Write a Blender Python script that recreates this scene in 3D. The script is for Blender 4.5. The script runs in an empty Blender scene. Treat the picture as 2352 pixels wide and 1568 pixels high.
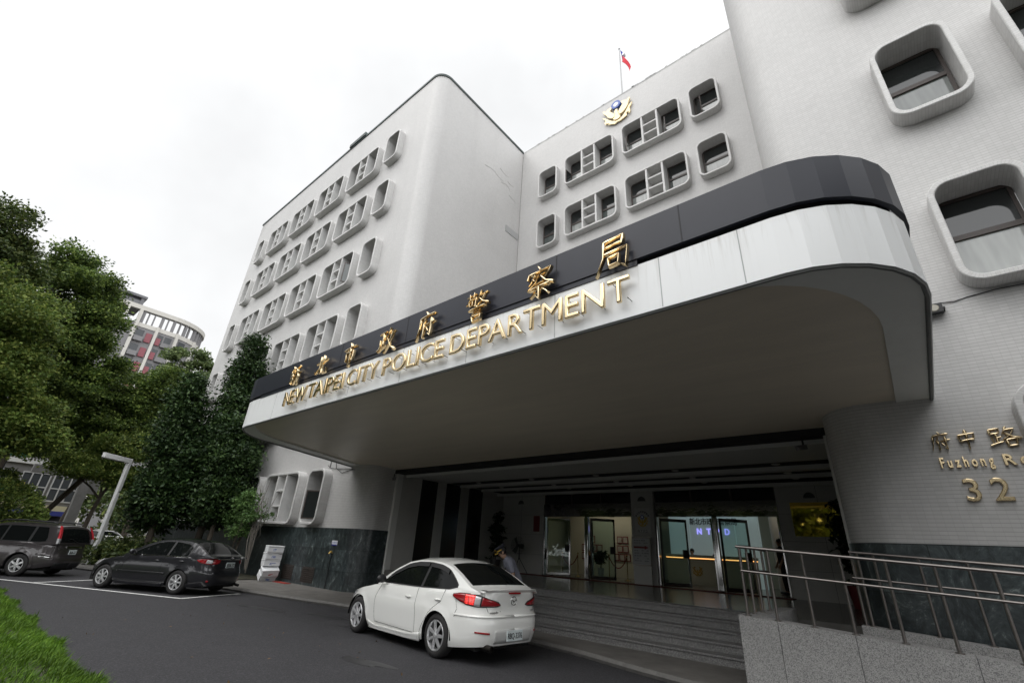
import bpy, bmesh, math, random
import numpy as np
from mathutils import Vector, Matrix, Euler
R = math.radians
SC = bpy.context.scene
COL = SC.collection
random.seed(7)
RNG = np.random.default_rng(11)

# ---------------------------------------------------------------- camera
CAM_H, PITCH, ROLL, YAW = 1.62, R(24.803), R(3.447), R(41.069)
cam = bpy.data.objects.new("camera", bpy.data.cameras.new("camera"))
COL.objects.link(cam)
cam.data.sensor_width = 36.0
cam.data.lens = 1045.0 / 2352.0 * 36.0
cam.data.clip_start = 0.05
cam.data.clip_end = 3000.0
_f = Vector((-math.sin(YAW) * math.cos(PITCH), math.cos(YAW) * math.cos(PITCH), math.sin(PITCH)))
_r0 = Vector((math.cos(YAW), math.sin(YAW), 0))
_u0 = _r0.cross(_f)
_r = math.cos(ROLL) * _r0 + math.sin(ROLL) * _u0
_u = -math.sin(ROLL) * _r0 + math.cos(ROLL) * _u0
cam.matrix_world = Matrix(((_r.x, _u.x, -_f.x, 0), (_r.y, _u.y, -_f.y, 0), (_r.z, _u.z, -_f.z, CAM_H), (0, 0, 0, 1)))
SC.camera = cam

# ---------------------------------------------------------------- overcast sky, soft sun, exposure
SUN_EL = R(58)
world = bpy.data.worlds.new("World")
SC.world = world
world.use_nodes = True
wn, wl = world.node_tree.nodes, world.node_tree.links
wn.clear()
sky = wn.new("ShaderNodeTexSky")
sky.sky_type = 'NISHITA'
sky.sun_disc = False
sky.sun_elevation = SUN_EL
sky.sun_rotation = R(90) - R(245)
sky.air_density = 1.0
sky.dust_density = 3.0
hs = wn.new("ShaderNodeHueSaturation")
hs.inputs['Saturation'].default_value = 0.10
wl.new(sky.outputs[0], hs.inputs['Color'])
tc = wn.new("ShaderNodeTexCoord")
cn = wn.new("ShaderNodeTexNoise")          # the cloud layer
cn.inputs['Scale'].default_value = 1.6
cn.inputs['Detail'].default_value = 5
cn.inputs['Roughness'].default_value = 0.55
wl.new(tc.outputs['Generated'], cn.inputs['Vector'])
cr = wn.new("ShaderNodeMapRange")
cr.inputs['From Min'].default_value = 0.3
cr.inputs['From Max'].default_value = 0.7
cr.inputs['To Min'].default_value = 8.6
cr.inputs['To Max'].default_value = 11.6
wl.new(cn.outputs['Fac'], cr.inputs['Value'])
cm = wn.new("ShaderNodeMixRGB")
cm.blend_type = 'MULTIPLY'
cm.inputs['Fac'].default_value = 1.0
cm.inputs['Color1'].default_value = (0.98, 0.99, 1.0, 1)
# the cloud is thinner, so brighter, overhead and towards the street side where the sun stands
dt = wn.new("ShaderNodeVectorMath"); dt.operation = 'DOT_PRODUCT'
nrm = wn.new("ShaderNodeVectorMath"); nrm.operation = 'NORMALIZE'
wl.new(tc.outputs['Generated'], nrm.inputs[0]); wl.new(nrm.outputs[0], dt.inputs[0])
dt.inputs[1].default_value = (0.52, -0.48, 0.707)
dm = wn.new("ShaderNodeMapRange")
dm.interpolation_type = 'SMOOTHSTEP'
dm.inputs['From Min'].default_value = 0.10; dm.inputs['From Max'].default_value = 0.85
dm.inputs['To Min'].default_value = 0.80; dm.inputs['To Max'].default_value = 2.0
wl.new(dt.outputs['Value'], dm.inputs['Value'])
dmul = wn.new("ShaderNodeMath"); dmul.operation = 'MULTIPLY'
wl.new(cr.outputs[0], dmul.inputs[0]); wl.new(dm.outputs[0], dmul.inputs[1])
wl.new(dmul.outputs[0], cm.inputs['Color2'])
mx = wn.new("ShaderNodeMixRGB")
mx.inputs['Fac'].default_value = 0.85
wl.new(hs.outputs[0], mx.inputs['Color1'])
wl.new(cm.outputs[0], mx.inputs['Color2'])
bg = wn.new("ShaderNodeBackground")
bg.inputs['Strength'].default_value = 0.10
wl.new(mx.outputs[0], bg.inputs['Color'])
wo = wn.new("ShaderNodeOutputWorld")
wl.new(bg.outputs[0], wo.inputs['Surface'])

sun = bpy.data.objects.new("sun", bpy.data.lights.new("sun", 'SUN'))
COL.objects.link(sun)
sun.data.energy = 0.55
sun.data.angle = R(45)
sun.data.color = (1.0, 0.97, 0.93)
_sd = Vector((math.cos(R(245)) * math.cos(SUN_EL), math.sin(R(245)) * math.cos(SUN_EL), math.sin(SUN_EL)))
sun.rotation_euler = (-_sd).to_track_quat('-Z', 'Y').to_euler()

SC.view_settings.view_transform = 'Standard'
SC.view_settings.look = 'None'
SC.view_settings.exposure = 0.48
SC.view_settings.gamma = 1.0
SC.cycles.max_bounces = 8
SC.cycles.diffuse_bounces = 4
SC.cycles.glossy_bounces = 4
SC.cycles.transparent_max_bounces = 12

# ---------------------------------------------------------------- object helpers
def tag(o, label=None, cat=None, group=None, kind=None):
    if label: o["label"] = label
    if cat: o["category"] = cat
    if group: o["group"] = group
    if kind: o["kind"] = kind
    return o

def thing(name, label, cat, loc=(0, 0, 0), rz=0.0, group=None):
    o = bpy.data.objects.new(name, None)
    o.empty_display_size = 0.2
    o.location = loc
    o.rotation_euler = (0, 0, rz)
    COL.objects.link(o)
    return tag(o, label, cat, group)

def kids(o):
    return [c for c in COL.objects if c.parent == o]

def copy_tree(o, parent=None):
    c = o.copy()
    COL.objects.link(c)
    if parent is not None:
        c.parent = parent
    for ch in kids(o):
        copy_tree(ch, c)
    return c

class MB:
    def __init__(s):
        s.v, s.f, s.m, s.uv = [], [], [], {}
    def add(s, verts, faces, mi=0, uvs=None):
        b = len(s.v)
        s.v.extend([tuple(map(float, p)) for p in verts])
        for f in faces:
            s.f.append(tuple(b + i for i in f))
            s.m.append(mi)
        if uvs is not None:
            for i, u in enumerate(uvs):
                s.uv[b + i] = u
        return b
    def box(s, x0, y0, z0, x1, y1, z1, mi=0):
        s.add([(x0, y0, z0), (x1, y0, z0), (x1, y1, z0), (x0, y1, z0), (x0, y0, z1), (x1, y0, z1), (x1, y1, z1), (x0, y1, z1)],
              [(3, 2, 1, 0), (4, 5, 6, 7), (0, 1, 5, 4), (1, 2, 6, 5), (2, 3, 7, 6), (3, 0, 4, 7)], mi)
    def obox(s, c, size, rot, mi=0):
        m = rot if isinstance(rot, Matrix) else Euler(rot).to_matrix()
        hx, hy, hz = size[0] / 2, size[1] / 2, size[2] / 2
        pts = [Vector(c) + m @ Vector((x, y, z)) for z in (-hz, hz) for x, y in ((-hx, -hy), (hx, -hy), (hx, hy), (-hx, hy))]
        s.add(pts, [(3, 2, 1, 0), (4, 5, 6, 7), (0, 1, 5, 4), (1, 2, 6, 5), (2, 3, 7, 6), (3, 0, 4, 7)], mi)
    def tube(s, pts, r, n=8, mi=0, caps=True):
        pts = [Vector(p) for p in pts]
        rs = r if isinstance(r, (list, tuple)) else [r] * len(pts)
        rings = []
        up = Vector((0, 0, 1))
        for i, p in enumerate(pts):
            t = (pts[min(i + 1, len(pts) - 1)] - pts[max(i - 1, 0)]).normalized()
            a = t.cross(up if abs(t.z) < 0.95 else Vector((1, 0, 0))).normalized()
            b = a.cross(t)
            rings.append([p + rs[i] * (math.cos(2 * math.pi * k / n) * a + math.sin(2 * math.pi * k / n) * b) for k in range(n)])
        verts = [q for rg in rings for q in rg]
        faces = []
        for i in range(len(pts) - 1):
            for k in range(n):
                k2 = (k + 1) % n
                faces.append((i * n + k, i * n + k2, (i + 1) * n + k2, (i + 1) * n + k))
        if caps:
            faces.append(tuple(range(n)))
            faces.append(tuple(reversed(range((len(pts) - 1) * n, len(pts) * n))))
        s.add(verts, faces, mi)
    def lathe(s, prof, n=24, M=None, mi=0, a0=0.0, a1=2 * math.pi):
        full = abs(a1 - a0 - 2 * math.pi) < 1e-6
        cols = n if full else n + 1
        verts = []
        for r, h in prof:
            for k in range(cols):
                a = a0 + (a1 - a0) * k / n
                p = Vector((r * math.cos(a), r * math.sin(a), h))
                verts.append(M @ p if M else p)
        faces = []
        for i in range(len(prof) - 1):
            for k in range(n):
                k2 = (k + 1) % cols
                faces.append((i * cols + k, i * cols + k2, (i + 1) * cols + k2, (i + 1) * cols + k))
        s.add(verts, faces, mi)
    def grid(s, rows, mi=0, uvs=None, flip=False):
        n = len(rows[0])
        verts = [p for r in rows for p in r]
        faces = []
        for i in range(len(rows) - 1):
            for j in range(n - 1):
                f = (i * n + j, i * n + j + 1, (i + 1) * n + j + 1, (i + 1) * n + j)
                faces.append(tuple(reversed(f)) if flip else f)
        s.add(verts, faces, mi, uvs)
    def prism(s, poly, fn, d0, d1, mi=0):
        """poly: 2D outline; fn(a, b, d) -> 3D point; extruded between depths d0 and d1"""
        n = len(poly)
        verts = [fn(a, b, d0) for a, b in poly] + [fn(a, b, d1) for a, b in poly]
        faces = [tuple(range(n)), tuple(reversed(range(n, 2 * n)))]
        for i in range(n):
            j = (i + 1) % n
            faces.append((i, i + n, j + n, j))
        s.add(verts, faces, mi)
    def ball(s, c, r, n=12, mi=0, M=None):
        rx, ry, rz = (r, r, r) if not isinstance(r, (tuple, list)) else r
        verts, faces = [], []
        for i in range(n // 2 + 1):
            t = math.pi * i / (n // 2)
            for k in range(n):
                a = 2 * math.pi * k / n
                p = Vector((rx * math.sin(t) * math.cos(a), ry * math.sin(t) * math.sin(a), rz * math.cos(t)))
                verts.append(Vector(c) + (M @ p if M else p))
        for i in range(n // 2):
            for k in range(n):
                k2 = (k + 1) % n
                faces.append((i * n + k, (i + 1) * n + k, (i + 1) * n + k2, i * n + k2))
        s.add(verts, faces, mi)
    def build(s, name, mats, parent=None, smooth=False, angle=35, bevel=0.0, merge=0.0, fixn=False):
        me = bpy.data.meshes.new(name)
        me.from_pydata(s.v, [], s.f)
        for m in (mats if isinstance(mats, (list, tuple)) else [mats]):
            me.materials.append(m)
        me.polygons.foreach_set("material_index", s.m)
        if s.uv:
            ul = me.uv_layers.new(name="UVMap")
            for lp in me.loops:
                ul.data[lp.index].uv = s.uv.get(lp.vertex_index, (0, 0))
        if merge or fixn:
            bm = bmesh.new()
            bm.from_mesh(me)
            if merge:
                bmesh.ops.remove_doubles(bm, verts=bm.verts, dist=merge)
            if fixn:
                bmesh.ops.recalc_face_normals(bm, faces=bm.faces)
            bm.to_mesh(me)
            bm.free()
        me.update()
        if smooth:
            me.shade_smooth()
            me.set_sharp_from_angle(angle=R(angle))
        o = bpy.data.objects.new(name, me)
        COL.objects.link(o)
        if parent is not None:
            o.parent = parent
        if bevel:
            md = o.modifiers.new("bevel", 'BEVEL')
            md.width = bevel
            md.segments = 2
            md.limit_method = 'ANGLE'
        return o

def boxo(name, b, m, parent=None, bevel=0.0):
    k = MB()
    k.box(*b)
    return k.build(name, m, parent, bevel=bevel)

# ---------------------------------------------------------------- materials
def mat(name, col, rough=0.5, metal=0.0, nz=0.0, ns=3.0, bump=0.0, bs=None, spec=0.5, coat=0.0, stretch=None, col2=None):
    m = bpy.data.materials.new(name)
    m.use_nodes = True
    nt = m.node_tree
    p = nt.nodes['Principled BSDF']
    p.inputs['Base Color'].default_value = (*col, 1)
    p.inputs['Roughness'].default_value = rough
    p.inputs['Metallic'].default_value = metal
    p.inputs['Specular IOR Level'].default_value = spec
    if coat:
        p.inputs['Coat Weight'].default_value = coat
        p.inputs['Coat Roughness'].default_value = 0.04
    if nz or bump:
        t = nt.nodes.new('ShaderNodeTexCoord')
        mp = nt.nodes.new('ShaderNodeMapping')
        if stretch: mp.inputs['Scale'].default_value = stretch
        nt.links.new(t.outputs['Object'], mp.inputs[0])
    if nz:
        n = nt.nodes.new('ShaderNodeTexNoise')
        n.inputs['Scale'].default_value = ns
        n.inputs['Detail'].default_value = 6
        n.inputs['Roughness'].default_value = 0.65
        nt.links.new(mp.outputs[0], n.inputs['Vector'])
        rp = nt.nodes.new('ShaderNodeMapRange')
        rp.inputs['From Min'].default_value = 0.3
        rp.inputs['From Max'].default_value = 0.7
        nt.links.new(n.outputs['Fac'], rp.inputs['Value'])
        x = nt.nodes.new('ShaderNodeMixRGB')
        c2 = col2 if col2 else tuple(min(1, c * (1 + nz)) for c in col)
        c1 = col if col2 else tuple(c * (1 - nz) for c in col)
        x.inputs['Color1'].default_value = (*c1, 1)
        x.inputs['Color2'].default_value = (*c2, 1)
        nt.links.new(rp.outputs[0], x.inputs['Fac'])
        nt.links.new(x.outputs[0], p.inputs['Base Color'])
    if bump:
        n2 = nt.nodes.new('ShaderNodeTexNoise')
        n2.inputs['Scale'].default_value = bs or ns
        n2.inputs['Detail'].default_value = 4
        nt.links.new(mp.outputs[0], n2.inputs['Vector'])
        b = nt.nodes.new('ShaderNodeBump')
        b.inputs['Strength'].default_value = bump
        b.inputs['Distance'].default_value = 0.02
        nt.links.new(n2.outputs['Fac'], b.inputs['Height'])
        nt.links.new(b.outputs[0], p.inputs['Normal'])
    return m

def emit(name, col, strength, base=None):
    m = mat(name, base or col, 0.5)
    p = m.node_tree.nodes['Principled BSDF']
    p.inputs['Emission Color'].default_value = (*col, 1)
    p.inputs['Emission Strength'].default_value = strength
    return m

def tile_mat(name, c1, c2, grout, bw=0.10, rh=0.058, stain=0.14, lines=True):
    """small glazed mosaic strips laid in courses, with rain streaks"""
    m = bpy.data.materials.new(name)
    m.use_nodes = True
    nt = m.node_tree
    N, L = nt.nodes, nt.links
    p = N['Principled BSDF']
    uv = N.new('ShaderNodeUVMap')
    uv.uv_map = "UVMap"
    br = N.new('ShaderNodeTexBrick')
    br.offset = 0.0
    br.inputs['Scale'].default_value = 1.0
    br.inputs['Brick Width'].default_value = bw
    br.inputs['Row Height'].default_value = rh
    br.inputs['Mortar Size'].default_value = 0.003
    br.inputs['Mortar Smooth'].default_value = 0.1
    br.inputs['Color1'].default_value = (*c1, 1)
    br.inputs['Color2'].default_value = (*c2, 1)
    br.inputs['Mortar'].default_value = (*grout, 1)
    L.new(uv.outputs[0], br.inputs['Vector'])
    tc = N.new('ShaderNodeTexCoord')
    def noise(scale, st, lo, hi, a, b):
        mp = N.new('ShaderNodeMapping')
        mp.inputs['Scale'].default_value = st
        L.new(tc.outputs['Object'], mp.inputs[0])
        n = N.new('ShaderNodeTexNoise')
        n.inputs['Scale'].default_value = scale
        n.inputs['Detail'].default_value = 6
        n.inputs['Roughness'].default_value = 0.6
        L.new(mp.outputs[0], n.inputs['Vector'])
        r = N.new('ShaderNodeMapRange')
        r.inputs['From Min'].default_value = lo
        r.inputs['From Max'].default_value = hi
        r.inputs['To Min'].default_value = a
        r.inputs['To Max'].default_value = b
        L.new(n.outputs['Fac'], r.inputs['Value'])
        return r
    s1 = noise(0.5, (1, 1, 1), 0.35, 0.65, 1 - stain * 0.25, 1.02)
    s2 = noise(1.6, (1, 1, 0.07), 0.55, 0.85, 1.0, 1 - stain * 0.7)
    s3 = noise(7.0, (1, 1, 1), 0.3, 0.7, 0.97, 1.02)
    mul = s1
    for s in (s2, s3):
        k = N.new('ShaderNodeMath')
        k.operation = 'MULTIPLY'
        L.new(mul.outputs[0], k.inputs[0])
        L.new(s.outputs[0], k.inputs[1])
        mul = k
    if lines:                                           # the open bed joints read stronger than the upright ones
        sx = N.new('ShaderNodeSeparateXYZ'); L.new(uv.outputs[0], sx.inputs[0])
        dv = N.new('ShaderNodeMath'); dv.operation = 'DIVIDE'; dv.inputs[1].default_value = rh; L.new(sx.outputs['Y'], dv.inputs[0])
        fr = N.new('ShaderNodeMath'); fr.operation = 'FRACT'; L.new(dv.outputs[0], fr.inputs[0])
        lt = N.new('ShaderNodeMath'); lt.operation = 'LESS_THAN'; lt.inputs[1].default_value = 0.17; L.new(fr.outputs[0], lt.inputs[0])
        ml = N.new('ShaderNodeMath'); ml.operation = 'MULTIPLY_ADD'; ml.inputs[1].default_value = -0.21; ml.inputs[2].default_value = 1.0
        L.new(lt.outputs[0], ml.inputs[0])
        k = N.new('ShaderNodeMath'); k.operation = 'MULTIPLY'; L.new(mul.outputs[0], k.inputs[0]); L.new(ml.outputs[0], k.inputs[1])
        mul = k
    x = N.new('ShaderNodeMixRGB')
    x.blend_type = 'MULTIPLY'
    x.inputs['Fac'].default_value = 1
    L.new(br.outputs['Color'], x.inputs['Color1'])
    L.new(mul.outputs[0], x.inputs['Color2'])
    L.new(x.outputs[0], p.inputs['Base Color'])
    p.inputs['Roughness'].default_value = 0.45
    b = N.new('ShaderNodeBump')
    b.inputs['Strength'].default_value = 0.35
    b.inputs['Distance'].default_value = 0.006
    L.new(br.outputs['Fac'], b.inputs['Height'])
    b.invert = True
    L.new(b.outputs[0], p.inputs['Normal'])
    return m

def speckle_mat(name, cols, scale, rough=0.6, bump=0.0):
    """granite: grains of several tones"""
    m = bpy.data.materials.new(name)
    m.use_nodes = True
    N, L = m.node_tree.nodes, m.node_tree.links
    p = N['Principled BSDF']
    tc = N.new('ShaderNodeTexCoord')
    v = N.new('ShaderNodeTexVoronoi')
    v.inputs['Scale'].default_value = scale
    L.new(tc.outputs['Object'], v.inputs['Vector'])
    sp = N.new('ShaderNodeSeparateColor')
    L.new(v.outputs['Color'], sp.inputs[0])
    cr = N.new('ShaderNodeValToRGB')
    cr.color_ramp.interpolation = 'CONSTANT'
    el = cr.color_ramp.elements
    el[0].position = 0; el[0].color = (*cols[0], 1)
    el[1].position = 1 / len(cols); el[1].color = (*cols[1], 1)
    for i in range(2, len(cols)):
        e = el.new(i / len(cols))
        e.color = (*cols[i], 1)
    L.new(sp.outputs[0], cr.inputs[0])
    n = N.new('ShaderNodeTexNoise')
    n.inputs['Scale'].default_value = 1.7
    n.inputs['Detail'].default_value = 5
    L.new(tc.outputs['Object'], n.inputs['Vector'])
    r = N.new('ShaderNodeMapRange')
    r.inputs['To Min'].default_value = 0.8
    r.inputs['To Max'].default_value = 1.15
    L.new(n.outputs['Fac'], r.inputs['Value'])
    x = N.new('ShaderNodeMixRGB')
    x.blend_type = 'MULTIPLY'
    x.inputs['Fac'].default_value = 1
    L.new(cr.outputs[0], x.inputs['Color1'])
    L.new(r.outputs[0], x.inputs['Color2'])
    L.new(x.outputs[0], p.inputs['Base Color'])
    p.inputs['Roughness'].default_value = rough
    if bump:
        b = N.new('ShaderNodeBump')
        b.inputs['Strength'].default_value = bump
        b.inputs['Distance'].default_value = 0.01
        L.new(sp.outputs[1], b.inputs['Height'])
        L.new(b.outputs[0], p.inputs['Normal'])
    return m

def marble_mat(name):
    m = bpy.data.materials.new(name)
    m.use_nodes = True
    N, L = m.node_tree.nodes, m.node_tree.links
    p = N['Principled BSDF']
    tc = N.new('ShaderNodeTexCoord')
    mp = N.new('ShaderNodeMapping')
    mp.inputs['Scale'].default_value = (1, 1, 0.6)
    L.new(tc.outputs['Object'], mp.inputs[0])
    n = N.new('ShaderNodeTexNoise')
    n.inputs['Scale'].default_value = 3.0
    n.inputs['Detail'].default_value = 9
    n.inputs['Roughness'].default_value = 0.75
    n.inputs['Distortion'].default_value = 2.2
    L.new(mp.outputs[0], n.inputs['Vector'])
    cr = N.new('ShaderNodeValToRGB')
    el = cr.color_ramp.elements
    el[0].position = 0.42; el[0].color = (0.020, 0.026, 0.028, 1)
    el[1].position = 0.74; el[1].color = (0.30, 0.34, 0.32, 1)
    e = el.new(0.58); e.color = (0.055, 0.070, 0.072, 1)
    L.new(n.outputs['Fac'], cr.inputs[0])
    # slab joints from the wall UV
    uv = N.new('ShaderNodeUVMap'); uv.uv_map = "UVMap"
    br = N.new('ShaderNodeTexBrick')
    br.offset = 0
    br.inputs['Scale'].default_value = 1
    br.inputs['Brick Width'].default_value = 1.15
    br.inputs['Row Height'].default_value = 0.69
    br.inputs['Mortar Size'].default_value = 0.006
    br.inputs['Color1'].default_value = (0.75, 0.75, 0.75, 1)
    br.inputs['Color2'].default_value = (1.35, 1.35, 1.35, 1)
    br.inputs['Mortar'].default_value = (0.3, 0.3, 0.3, 1)
    L.new(uv.outputs[0], br.inputs['Vector'])
    x = N.new('ShaderNodeMixRGB'); x.blend_type = 'MULTIPLY'; x.inputs['Fac'].default_value = 1
    L.new(cr.outputs[0], x.inputs['Color1'])
    L.new(br.outputs['Color'], x.inputs['Color2'])
    L.new(x.outputs[0], p.inputs['Base Color'])
    p.inputs['Roughness'].default_value = 0.28
    return m

def glass_mat(name, tint=(0.8, 0.9, 0.88), refl=0.9):
    m = bpy.data.materials.new(name)
    m.use_nodes = True
    N, L = m.node_tree.nodes, m.node_tree.links
    N.remove(N['Principled BSDF'])
    tr = N.new('ShaderNodeBsdfTransparent'); tr.inputs[0].default_value = (*tint, 1)
    gl = N.new('ShaderNodeBsdfGlossy'); gl.inputs['Roughness'].default_value = 0.01
    fr = N.new('ShaderNodeFresnel'); fr.inputs[0].default_value = 1.45
    mxs = N.new('ShaderNodeMixShader')
    L.new(fr.outputs[0], mxs.inputs[0]); L.new(tr.outputs[0], mxs.inputs[1]); L.new(gl.outputs[0], mxs.inputs[2])
    L.new(mxs.outputs[0], N['Material Output'].inputs[0])
    return m

def leaf_mat(name, c1, c2, c3, rough=0.55, trans=0.15, spec=0.25):
    m = bpy.data.materials.new(name)
    m.use_nodes = True
    N, L = m.node_tree.nodes, m.node_tree.links
    p = N['Principled BSDF']
    g = N.new('ShaderNodeNewGeometry')
    cr = N.new('ShaderNodeValToRGB')
    el = cr.color_ramp.elements
    el[0].position = 0.0; el[0].color = (*c1, 1)
    el[1].position = 0.92; el[1].color = (*c3, 1)
    e = el.new(0.5); e.color = (*c2, 1)
    L.new(g.outputs['Random Per Island'], cr.inputs[0])
    tc = N.new('ShaderNodeTexCoord')
    n = N.new('ShaderNodeTexNoise'); n.inputs['Scale'].default_value = 0.7; n.inputs['Detail'].default_value = 3
    L.new(tc.outputs['Object'], n.inputs['Vector'])
    r = N.new('ShaderNodeMapRange'); r.inputs['From Min'].default_value = .3; r.inputs['From Max'].default_value = .7
    r.inputs['To Min'].default_value = 0.6; r.inputs['To Max'].default_value = 1.35
    L.new(n.outputs['Fac'], r.inputs['Value'])
    x = N.new('ShaderNodeMixRGB'); x.blend_type = 'MULTIPLY'; x.inputs['Fac'].default_value = 1
    L.new(cr.outputs[0], x.inputs['Color1']); L.new(r.outputs[0], x.inputs['Color2'])
    L.new(x.outputs[0], p.inputs['Base Color'])
    p.inputs['Roughness'].default_value = rough
    p.inputs['Specular IOR Level'].default_value = spec
    if trans:
        tl = N.new('ShaderNodeBsdfTranslucent')
        L.new(x.outputs[0], tl.inputs[0])
        ms = N.new('ShaderNodeMixShader'); ms.inputs[0].default_value = trans
        L.new(p.outputs[0], ms.inputs[1]); L.new(tl.outputs[0], ms.inputs[2])
        L.new(ms.outputs[0], N['Material Output'].inputs[0])
    return m

def fascia_mat(name, col):
    """coated white cladding with rain streaks running down from the joint above"""
    m = mat(name, col, 0.28)
    N, L = m.node_tree.nodes, m.node_tree.links
    p = N['Principled BSDF']
    tc = N.new('ShaderNodeTexCoord'); mp = N.new('ShaderNodeMapping'); mp.inputs['Scale'].default_value = (9, 9, 0.5)
    L.new(tc.outputs['Object'], mp.inputs[0])
    n = N.new('ShaderNodeTexNoise'); n.inputs['Scale'].default_value = 1.6; n.inputs['Detail'].default_value = 4; n.inputs['Roughness'].default_value = 0.7
    L.new(mp.outputs[0], n.inputs['Vector'])
    r = N.new('ShaderNodeMapRange'); r.inputs['From Min'].default_value = 0.52; r.inputs['From Max'].default_value = 0.78
    L.new(n.outputs['Fac'], r.inputs['Value'])
    sx = N.new('ShaderNodeSeparateXYZ'); L.new(tc.outputs['Object'], sx.inputs[0])
    g = N.new('ShaderNodeMapRange'); g.inputs['From Min'].default_value = 4.85; g.inputs['From Max'].default_value = 5.36; g.inputs['To Min'].default_value = 0.12
    L.new(sx.outputs['Z'], g.inputs['Value'])
    k = N.new('ShaderNodeMath'); k.operation = 'MULTIPLY'; L.new(r.outputs[0], k.inputs[0]); L.new(g.outputs[0], k.inputs[1])
    x = N.new('ShaderNodeMixRGB'); x.inputs['Color1'].default_value = (*col, 1); x.inputs['Color2'].default_value = (0.60, 0.595, 0.57, 1)
    L.new(k.outputs[0], x.inputs['Fac']); L.new(x.outputs[0], p.inputs['Base Color'])
    return m

M_tile = tile_mat("wall_tile", (0.495, 0.487, 0.477), (0.535, 0.526, 0.516), (0.455, 0.448, 0.438))
M_tile2 = tile_mat("surround_tile", (0.54, 0.532, 0.52), (0.60, 0.594, 0.582), (0.44, 0.432, 0.422), bw=0.05, rh=0.19, stain=0.22, lines=False)
M_fin = mat("fin_render", (0.56, 0.555, 0.545), 0.6, nz=0.1, ns=3)
M_marble = marble_mat("green_marble")
M_granite = speckle_mat("grey_granite", [(0.24, 0.235, 0.23), (0.31, 0.305, 0.295), (0.37, 0.365, 0.355), (0.17, 0.17, 0.17), (0.34, 0.335, 0.325)], 120, 0.75, 0.3)
M_step = speckle_mat("step_granite", [(0.14, 0.137, 0.133), (0.19, 0.187, 0.183), (0.25, 0.245, 0.24), (0.09, 0.09, 0.09)], 110, 0.55)
M_floor = mat("platform_stone", (0.15, 0.145, 0.135), 0.2, nz=0.15, ns=4)
M_asphalt = speckle_mat("asphalt", [(0.018, 0.018, 0.020), (0.030, 0.029, 0.033), (0.025, 0.025, 0.028), (0.050, 0.048, 0.053), (0.027, 0.026, 0.030)], 70, 0.85, 0.35)
M_pave = mat("paving", (0.125, 0.118, 0.108), 0.85, nz=0.25, ns=2.5, bump=0.3, bs=40)
M_line = mat("road_paint", (0.72, 0.72, 0.70), 0.7, nz=0.12, ns=8)
M_soil = mat("soil", (0.05, 0.048, 0.03), 0.95, nz=0.4, ns=3)
M_white = fascia_mat("white_panel", (0.84, 0.85, 0.85))
M_char = mat("charcoal_panel", (0.022, 0.024, 0.034), 0.36, nz=0.10, ns=1.2, spec=0.3)
M_soffit = mat("soffit_metal", (0.70, 0.63, 0.51), 0.38, nz=0.06, ns=3, stretch=(0.15, 1, 1))
M_rim = mat("soffit_rim", (0.78, 0.79, 0.75), 0.4, nz=0.04, ns=2)
M_black = mat("black_gap", (0.008, 0.008, 0.009), 0.7)
M_gold = mat("polished_gold", (0.80, 0.64, 0.40), 0.2, 1.0)
M_chrome = mat("chrome", (0.40, 0.40, 0.395), 0.08, 1.0)
M_steel = mat("rail_steel", (0.20, 0.182, 0.17), 0.33, 1.0, nz=0.1, ns=12)
M_frame = mat("window_frame_bronze", (0.055, 0.042, 0.036), 0.45)
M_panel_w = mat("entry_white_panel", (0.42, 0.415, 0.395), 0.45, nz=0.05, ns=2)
M_panel_k = mat("entry_black_panel", (0.012, 0.012, 0.012), 0.22)
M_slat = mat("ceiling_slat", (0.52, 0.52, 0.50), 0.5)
M_dark = mat("dark_void", (0.012, 0.012, 0.012), 0.6)
M_red = mat("red_lacquer", (0.17, 0.010, 0.012), 0.5)
M_carpet = mat("red_carpet", (0.09, 0.012, 0.012), 0.95, nz=0.3, ns=20)
M_pane = mat("window_glass", (0.17, 0.19, 0.19), 0.04, spec=0.9, nz=0.25, ns=0.5)
def vary_panes(m, lo, hi):
    """each pane has its own blind, curtain or dark room behind it"""
    N, L = m.node_tree.nodes, m.node_tree.links
    p = N['Principled BSDF']
    oi = N.new('ShaderNodeObjectInfo'); cr = N.new('ShaderNodeValToRGB')
    el = cr.color_ramp.elements
    el[0].position = 0.15; el[0].color = (*lo, 1); el[1].position = 0.85; el[1].color = (*hi, 1)
    L.new(oi.outputs['Random'], cr.inputs[0])
    tc = N.new('ShaderNodeTexCoord'); w = N.new('ShaderNodeTexNoise'); w.inputs['Scale'].default_value = 2.5
    mp = N.new('ShaderNodeMapping'); mp.inputs['Scale'].default_value = (3, 1, 0.4); L.new(tc.outputs['Object'], mp.inputs[0]); L.new(mp.outputs[0], w.inputs['Vector'])
    x = N.new('ShaderNodeMixRGB'); x.blend_type = 'MULTIPLY'; x.inputs['Fac'].default_value = 0.7
    L.new(cr.outputs[0], x.inputs['Color1']); L.new(w.outputs['Fac'], x.inputs['Color2'])
    g = N.new('ShaderNodeGamma'); g.inputs[1].default_value = 0.9; L.new(x.outputs[0], g.inputs[0])
    L.new(g.outputs[0], p.inputs['Base Color'])
vary_panes(M_pane, (0.06, 0.075, 0.07), (0.42, 0.44, 0.42))
M_pane_d = mat("upper_glass", (0.022, 0.025, 0.025), 0.05, spec=0.7)
M_paint_w = mat("car_white", (0.82, 0.82, 0.79), 0.3, coat=1.0)
M_paint_g = mat("car_graphite", (0.022, 0.022, 0.026), 0.3, 0.5, coat=1.0)
M_paint_b = mat("car_brown_grey", (0.060, 0.053, 0.055), 0.32, 0.5, coat=1.0)
M_cglass = mat("car_glass", (0.006, 0.007, 0.007), 0.03, spec=0.15)
M_rubber = mat("tyre_rubber", (0.017, 0.016, 0.016), 0.8)
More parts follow.
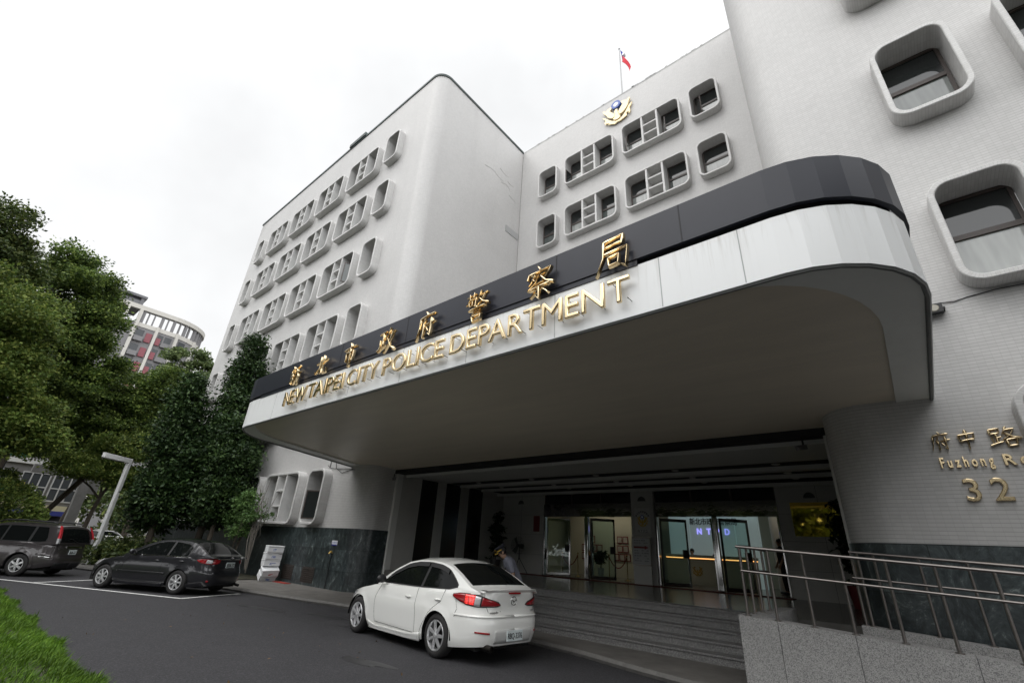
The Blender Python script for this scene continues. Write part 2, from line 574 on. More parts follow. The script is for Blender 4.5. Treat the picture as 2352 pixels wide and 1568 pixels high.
M_alloy = mat("alloy", (0.66, 0.66, 0.67), 0.30, 0.7)
M_trim = mat("black_trim", (0.014, 0.014, 0.015), 0.5)
M_under = mat("underbody", (0.004, 0.004, 0.004), 0.9)
M_lens = mat("red_lens", (0.28, 0.008, 0.012), 0.1, coat=1.0)
M_lens_c = mat("clear_lens", (0.55, 0.55, 0.56), 0.12, 0.3, coat=1.0)
def led_mat():
    """cluster of small lit diodes behind a red lens"""
    m = mat("brake_light_diodes", (0.22, 0.006, 0.008), 0.12, coat=1.0)
    N, L = m.node_tree.nodes, m.node_tree.links
    p = N['Principled BSDF']
    tc = N.new('ShaderNodeTexCoord'); v = N.new('ShaderNodeTexVoronoi'); v.inputs['Scale'].default_value = 42; v.inputs['Randomness'].default_value = 0.25
    L.new(tc.outputs['Object'], v.inputs['Vector'])
    r = N.new('ShaderNodeMapRange'); r.inputs['From Min'].default_value = 0.15; r.inputs['From Max'].default_value = 0.50
    r.inputs['To Min'].default_value = 2.2; r.inputs['To Max'].default_value = 0.30
    L.new(v.outputs['Distance'], r.inputs['Value'])
    p.inputs['Emission Color'].default_value = (1.0, 0.055, 0.045, 1)
    L.new(r.outputs[0], p.inputs['Emission Strength'])
    return m
M_brake = led_mat()
M_plate = mat("plate_white", (0.62, 0.68, 0.68), 0.4)
M_ink = mat("black_ink", (0.015, 0.015, 0.017), 0.5)
M_bark = mat("bark", (0.075, 0.062, 0.048), 0.9, nz=0.4, ns=6, bump=0.6, bs=25, stretch=(1, 1, 0.25))

# ================================================================ ground, road, pavement
def sheet(name, pts, z, m, kind="structure", thick=0.0, parent=None):
    k = MB()
    if thick:
        k.prism(pts, lambda a, b, d: (a, b, d), z - thick, z)
        o = k.build(name, m, parent, fixn=True)
    else:
        k.add([(x, y, z) for x, y in pts], [tuple(range(len(pts)))])
        o = k.build(name, m, parent)
    if kind: o["kind"] = kind
    return o

gk = MB()
gk.box(-1500, -900, -0.5, 900, 1500, 0.0)
tag(gk.build("ground", M_asphalt), kind="structure")
KERB = [(-32, 3.2), (-27.8, 4.72), (-22.5, 6.2), (-18.5, 7.05), (-15.6, 7.5), (-12.6, 8.15), (-9.5, 8.5), (-6.6, 8.56), (-5.1, 8.36), (-3.84, 8.02), (-3.0, 7.85), (-2.2, 7.8), (6, 7.8)]
sheet("pavement", KERB + [(6, 12), (-15, 12), (-15.5, 9.95), (-34, 9.95)], 0.10, M_pave, thick=0.12)
kb = MB()
kb.tube([(x, y - 0.04, 0.055) for x, y in KERB], 0.06, 6)
tag(kb.build("kerb", mat("kerb_stone", (0.13, 0.125, 0.118), 0.8, nz=0.2, ns=8), smooth=True), kind="structure")
# painted parking bay
def strip(mb, a, b, w, z):
    a, b = Vector((*a, 0)), Vector((*b, 0))
    d = (b - a).normalized()
    n = Vector((-d.y, d.x, 0)) * w / 2
    mb.add([(p.x, p.y, z) for p in (a - n, b - n, b + n, a + n)], [(0, 1, 2, 3)])
pl = MB()
strip(pl, (-33.0, -2.9), (-15.8, 5.2), 0.11, 0.004)
strip(pl, (-15.82, 5.17), (-16.68, 7.05), 0.11, 0.0045)
strip(pl, (-21.06, 2.80), (-22.6, 5.6), 0.11, 0.0045)
tag(pl.build("parking_lines", M_line), kind="structure")
# damp patches on the road: thin wet films with shapes of their own
wet = MB()
def blob(mb, cx, cy, rx, ry, a, z, n=22, seed=0):
    rr = random.Random(seed)
    ph = [rr.uniform(0, 6.28) for _ in range(4)]
    pts = []
    for i in range(n):
        t = 2 * math.pi * i / n
        k = 1 + 0.22 * math.sin(2 * t + ph[0]) + 0.16 * math.sin(3 * t + ph[1]) + 0.1 * math.sin(5 * t + ph[2])
        x, y = rx * k * math.cos(t), ry * k * math.sin(t)
        pts.append((cx + x * math.cos(a) - y * math.sin(a), cy + x * math.sin(a) + y * math.cos(a), z))
    mb.add(pts, [tuple(range(n))])
for i, (x, y, rx, ry, a) in enumerate([(-11.3, 6.9, 0.75, 0.16, 0.1), (-9.6, 6.6, 0.35, 0.09, 0.3), (-6.9, 5.0, 0.55, 0.14, 0.1), (-5.6, 4.3, 0.12, 0.05, 0), (-4.9, 4.4, 0.13, 0.06, 0.5), (-13.2, 6.2, 0.9, 0.12, 0.25)]):
    blob(wet, x, y, rx, ry, a, 0.003, seed=i)
tag(wet.build("road_stains", mat("damp_asphalt", (0.026, 0.026, 0.028), 0.45, nz=0.3, ns=5)), kind="structure")
sheet("park_ground", [(-300, -60), (-34, -60), (-34, 9.9), (-31, 9.9), (-31, 5.2), (-27, 5.1), (-24, 6.6), (-24, 9.9), (-40, 14), (-40, 200), (-300, 200)], 0.03, M_soil)

# ================================================================ police building
FL = [21.30, 17.54, 13.66, 9.83, 6.01, 2.16]          # bottom of each window row
WH = 2.12                                             # window surround height
ROOF = 26.5
YW = 9.85                                             # front face of both wings
YC = 17.35                                            # face of the middle block
XL, XR = -15.1, -1.0                                  # inner sides of the wings
RC = 0.72                                             # radius of the wing corners

bld = thing("police_building", "white mosaic-tiled police headquarters with rounded box windows and a deep entrance canopy", "building", (-8.05, 17, 0))
BINV = Matrix.Translation((8.05, -17, 0))
def bpart(o, parent=bld):
    """parent with world placement kept"""
    o.parent = parent
    if parent is bld:
        o.matrix_parent_inverse = BINV
    return o

def rrect(w, h, r, n=6):
    pts = []
    for cx, cz, a0 in ((w / 2 - r, h / 2 - r, 0), (-w / 2 + r, h / 2 - r, 90), (-w / 2 + r, -h / 2 + r, 180), (w / 2 - r, -h / 2 + r, 270)):
        for i in range(n + 1):
            a = R(a0 + 90 * i / n)
            pts.append((cx + r * math.cos(a), cz + r * math.sin(a)))
    return pts                                        # counter-clockwise from the right side, top right corner first

def wall(mb, s0, s1, z0, z1, holes, fn, uvo=0.0):
    """wall sheet over (s, z); holes: (centre s, centre z, w, h) rounded openings; fn(s, z) -> point"""
    ss = sorted({s0, s1} | {c + k * (w / 2 + 0.10) for c, _, w, _ in holes for k in (-1, 1)})
    zz = sorted({z0, z1} | {c + k * (h / 2 + 0.12) for _, c, _, h in holes for k in (-1, 1)})
    ss = [s for s in ss if s0 - 1e-6 <= s <= s1 + 1e-6]
    zz = [z for z in zz if z0 - 1e-6 <= z <= z1 + 1e-6]
    def face(pts):
        mb.add([fn(s, z) for s, z in pts], [tuple(range(len(pts)))], 0, [(s + uvo, z) for s, z in pts])
    for i in range(len(ss) - 1):
        for j in range(len(zz) - 1):
            a, b, c, d = ss[i], ss[i + 1], zz[j], zz[j + 1]
            hit = [h for h in holes if a < h[0] < b and c < h[1] < d]
            if not hit:
                face([(a, c), (b, c), (b, d), (a, d)])
                continue
            hs, hz, w, h = hit[0]
            o = [(hs + x, hz + z) for x, z in rrect(w - 0.12, h - 0.12, 0.27)]
            n = len(o)
            q = n // 4
            right = o[3 * q:] + o[:q]                 # bottom right and top right corners
            left = o[q:3 * q]
            face([(hs, c), (b, c), (b, d), (hs, d)] + [(hs, hz + h / 2 - 0.06)] + list(reversed(right)) + [(hs, hz - h / 2 + 0.06)])
            face([(hs, d), (a, d), (a, c), (hs, c)] + [(hs, hz - h / 2 + 0.06)] + list(reversed(left)) + [(hs, hz + h / 2 - 0.06)])

# ---- window columns (centre x, width)
LCOL = [(-18.33, 1.32), (-21.30, 3.20), (-25.13, 3.20), (-28.86, 3.20), (-32.62, 3.1), (-35.75, 1.22)]
CCOL = [(-12.74, 1.42), (-9.87, 3.28), (-6.13, 3.28), (-3.36, 1.42)]
RCOL = [(2.09, 1.26), (4.85, 3.0), (8.6, 3.0)]
lh = [(x, z + WH / 2, w, WH) for x, w in LCOL for z in FL]
ch = [(x, z + WH / 2, w, WH) for x, w in CCOL for z in FL[:2]]
rh = [(x, z + WH / 2, w, WH) for x, w in RCOL for z in FL]

def corner_path(x_side, sgn):
    """plan points from the front face round the corner and back along the side; sgn=+1: corner at the right end"""
    cx, cy = x_side - sgn * RC, YW + RC
    pts = []
    for i in range(15):
        a = R(-90 + 90 * i / 14)
        pts.append((cx + sgn * RC * math.cos(a), cy + RC * math.sin(a)))
    return pts

def path_wall(mb, pts, z0, z1, u0=0.0, nz=1):
    u = u0
    us = [u]
    for a, b in zip(pts, pts[1:]):
        u += math.hypot(b[0] - a[0], b[1] - a[1])
        us.append(u)
    rows = [[(x, y, z0 + (z1 - z0) * k / nz) for x, y in pts] for k in range(nz + 1)]
    uv = [(q, z0 + (z1 - z0) * k / nz) for k in range(nz + 1) for q in us]
    mb.grid(rows, 0, uv)

BACK = 32.0
lw = MB()
wall(lw, -38.4, XL - RC, 0, ROOF, lh, lambda s, z: (s, YW, z))
path_wall(lw, corner_path(XL, 1) + [(XL, BACK)], 0, ROOF, u0=XL - RC)
path_wall(lw, [(-38.4, BACK), (-38.4, YW)], 0, ROOF)
o = bpart(lw.build("left_wing_wall", M_tile, merge=0.002, smooth=True, angle=30))
rw = MB()
wall(rw, XR + RC, 16, 0, ROOF, rh, lambda s, z: (s, YW, z))
path_wall(rw, [(XR, BACK)] + list(reversed(corner_path(XR, -1))), 0, ROOF, u0=-BACK)
bpart(rw.build("right_wing_wall", M_tile, merge=0.002, smooth=True, angle=30))
cw = MB()
wall(cw, XL, XR, 4.06, ROOF - 0.05, ch, lambda s, z: (s, YC, z))
bpart(cw.build("centre_wall", M_tile, merge=0.002))
rf = MB()
rf.box(-38.35, YW + RC, ROOF - 0.5, XL - 0.05, BACK, ROOF - 0.3)
rf.box(XL, YC + 0.05, ROOF - 0.5, XR, BACK, ROOF - 0.3)
rf.box(XR + 0.05, YW + RC, ROOF - 0.5, 16, BACK, ROOF - 0.3)
bpart(rf.build("roof", mat("roof_screed", (0.25, 0.25, 0.24), 0.9)))
# weathered metal flashing along the left wing's parapet
fp = [(-38.4, BACK), (-38.4, YW)] + [(x, y) for x, y in corner_path(XL, 1)] + [(XL, YC)]
fl = MB()
def offset_path(pts, d):
    out = []
    for i, p in enumerate(pts):
        a, b = Vector(pts[max(i - 1, 0)]), Vector(pts[min(i + 1, len(pts) - 1)])
        t = (b - a).normalized()
        if 0 < i < len(pts) - 1:
            t1 = (Vector(p) - a).normalized(); t2 = (b - Vector(p)).normalized()
            n = Vector((t1.y + t2.y, -t1.x - t2.x)); n = n / max(n.length_squared, 1e-6) * 2
        else:
            n = Vector((t.y, -t.x))
        out.append((p[0] + n.x * d, p[1] + n.y * d))
    return out
def band(mb, pts, d0, d1, z0, z1, mi=0):
    a, b = offset_path(pts, d0), offset_path(pts, d1)
    mb.grid([[(*p, z0) for p in a], [(*p, z0) for p in b], [(*p, z1) for p in b], [(*p, z1) for p in a], [(*p, z0) for p in a]], mi, flip=True)
band(fl, fp, -0.10, 0.05, ROOF - 0.06, ROOF + 0.09)
fl.box(-24.6, YW - 0.12, ROOF + 0.06, -22.7, YW + 0.1, ROOF + 0.34)
bpart(fl.build("parapet_flashing", mat("weathered_flashing", (0.035, 0.052, 0.050), 0.6, nz=0.5, ns=1.5), smooth=True))
fc = MB()
band(fc, [(XL + 0.1, YC), (XR, YC)], -0.25, 0.012, ROOF - 0.05, ROOF + 0.03)
for i in range(26):
    x = random.uniform(XL + 0.5, XR - 0.5)
    w = random.uniform(0.05, 0.25)
    fc.box(x, YC - 0.02, ROOF + 0.02, x + w, YC + 0.1, ROOF + random.uniform(0.04, 0.09))
bpart(fc.build("parapet_coping", mat("worn_coping", (0.42, 0.42, 0.41), 0.8, nz=0.2, ns=3)))

# ---- marble plinths
for pth in (offset_path([(-38.4, YW)] + corner_path(XL, 1) + [(XL, 11.4)], 0.0), [(XR, 11.4)] + list(reversed(corner_path(XR, -1))) + [(16, YW)]):
    mp_ = MB()
    zt_ = 2.08
    path_wall(mp_, offset_path(pth, 0.03), 0.05, zt_)
    mp_.grid([[(*p, zt_) for p in offset_path(pth, 0.03)], [(*p, zt_) for p in offset_path(pth, -0.05)]])
    bpart(mp_.build("marble_plinth", M_marble, smooth=True, angle=40))
M_vent = mat("vent_brown", (0.035, 0.028, 0.024), 0.6)
for x0, x1 in ((-19.95, -19.1), (-18.4, -17.5)):
    vt = MB()
    vt.box(x0, YW - 0.045, 0.2, x1, YW + 0.02, 0.71)
    for i in range(7):
        vt.box(x0 + 0.05, YW - 0.06, 0.24 + i * 0.065, x1 - 0.05, YW - 0.03, 0.265 + i * 0.065)
    bpart(vt.build("basement_vent", M_vent))

# ---- windows
def surround_mesh(w, h, double):
    k = MB()
    P, D, lip = 0.37, 0.30, 0.10
    def ring(out, y):
        return [(x, y, z) for x, z in out]
    def loops(list_of, mi=0):
        n = len(list_of[0])
        for a, b in zip(list_of, list_of[1:]):
            per = 0
            va, vb, ua, ub = [], [], [], []
            off = getattr(loops, 'v', 0.0)
            dist = (Vector(a[0]) - Vector(b[0])).length
            for i in range(n + 1):
                p, q = a[i % n], b[i % n]
                if i: per += (Vector(p) - Vector(a[(i - 1) % n])).length
                va.append(p); vb.append(q); ua.append((per, off)); ub.append((per, off + dist))
            loops.v = off + dist
            k.grid([va, vb], mi, ua + ub)
    loops.v = 0.0
    o1, i1 = rrect(w, h, 0.34), rrect(w - 2 * lip, h - 2 * lip, 0.24)
    oc, ic = rrect(w - 0.03, h - 0.03, 0.325), rrect(w - 2 * lip + 0.03, h - 2 * lip + 0.03, 0.255)
    loops([ring(o1, 0.06), ring(o1, -P + 0.015)])
    loops.v = 0.005
    loops([ring(o1, -P + 0.015), ring(oc, -P), ring(ic, -P), ring(i1, -P + 0.015)])
    loops.v = 0.0
    loops([ring(i1, -P + 0.015), ring(i1, D)])
    iw, ih = w - 2 * lip, h - 2 * lip
    if double:
        b = iw * 0.135
        t = 0.05
        for s in (-1, 1):
            k.box(s * b - t, -P + 0.02, -ih / 2 + 0.003, s * b + t, D - 0.02, ih / 2 - 0.003, 1)
        for z in (-ih / 6, ih / 6):
            k.box(-b + t, -P + 0.06, z - 0.04, b - t, D - 0.02, z + 0.04, 1)
        k.box(-b + t, 0.20, -ih / 2 + 0.003, b - t, 0.26, ih / 2 - 0.003, 1)
    return k

WMESH = {}
def window_set(w, h, double):
    """surround + frame + panes for this size (built once, then shared)"""
    key = (round(w, 2), round(h, 2), double)
    if key in WMESH: return WMESH[key]
    root = surround_mesh(w, h, double).build("window", [M_tile2, M_fin], merge=0.001, smooth=True, angle=32, fixn=False)
    iw, ih = w - 0.24, h - 0.24
    bays = [(-iw / 2, -iw * 0.135 - 0.05), (iw * 0.135 + 0.05, iw / 2)] if double else [(-iw / 2, iw / 2)]
    y0, y1 = 0.23, 0.30
    zt = -ih / 2 + ih * 0.56
    for a, b in bays:
        fr = MB()
        fr.box(a, y0, -ih / 2, b, y1, -ih / 2 + 0.06); fr.box(a, y0, ih / 2 - 0.06, b, y1, ih / 2)
        fr.box(a, y0, -ih / 2 + 0.06, a + 0.06, y1, ih / 2 - 0.06); fr.box(b - 0.06, y0, -ih / 2 + 0.06, b, y1, ih / 2 - 0.06)
        fr.box(a + 0.06, y0 - 0.01, zt - 0.05, b - 0.06, y1, zt + 0.05)
        fr.build("window_frame", M_frame, root)
        boxo("pane", (a + 0.06, 0.26, -ih / 2 + 0.06, b - 0.06, 0.275, zt - 0.05), M_pane, root)
        boxo("pane", (a + 0.06, 0.26, zt + 0.05, b - 0.06, 0.275, ih / 2 - 0.06), M_pane_d, root)
    WMESH[key] = root
    return root
used = set()
def place_window(x, y, z, w, h):
    dbl = w > 2
    src = window_set(w, h, dbl)
    if id(src) in used:
        o = copy_tree(src)
    else:
        o = src
        used.add(id(src))
    o.location = (x, y, z)
    o.parent = bld
    o.matrix_parent_inverse = BINV
    return o
WIN = {}
for hs, y, tagk in ((lh, YW, 'L'), (ch, YC, 'C'), (rh, YW, 'R')):
    for x, z, w, h in hs:
        WIN[(tagk, round(x, 2), round(z, 2))] = place_window(x, y, z, w, h)

def sash(win, x, z0, z1, w, ang, m_glass=M_pane, y=0.19):
    """an opened casement leaf hinged at local x, swung out by ang"""
    k = MB(); t = 0.045
    k.box(0, -0.02, z0, w, 0.02, z0 + t); k.box(0, -0.02, z1 - t, w, 0.02, z1)
    k.box(0, -0.02, z0 + t, t, 0.02, z1 - t); k.box(w - t, -0.02, z0 + t, w, 0.02, z1 - t)
    o = k.build("sash", M_frame, win)
    o.location = (x, y, 0)
    o.rotation_euler = (0, 0, ang)
    g = MB(); g.box(t, -0.006, z0 + t, w - t, 0.006, z1 - t)
    me = g.build("sash_tmp", m_glass)
    # one mesh: frame and glass of a leaf
    o.data.materials.append(m_glass)
    bm = bmesh.new(); bm.from_mesh(o.data); n0 = len(bm.faces); bm.from_mesh(me.data)
    bm.faces.ensure_lookup_table()
    for f in bm.faces[n0:]: f.material_index = 1
    bm.to_mesh(o.data); bm.free()
    bpy.data.objects.remove(me)
zr = [z + WH / 2 for z in FL]
cwk = lambda i, r: WIN[('C', round(CCOL[i][0], 2), round(zr[r], 2))]
lwk = lambda i, r: WIN[('L', round(LCOL[i][0], 2), round(zr[r], 2))]
sash(cwk(2, 0), 0.52, -0.83, 0.1, 0.62, R(-62))
sash(cwk(2, 0), -1.44, -0.83, 0.1, 0.55, R(-80))
sash(cwk(1, 0), -1.44, -0.83, 0.1, 0.55, R(-95), M_pane_d)
sash(cwk(3, 0), -0.5, -0.8, 0.3, 0.6, R(-55), M_pane_d)
sash(lwk(1, 2), 1.35, -0.83, 0.35, 0.72, R(-115))
sash(lwk(0, 5), 0.42, -0.85, 0.22, 0.80, R(-150), M_pane_d, y=-0.05)

# ================================================================ entrance canopy
CF = [(-16.45, YW + 0.3)]
CF += [(-16.05, 6.45)]
def arc(cx, cy, r, a0, a1, n):
    return [(cx + r * math.cos(R(a0 + (a1 - a0) * i / n)), cy + r * math.sin(R(a0 + (a1 - a0) * i / n))) for i in range(n + 1)]
CF += arc(-14.75, 6.4, 1.30, 180, 270, 7)[1:]
CF += arc(-0.52, 6.32, 1.22, 270, 360, 7)
CF += [(0.66, YW + 0.3)]
def zs(y):                                             # underside falls towards the building
    return 4.585 - max(0, y - 5.1) * 0.064
CZT = 6.07
can = bld
def fascia(name, pts, d, zb, zt, m, th=0.06):
    a, b = offset_path(pts, d), offset_path(pts, d - th)
    k = MB()
    z0 = zb if callable(zb) else (lambda y: zb)
    z1 = zt if callable(zt) else (lambda y: zt)
    # every facet is a flat panel of its own with a fine joint
    k.grid([[(*p, z0(p[1])) for p in b], [(*p, z0(p[1])) for p in a], [(*p, z1(p[1])) for p in a], [(*p, z1(p[1])) for p in b], [(*p, z0(p[1])) for p in b]], flip=True)
    return bpart(k.build(name, m))
# subdivide the straight front so that the panel joints fall where they do on the building
fascia("white_fascia", CF, 0.0, zs, 5.36, M_white)
fascia("black_fascia", CF, 0.035, 5.445, CZT, M_char)
fascia("fascia_gap", CF, -0.09, 5.30, 5.55, M_black, 0.05)
M_joint_w = mat("joint_pale", (0.42, 0.43, 0.43), 0.7)
M_joint_k = mat("joint_dark", (0.02, 0.02, 0.023), 0.7)
for x in (-13.1, -11.2, -9.3, -7.4, -5.5, -3.6, -1.9, -0.9):
    bpart(boxo("panel_joint", (x - 0.006, 5.1 - 0.003, 4.60, x + 0.006, 5.14, 5.355), M_joint_w))
for x in (-12.4, -9.9, -7.36, -5.47, -3.56, -1.55):
    bpart(boxo("panel_joint", (x - 0.008, 5.1 - 0.039, 5.45, x + 0.008, 5.14, CZT - 0.004), M_joint_k))
# slot filler: the front part of the gap behind the lettering is closed
sl = MB()
sl.box(-14.2, 5.085, 5.352, -2.2, 5.13, 5.455)
bpart(sl.build("fascia_trim", M_char))
# drip line under the white panels, roof slab, soffit with its lighter rim
def cap_poly(name, pts, zf, m, up=False):
    k = MB()
    k.add([(x, y, zf(y)) for x, y in pts], [tuple(range(len(pts)))])
    return bpart(k.build(name, m))
def inner_arc(xf, xs, ys, n=10):
    """soffit edge: leaves the front edge at xf and swings round to the side line xs at depth ys"""
    out = []
    for i in range(n + 1):
        a = R(90 * i / n)
        out.append((xf + (xs - xf) * math.sin(a), ys - (ys - 5.16) * math.cos(a)))
    return out
IL = list(reversed(inner_arc(-14.0, -15.52, 6.95)))
IR = inner_arc(-1.25, 0.22, 6.95)
IL = [(-15.93, YW + 0.3)] + IL
IR = IR + [(0.17, YW + 0.3)]
OUT = offset_path(CF, -0.05)
sf = MB()
bk = [(-0.15, YW + 0.45), (-0.75, YW + 1.05), (-0.96, 11.2), (-15.15, 11.2), (-15.35, YW + 0.9), (-15.8, YW + 0.35)]
allp = [(x, y, zs(y) + 0.05) for x, y in IL + IR + bk]
sf.add(allp, [tuple(range(len(allp)))])
bpart(sf.build("soffit", M_soffit))
for ins, sel in ((IL, lambda x: x < -14.0), (IR, lambda x: x > -1.25)):
    rmk = MB()
    outp = [p for p in OUT if sel(p[0])]
    pl_ = ([(x, y) for x, y in outp] + list(reversed(ins)))
    rmk.add([(x, y, zs(y) + 0.010) for x, y in pl_], [tuple(range(len(pl_)))])
    rmk.grid([[(x, y, zs(y) + 0.010) for x, y in ins], [(x, y, zs(y) + 0.055) for x, y in ins]])
    bpart(rmk.build("soffit_rim", M_rim))
edge = MB()
edge.tube([(x, y, zs(y) - 0.004) for x, y in offset_path(CF, -0.035)], 0.028, 6)
bpart(edge.build("drip_edge", mat("drip_grey", (0.16, 0.165, 0.16), 0.5)))
rs = MB()
inn = offset_path(CF, -0.08)
rs.prism(inn + [(0.5, YC), (-16, YC)], lambda a, b, d: (a, b, d), 5.75, 5.9)
bpart(rs.build("canopy_roof", mat("canopy_roof_sheet", (0.2, 0.2, 0.2), 0.8), fixn=True))
# closing strip between the soffit and the wall, with loose cables
cb = MB()
cb.box(-15.15, 10.95, 4.12, -0.95, 11.35, 4.26)
bpart(cb.build("soffit_gap", M_black))

# ================================================================ entrance recess
PZ = 0.82
pf = MB()
pf.box(XL + 0.02, 11.05, 0.0, XR - 0.02, 24.5, PZ)
pf.box(-11.62, 10.6, 0.0, XR - 0.12, 11.05, PZ)
bpart(pf.build("entrance_platform", M_floor))
st = MB()
for i in range(5):
    z1 = 0.10 + (PZ - 0.10) * (5 - i) / 5
    y0 = 10.6 - 0.31 * i - 0.02
    st.box(-11.6, y0, 0.0, -2.1, y0 + 0.315, z1 - 0.035)
    st.box(-11.6, y0 - 0.025, z1 - 0.035, -2.1, y0 + 0.315, z1 + (0.001 if i == 0 else 0))
bpart(st.build("entrance_steps", M_step, bevel=0.006))
# left side: white and black cladding panels; lighter end column
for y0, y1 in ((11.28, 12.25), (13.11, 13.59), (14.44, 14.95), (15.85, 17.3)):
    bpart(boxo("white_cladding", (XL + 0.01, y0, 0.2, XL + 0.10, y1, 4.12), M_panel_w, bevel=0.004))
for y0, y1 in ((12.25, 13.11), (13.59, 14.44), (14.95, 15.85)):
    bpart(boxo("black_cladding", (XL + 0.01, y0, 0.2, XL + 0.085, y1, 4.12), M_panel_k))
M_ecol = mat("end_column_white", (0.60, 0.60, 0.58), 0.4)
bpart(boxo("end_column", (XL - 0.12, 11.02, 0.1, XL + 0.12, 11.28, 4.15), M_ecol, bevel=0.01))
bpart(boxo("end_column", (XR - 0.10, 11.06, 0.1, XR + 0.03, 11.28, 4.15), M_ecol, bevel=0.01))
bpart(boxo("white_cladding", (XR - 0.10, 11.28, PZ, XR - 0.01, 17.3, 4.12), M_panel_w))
# ceiling: white slatted panels with dark lighting troughs between
for y0, y1, z in ((11.45, 13.5, 4.09), (14.40, 15.0, 4.09), (15.75, 16.2, 4.09), (16.85, 17.34, 4.02)):
    for i in range(4):
        cs = MB()
        x0 = XL + 0.1 + i * 3.475
        x1 = x0 + 3.46
        cs.box(x0, y0, z + 0.035, x1, y1, z + 0.055)
        cs.box(x0, y0 - 0.03, z - 0.05, x1, y0, z + 0.06)
        ns = max(2, int((y1 - y0) / 0.10))
        for j in range(ns):
            ya = y0 + (y1 - y0) * j / ns
            cs.box(x0, ya + 0.01, z, x1, ya + (y1 - y0) / ns - 0.012, z + 0.036)
        bpart(cs.build("ceiling_panel", M_slat))
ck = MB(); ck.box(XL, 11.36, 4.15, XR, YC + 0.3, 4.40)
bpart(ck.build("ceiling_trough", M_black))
mlamp = mat("downlight_rim", (0.55, 0.55, 0.53), 0.4)
for y in (14.05, 15.5, 16.6):
    for i in range(5):
        x = -13.6 + 2.75 * i
        dl = MB()
        dl.lathe([(0.0, -0.012), (0.075, -0.012), (0.095, 0.0), (0.11, 0.0), (0.11, 0.05)], 16, Matrix.Translation((x, y, 4.145)))
        bpart(dl.build("downlight", mlamp, smooth=True))

# door wall: white piers, dark transoms, polished lintels, glass doors
B1, B2 = (-12.62, -8.42), (-7.52, -3.40)
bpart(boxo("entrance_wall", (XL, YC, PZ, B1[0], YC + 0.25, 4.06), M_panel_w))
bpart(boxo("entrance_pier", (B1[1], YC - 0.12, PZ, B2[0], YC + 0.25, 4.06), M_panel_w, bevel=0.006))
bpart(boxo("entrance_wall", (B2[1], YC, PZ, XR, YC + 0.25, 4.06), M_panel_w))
M_seam = mat("seam_dark", (0.12, 0.12, 0.115), 0.8)
for xa, xb, xv in ((XL + 0.1, B1[0], XL + 1.2), (B2[1], XR - 0.1, B2[1] + 1.15)):
    bpart(boxo("panel_seam", (xv - 0.005, YC - 0.004, PZ, xv + 0.005, YC + 0.02, 4.05), M_seam))
    for z in (1.6, 2.4, 3.2):
        bpart(boxo("panel_seam", (xa, YC - 0.003, z - 0.004, xb, YC + 0.02, z + 0.004), M_seam))
M_mirror = mat("wavy_mirror_steel", (0.22, 0.215, 0.21), 0.05, 1.0, bump=0.35, bs=1.6, stretch=(1, 1, 1.8))
M_gldoor = glass_mat("clear_door_glass")
for b0, b1 in (B1, B2):
    mid = (b0 + b1) / 2 + 0.05
    k = MB(); k.box(b0, YC - 0.03, 3.12, b1, YC + 0.22, 3.62)
    bpart(k.build("polished_lintel", M_mirror))
    k = MB(); k.box(b0, YC + 0.10, 3.62, b1, YC + 0.16, 4.06)
    t = bpart(k.build("transom", M_pane_d))
    for i in range(4):
        x = b0 + (b1 - b0) * i / 3
        boxo("transom_bar", (x - 0.03, YC + 0.03, 3.62, x + 0.03, YC + 0.10, 4.05), M_frame, t)
    bpart(boxo("door_post", (b0, YC - 0.04, PZ, b0 + 0.06, YC + 0.15, 3.12), M_chrome, bevel=0.01))
    bpart(boxo("door_post", (b1 - 0.06, YC - 0.04, PZ, b1, YC + 0.15, 3.12), M_chrome, bevel=0.01))
    bpart(boxo("door_post", (mid - 0.07, YC - 0.06, PZ, mid + 0.07, YC + 0.12, 3.12), M_chrome, bevel=0.02))
    for hx, w, ang in ((b0 + 0.12, 1.0, 42), (mid + 0.13, 1.0, 44), (mid - 0.13, -1.0, -78)):
        d = MB(); s = 1 if w > 0 else -1
        W = abs(w); t_ = 0.055
        def db(a0, z0, a1, z1): d.box(min(s * a0, s * a1), -0.025, z0, max(s * a0, s * a1), 0.025, z1)
        db(0, 0.02, t_, 2.25); db(W - t_, 0.02, W, 2.25); db(t_, 0.02, W - t_, 0.14); db(t_, 2.15, W - t_, 2.25)
        od = d.build("door", M_chrome)
        od.location = (hx, YC + 0.06, PZ)
        od.rotation_euler = (0, 0, R(ang) if s > 0 else R(ang))
        bpart(od)
        g = MB(); g.box(min(s * t_, s * (W - t_)), -0.006, 0.14, max(s * t_, s * (W - t_)), 0.006, 2.15)
        g.build("door_glass", M_gldoor, od)
        hnd = MB(); hx_ = s * (W - 0.11)
        hnd.box(hx_ - 0.09, -0.06, 0.95, hx_ + 0.09, 0.06, 1.22)
        hnd.build("push_plate", M_trim, od)
# half-round louvres
for x, y in ((-13.95, YC - 0.002), (-7.97, YC - 0.122), (-2.45, YC - 0.002)):
    k = MB()
    pts = [(0.16 * math.cos(R(a)), 0.17 * math.sin(R(a))) for a in range(0, 181, 15)]
    k.prism(pts, lambda a, b, d: (x + a, y + d, 3.66 + b), -0.02, 0.03)
    for i in range(4):
        k.box(x - 0.14 + i * 0.02, y - 0.035, 3.68 + i * 0.035, x + 0.14 - i * 0.02, y - 0.02, 3.695 + i * 0.035)
    bpart(k.build("louvre", mat("louvre_grey", (0.05, 0.05, 0.05), 0.5), fixn=True))

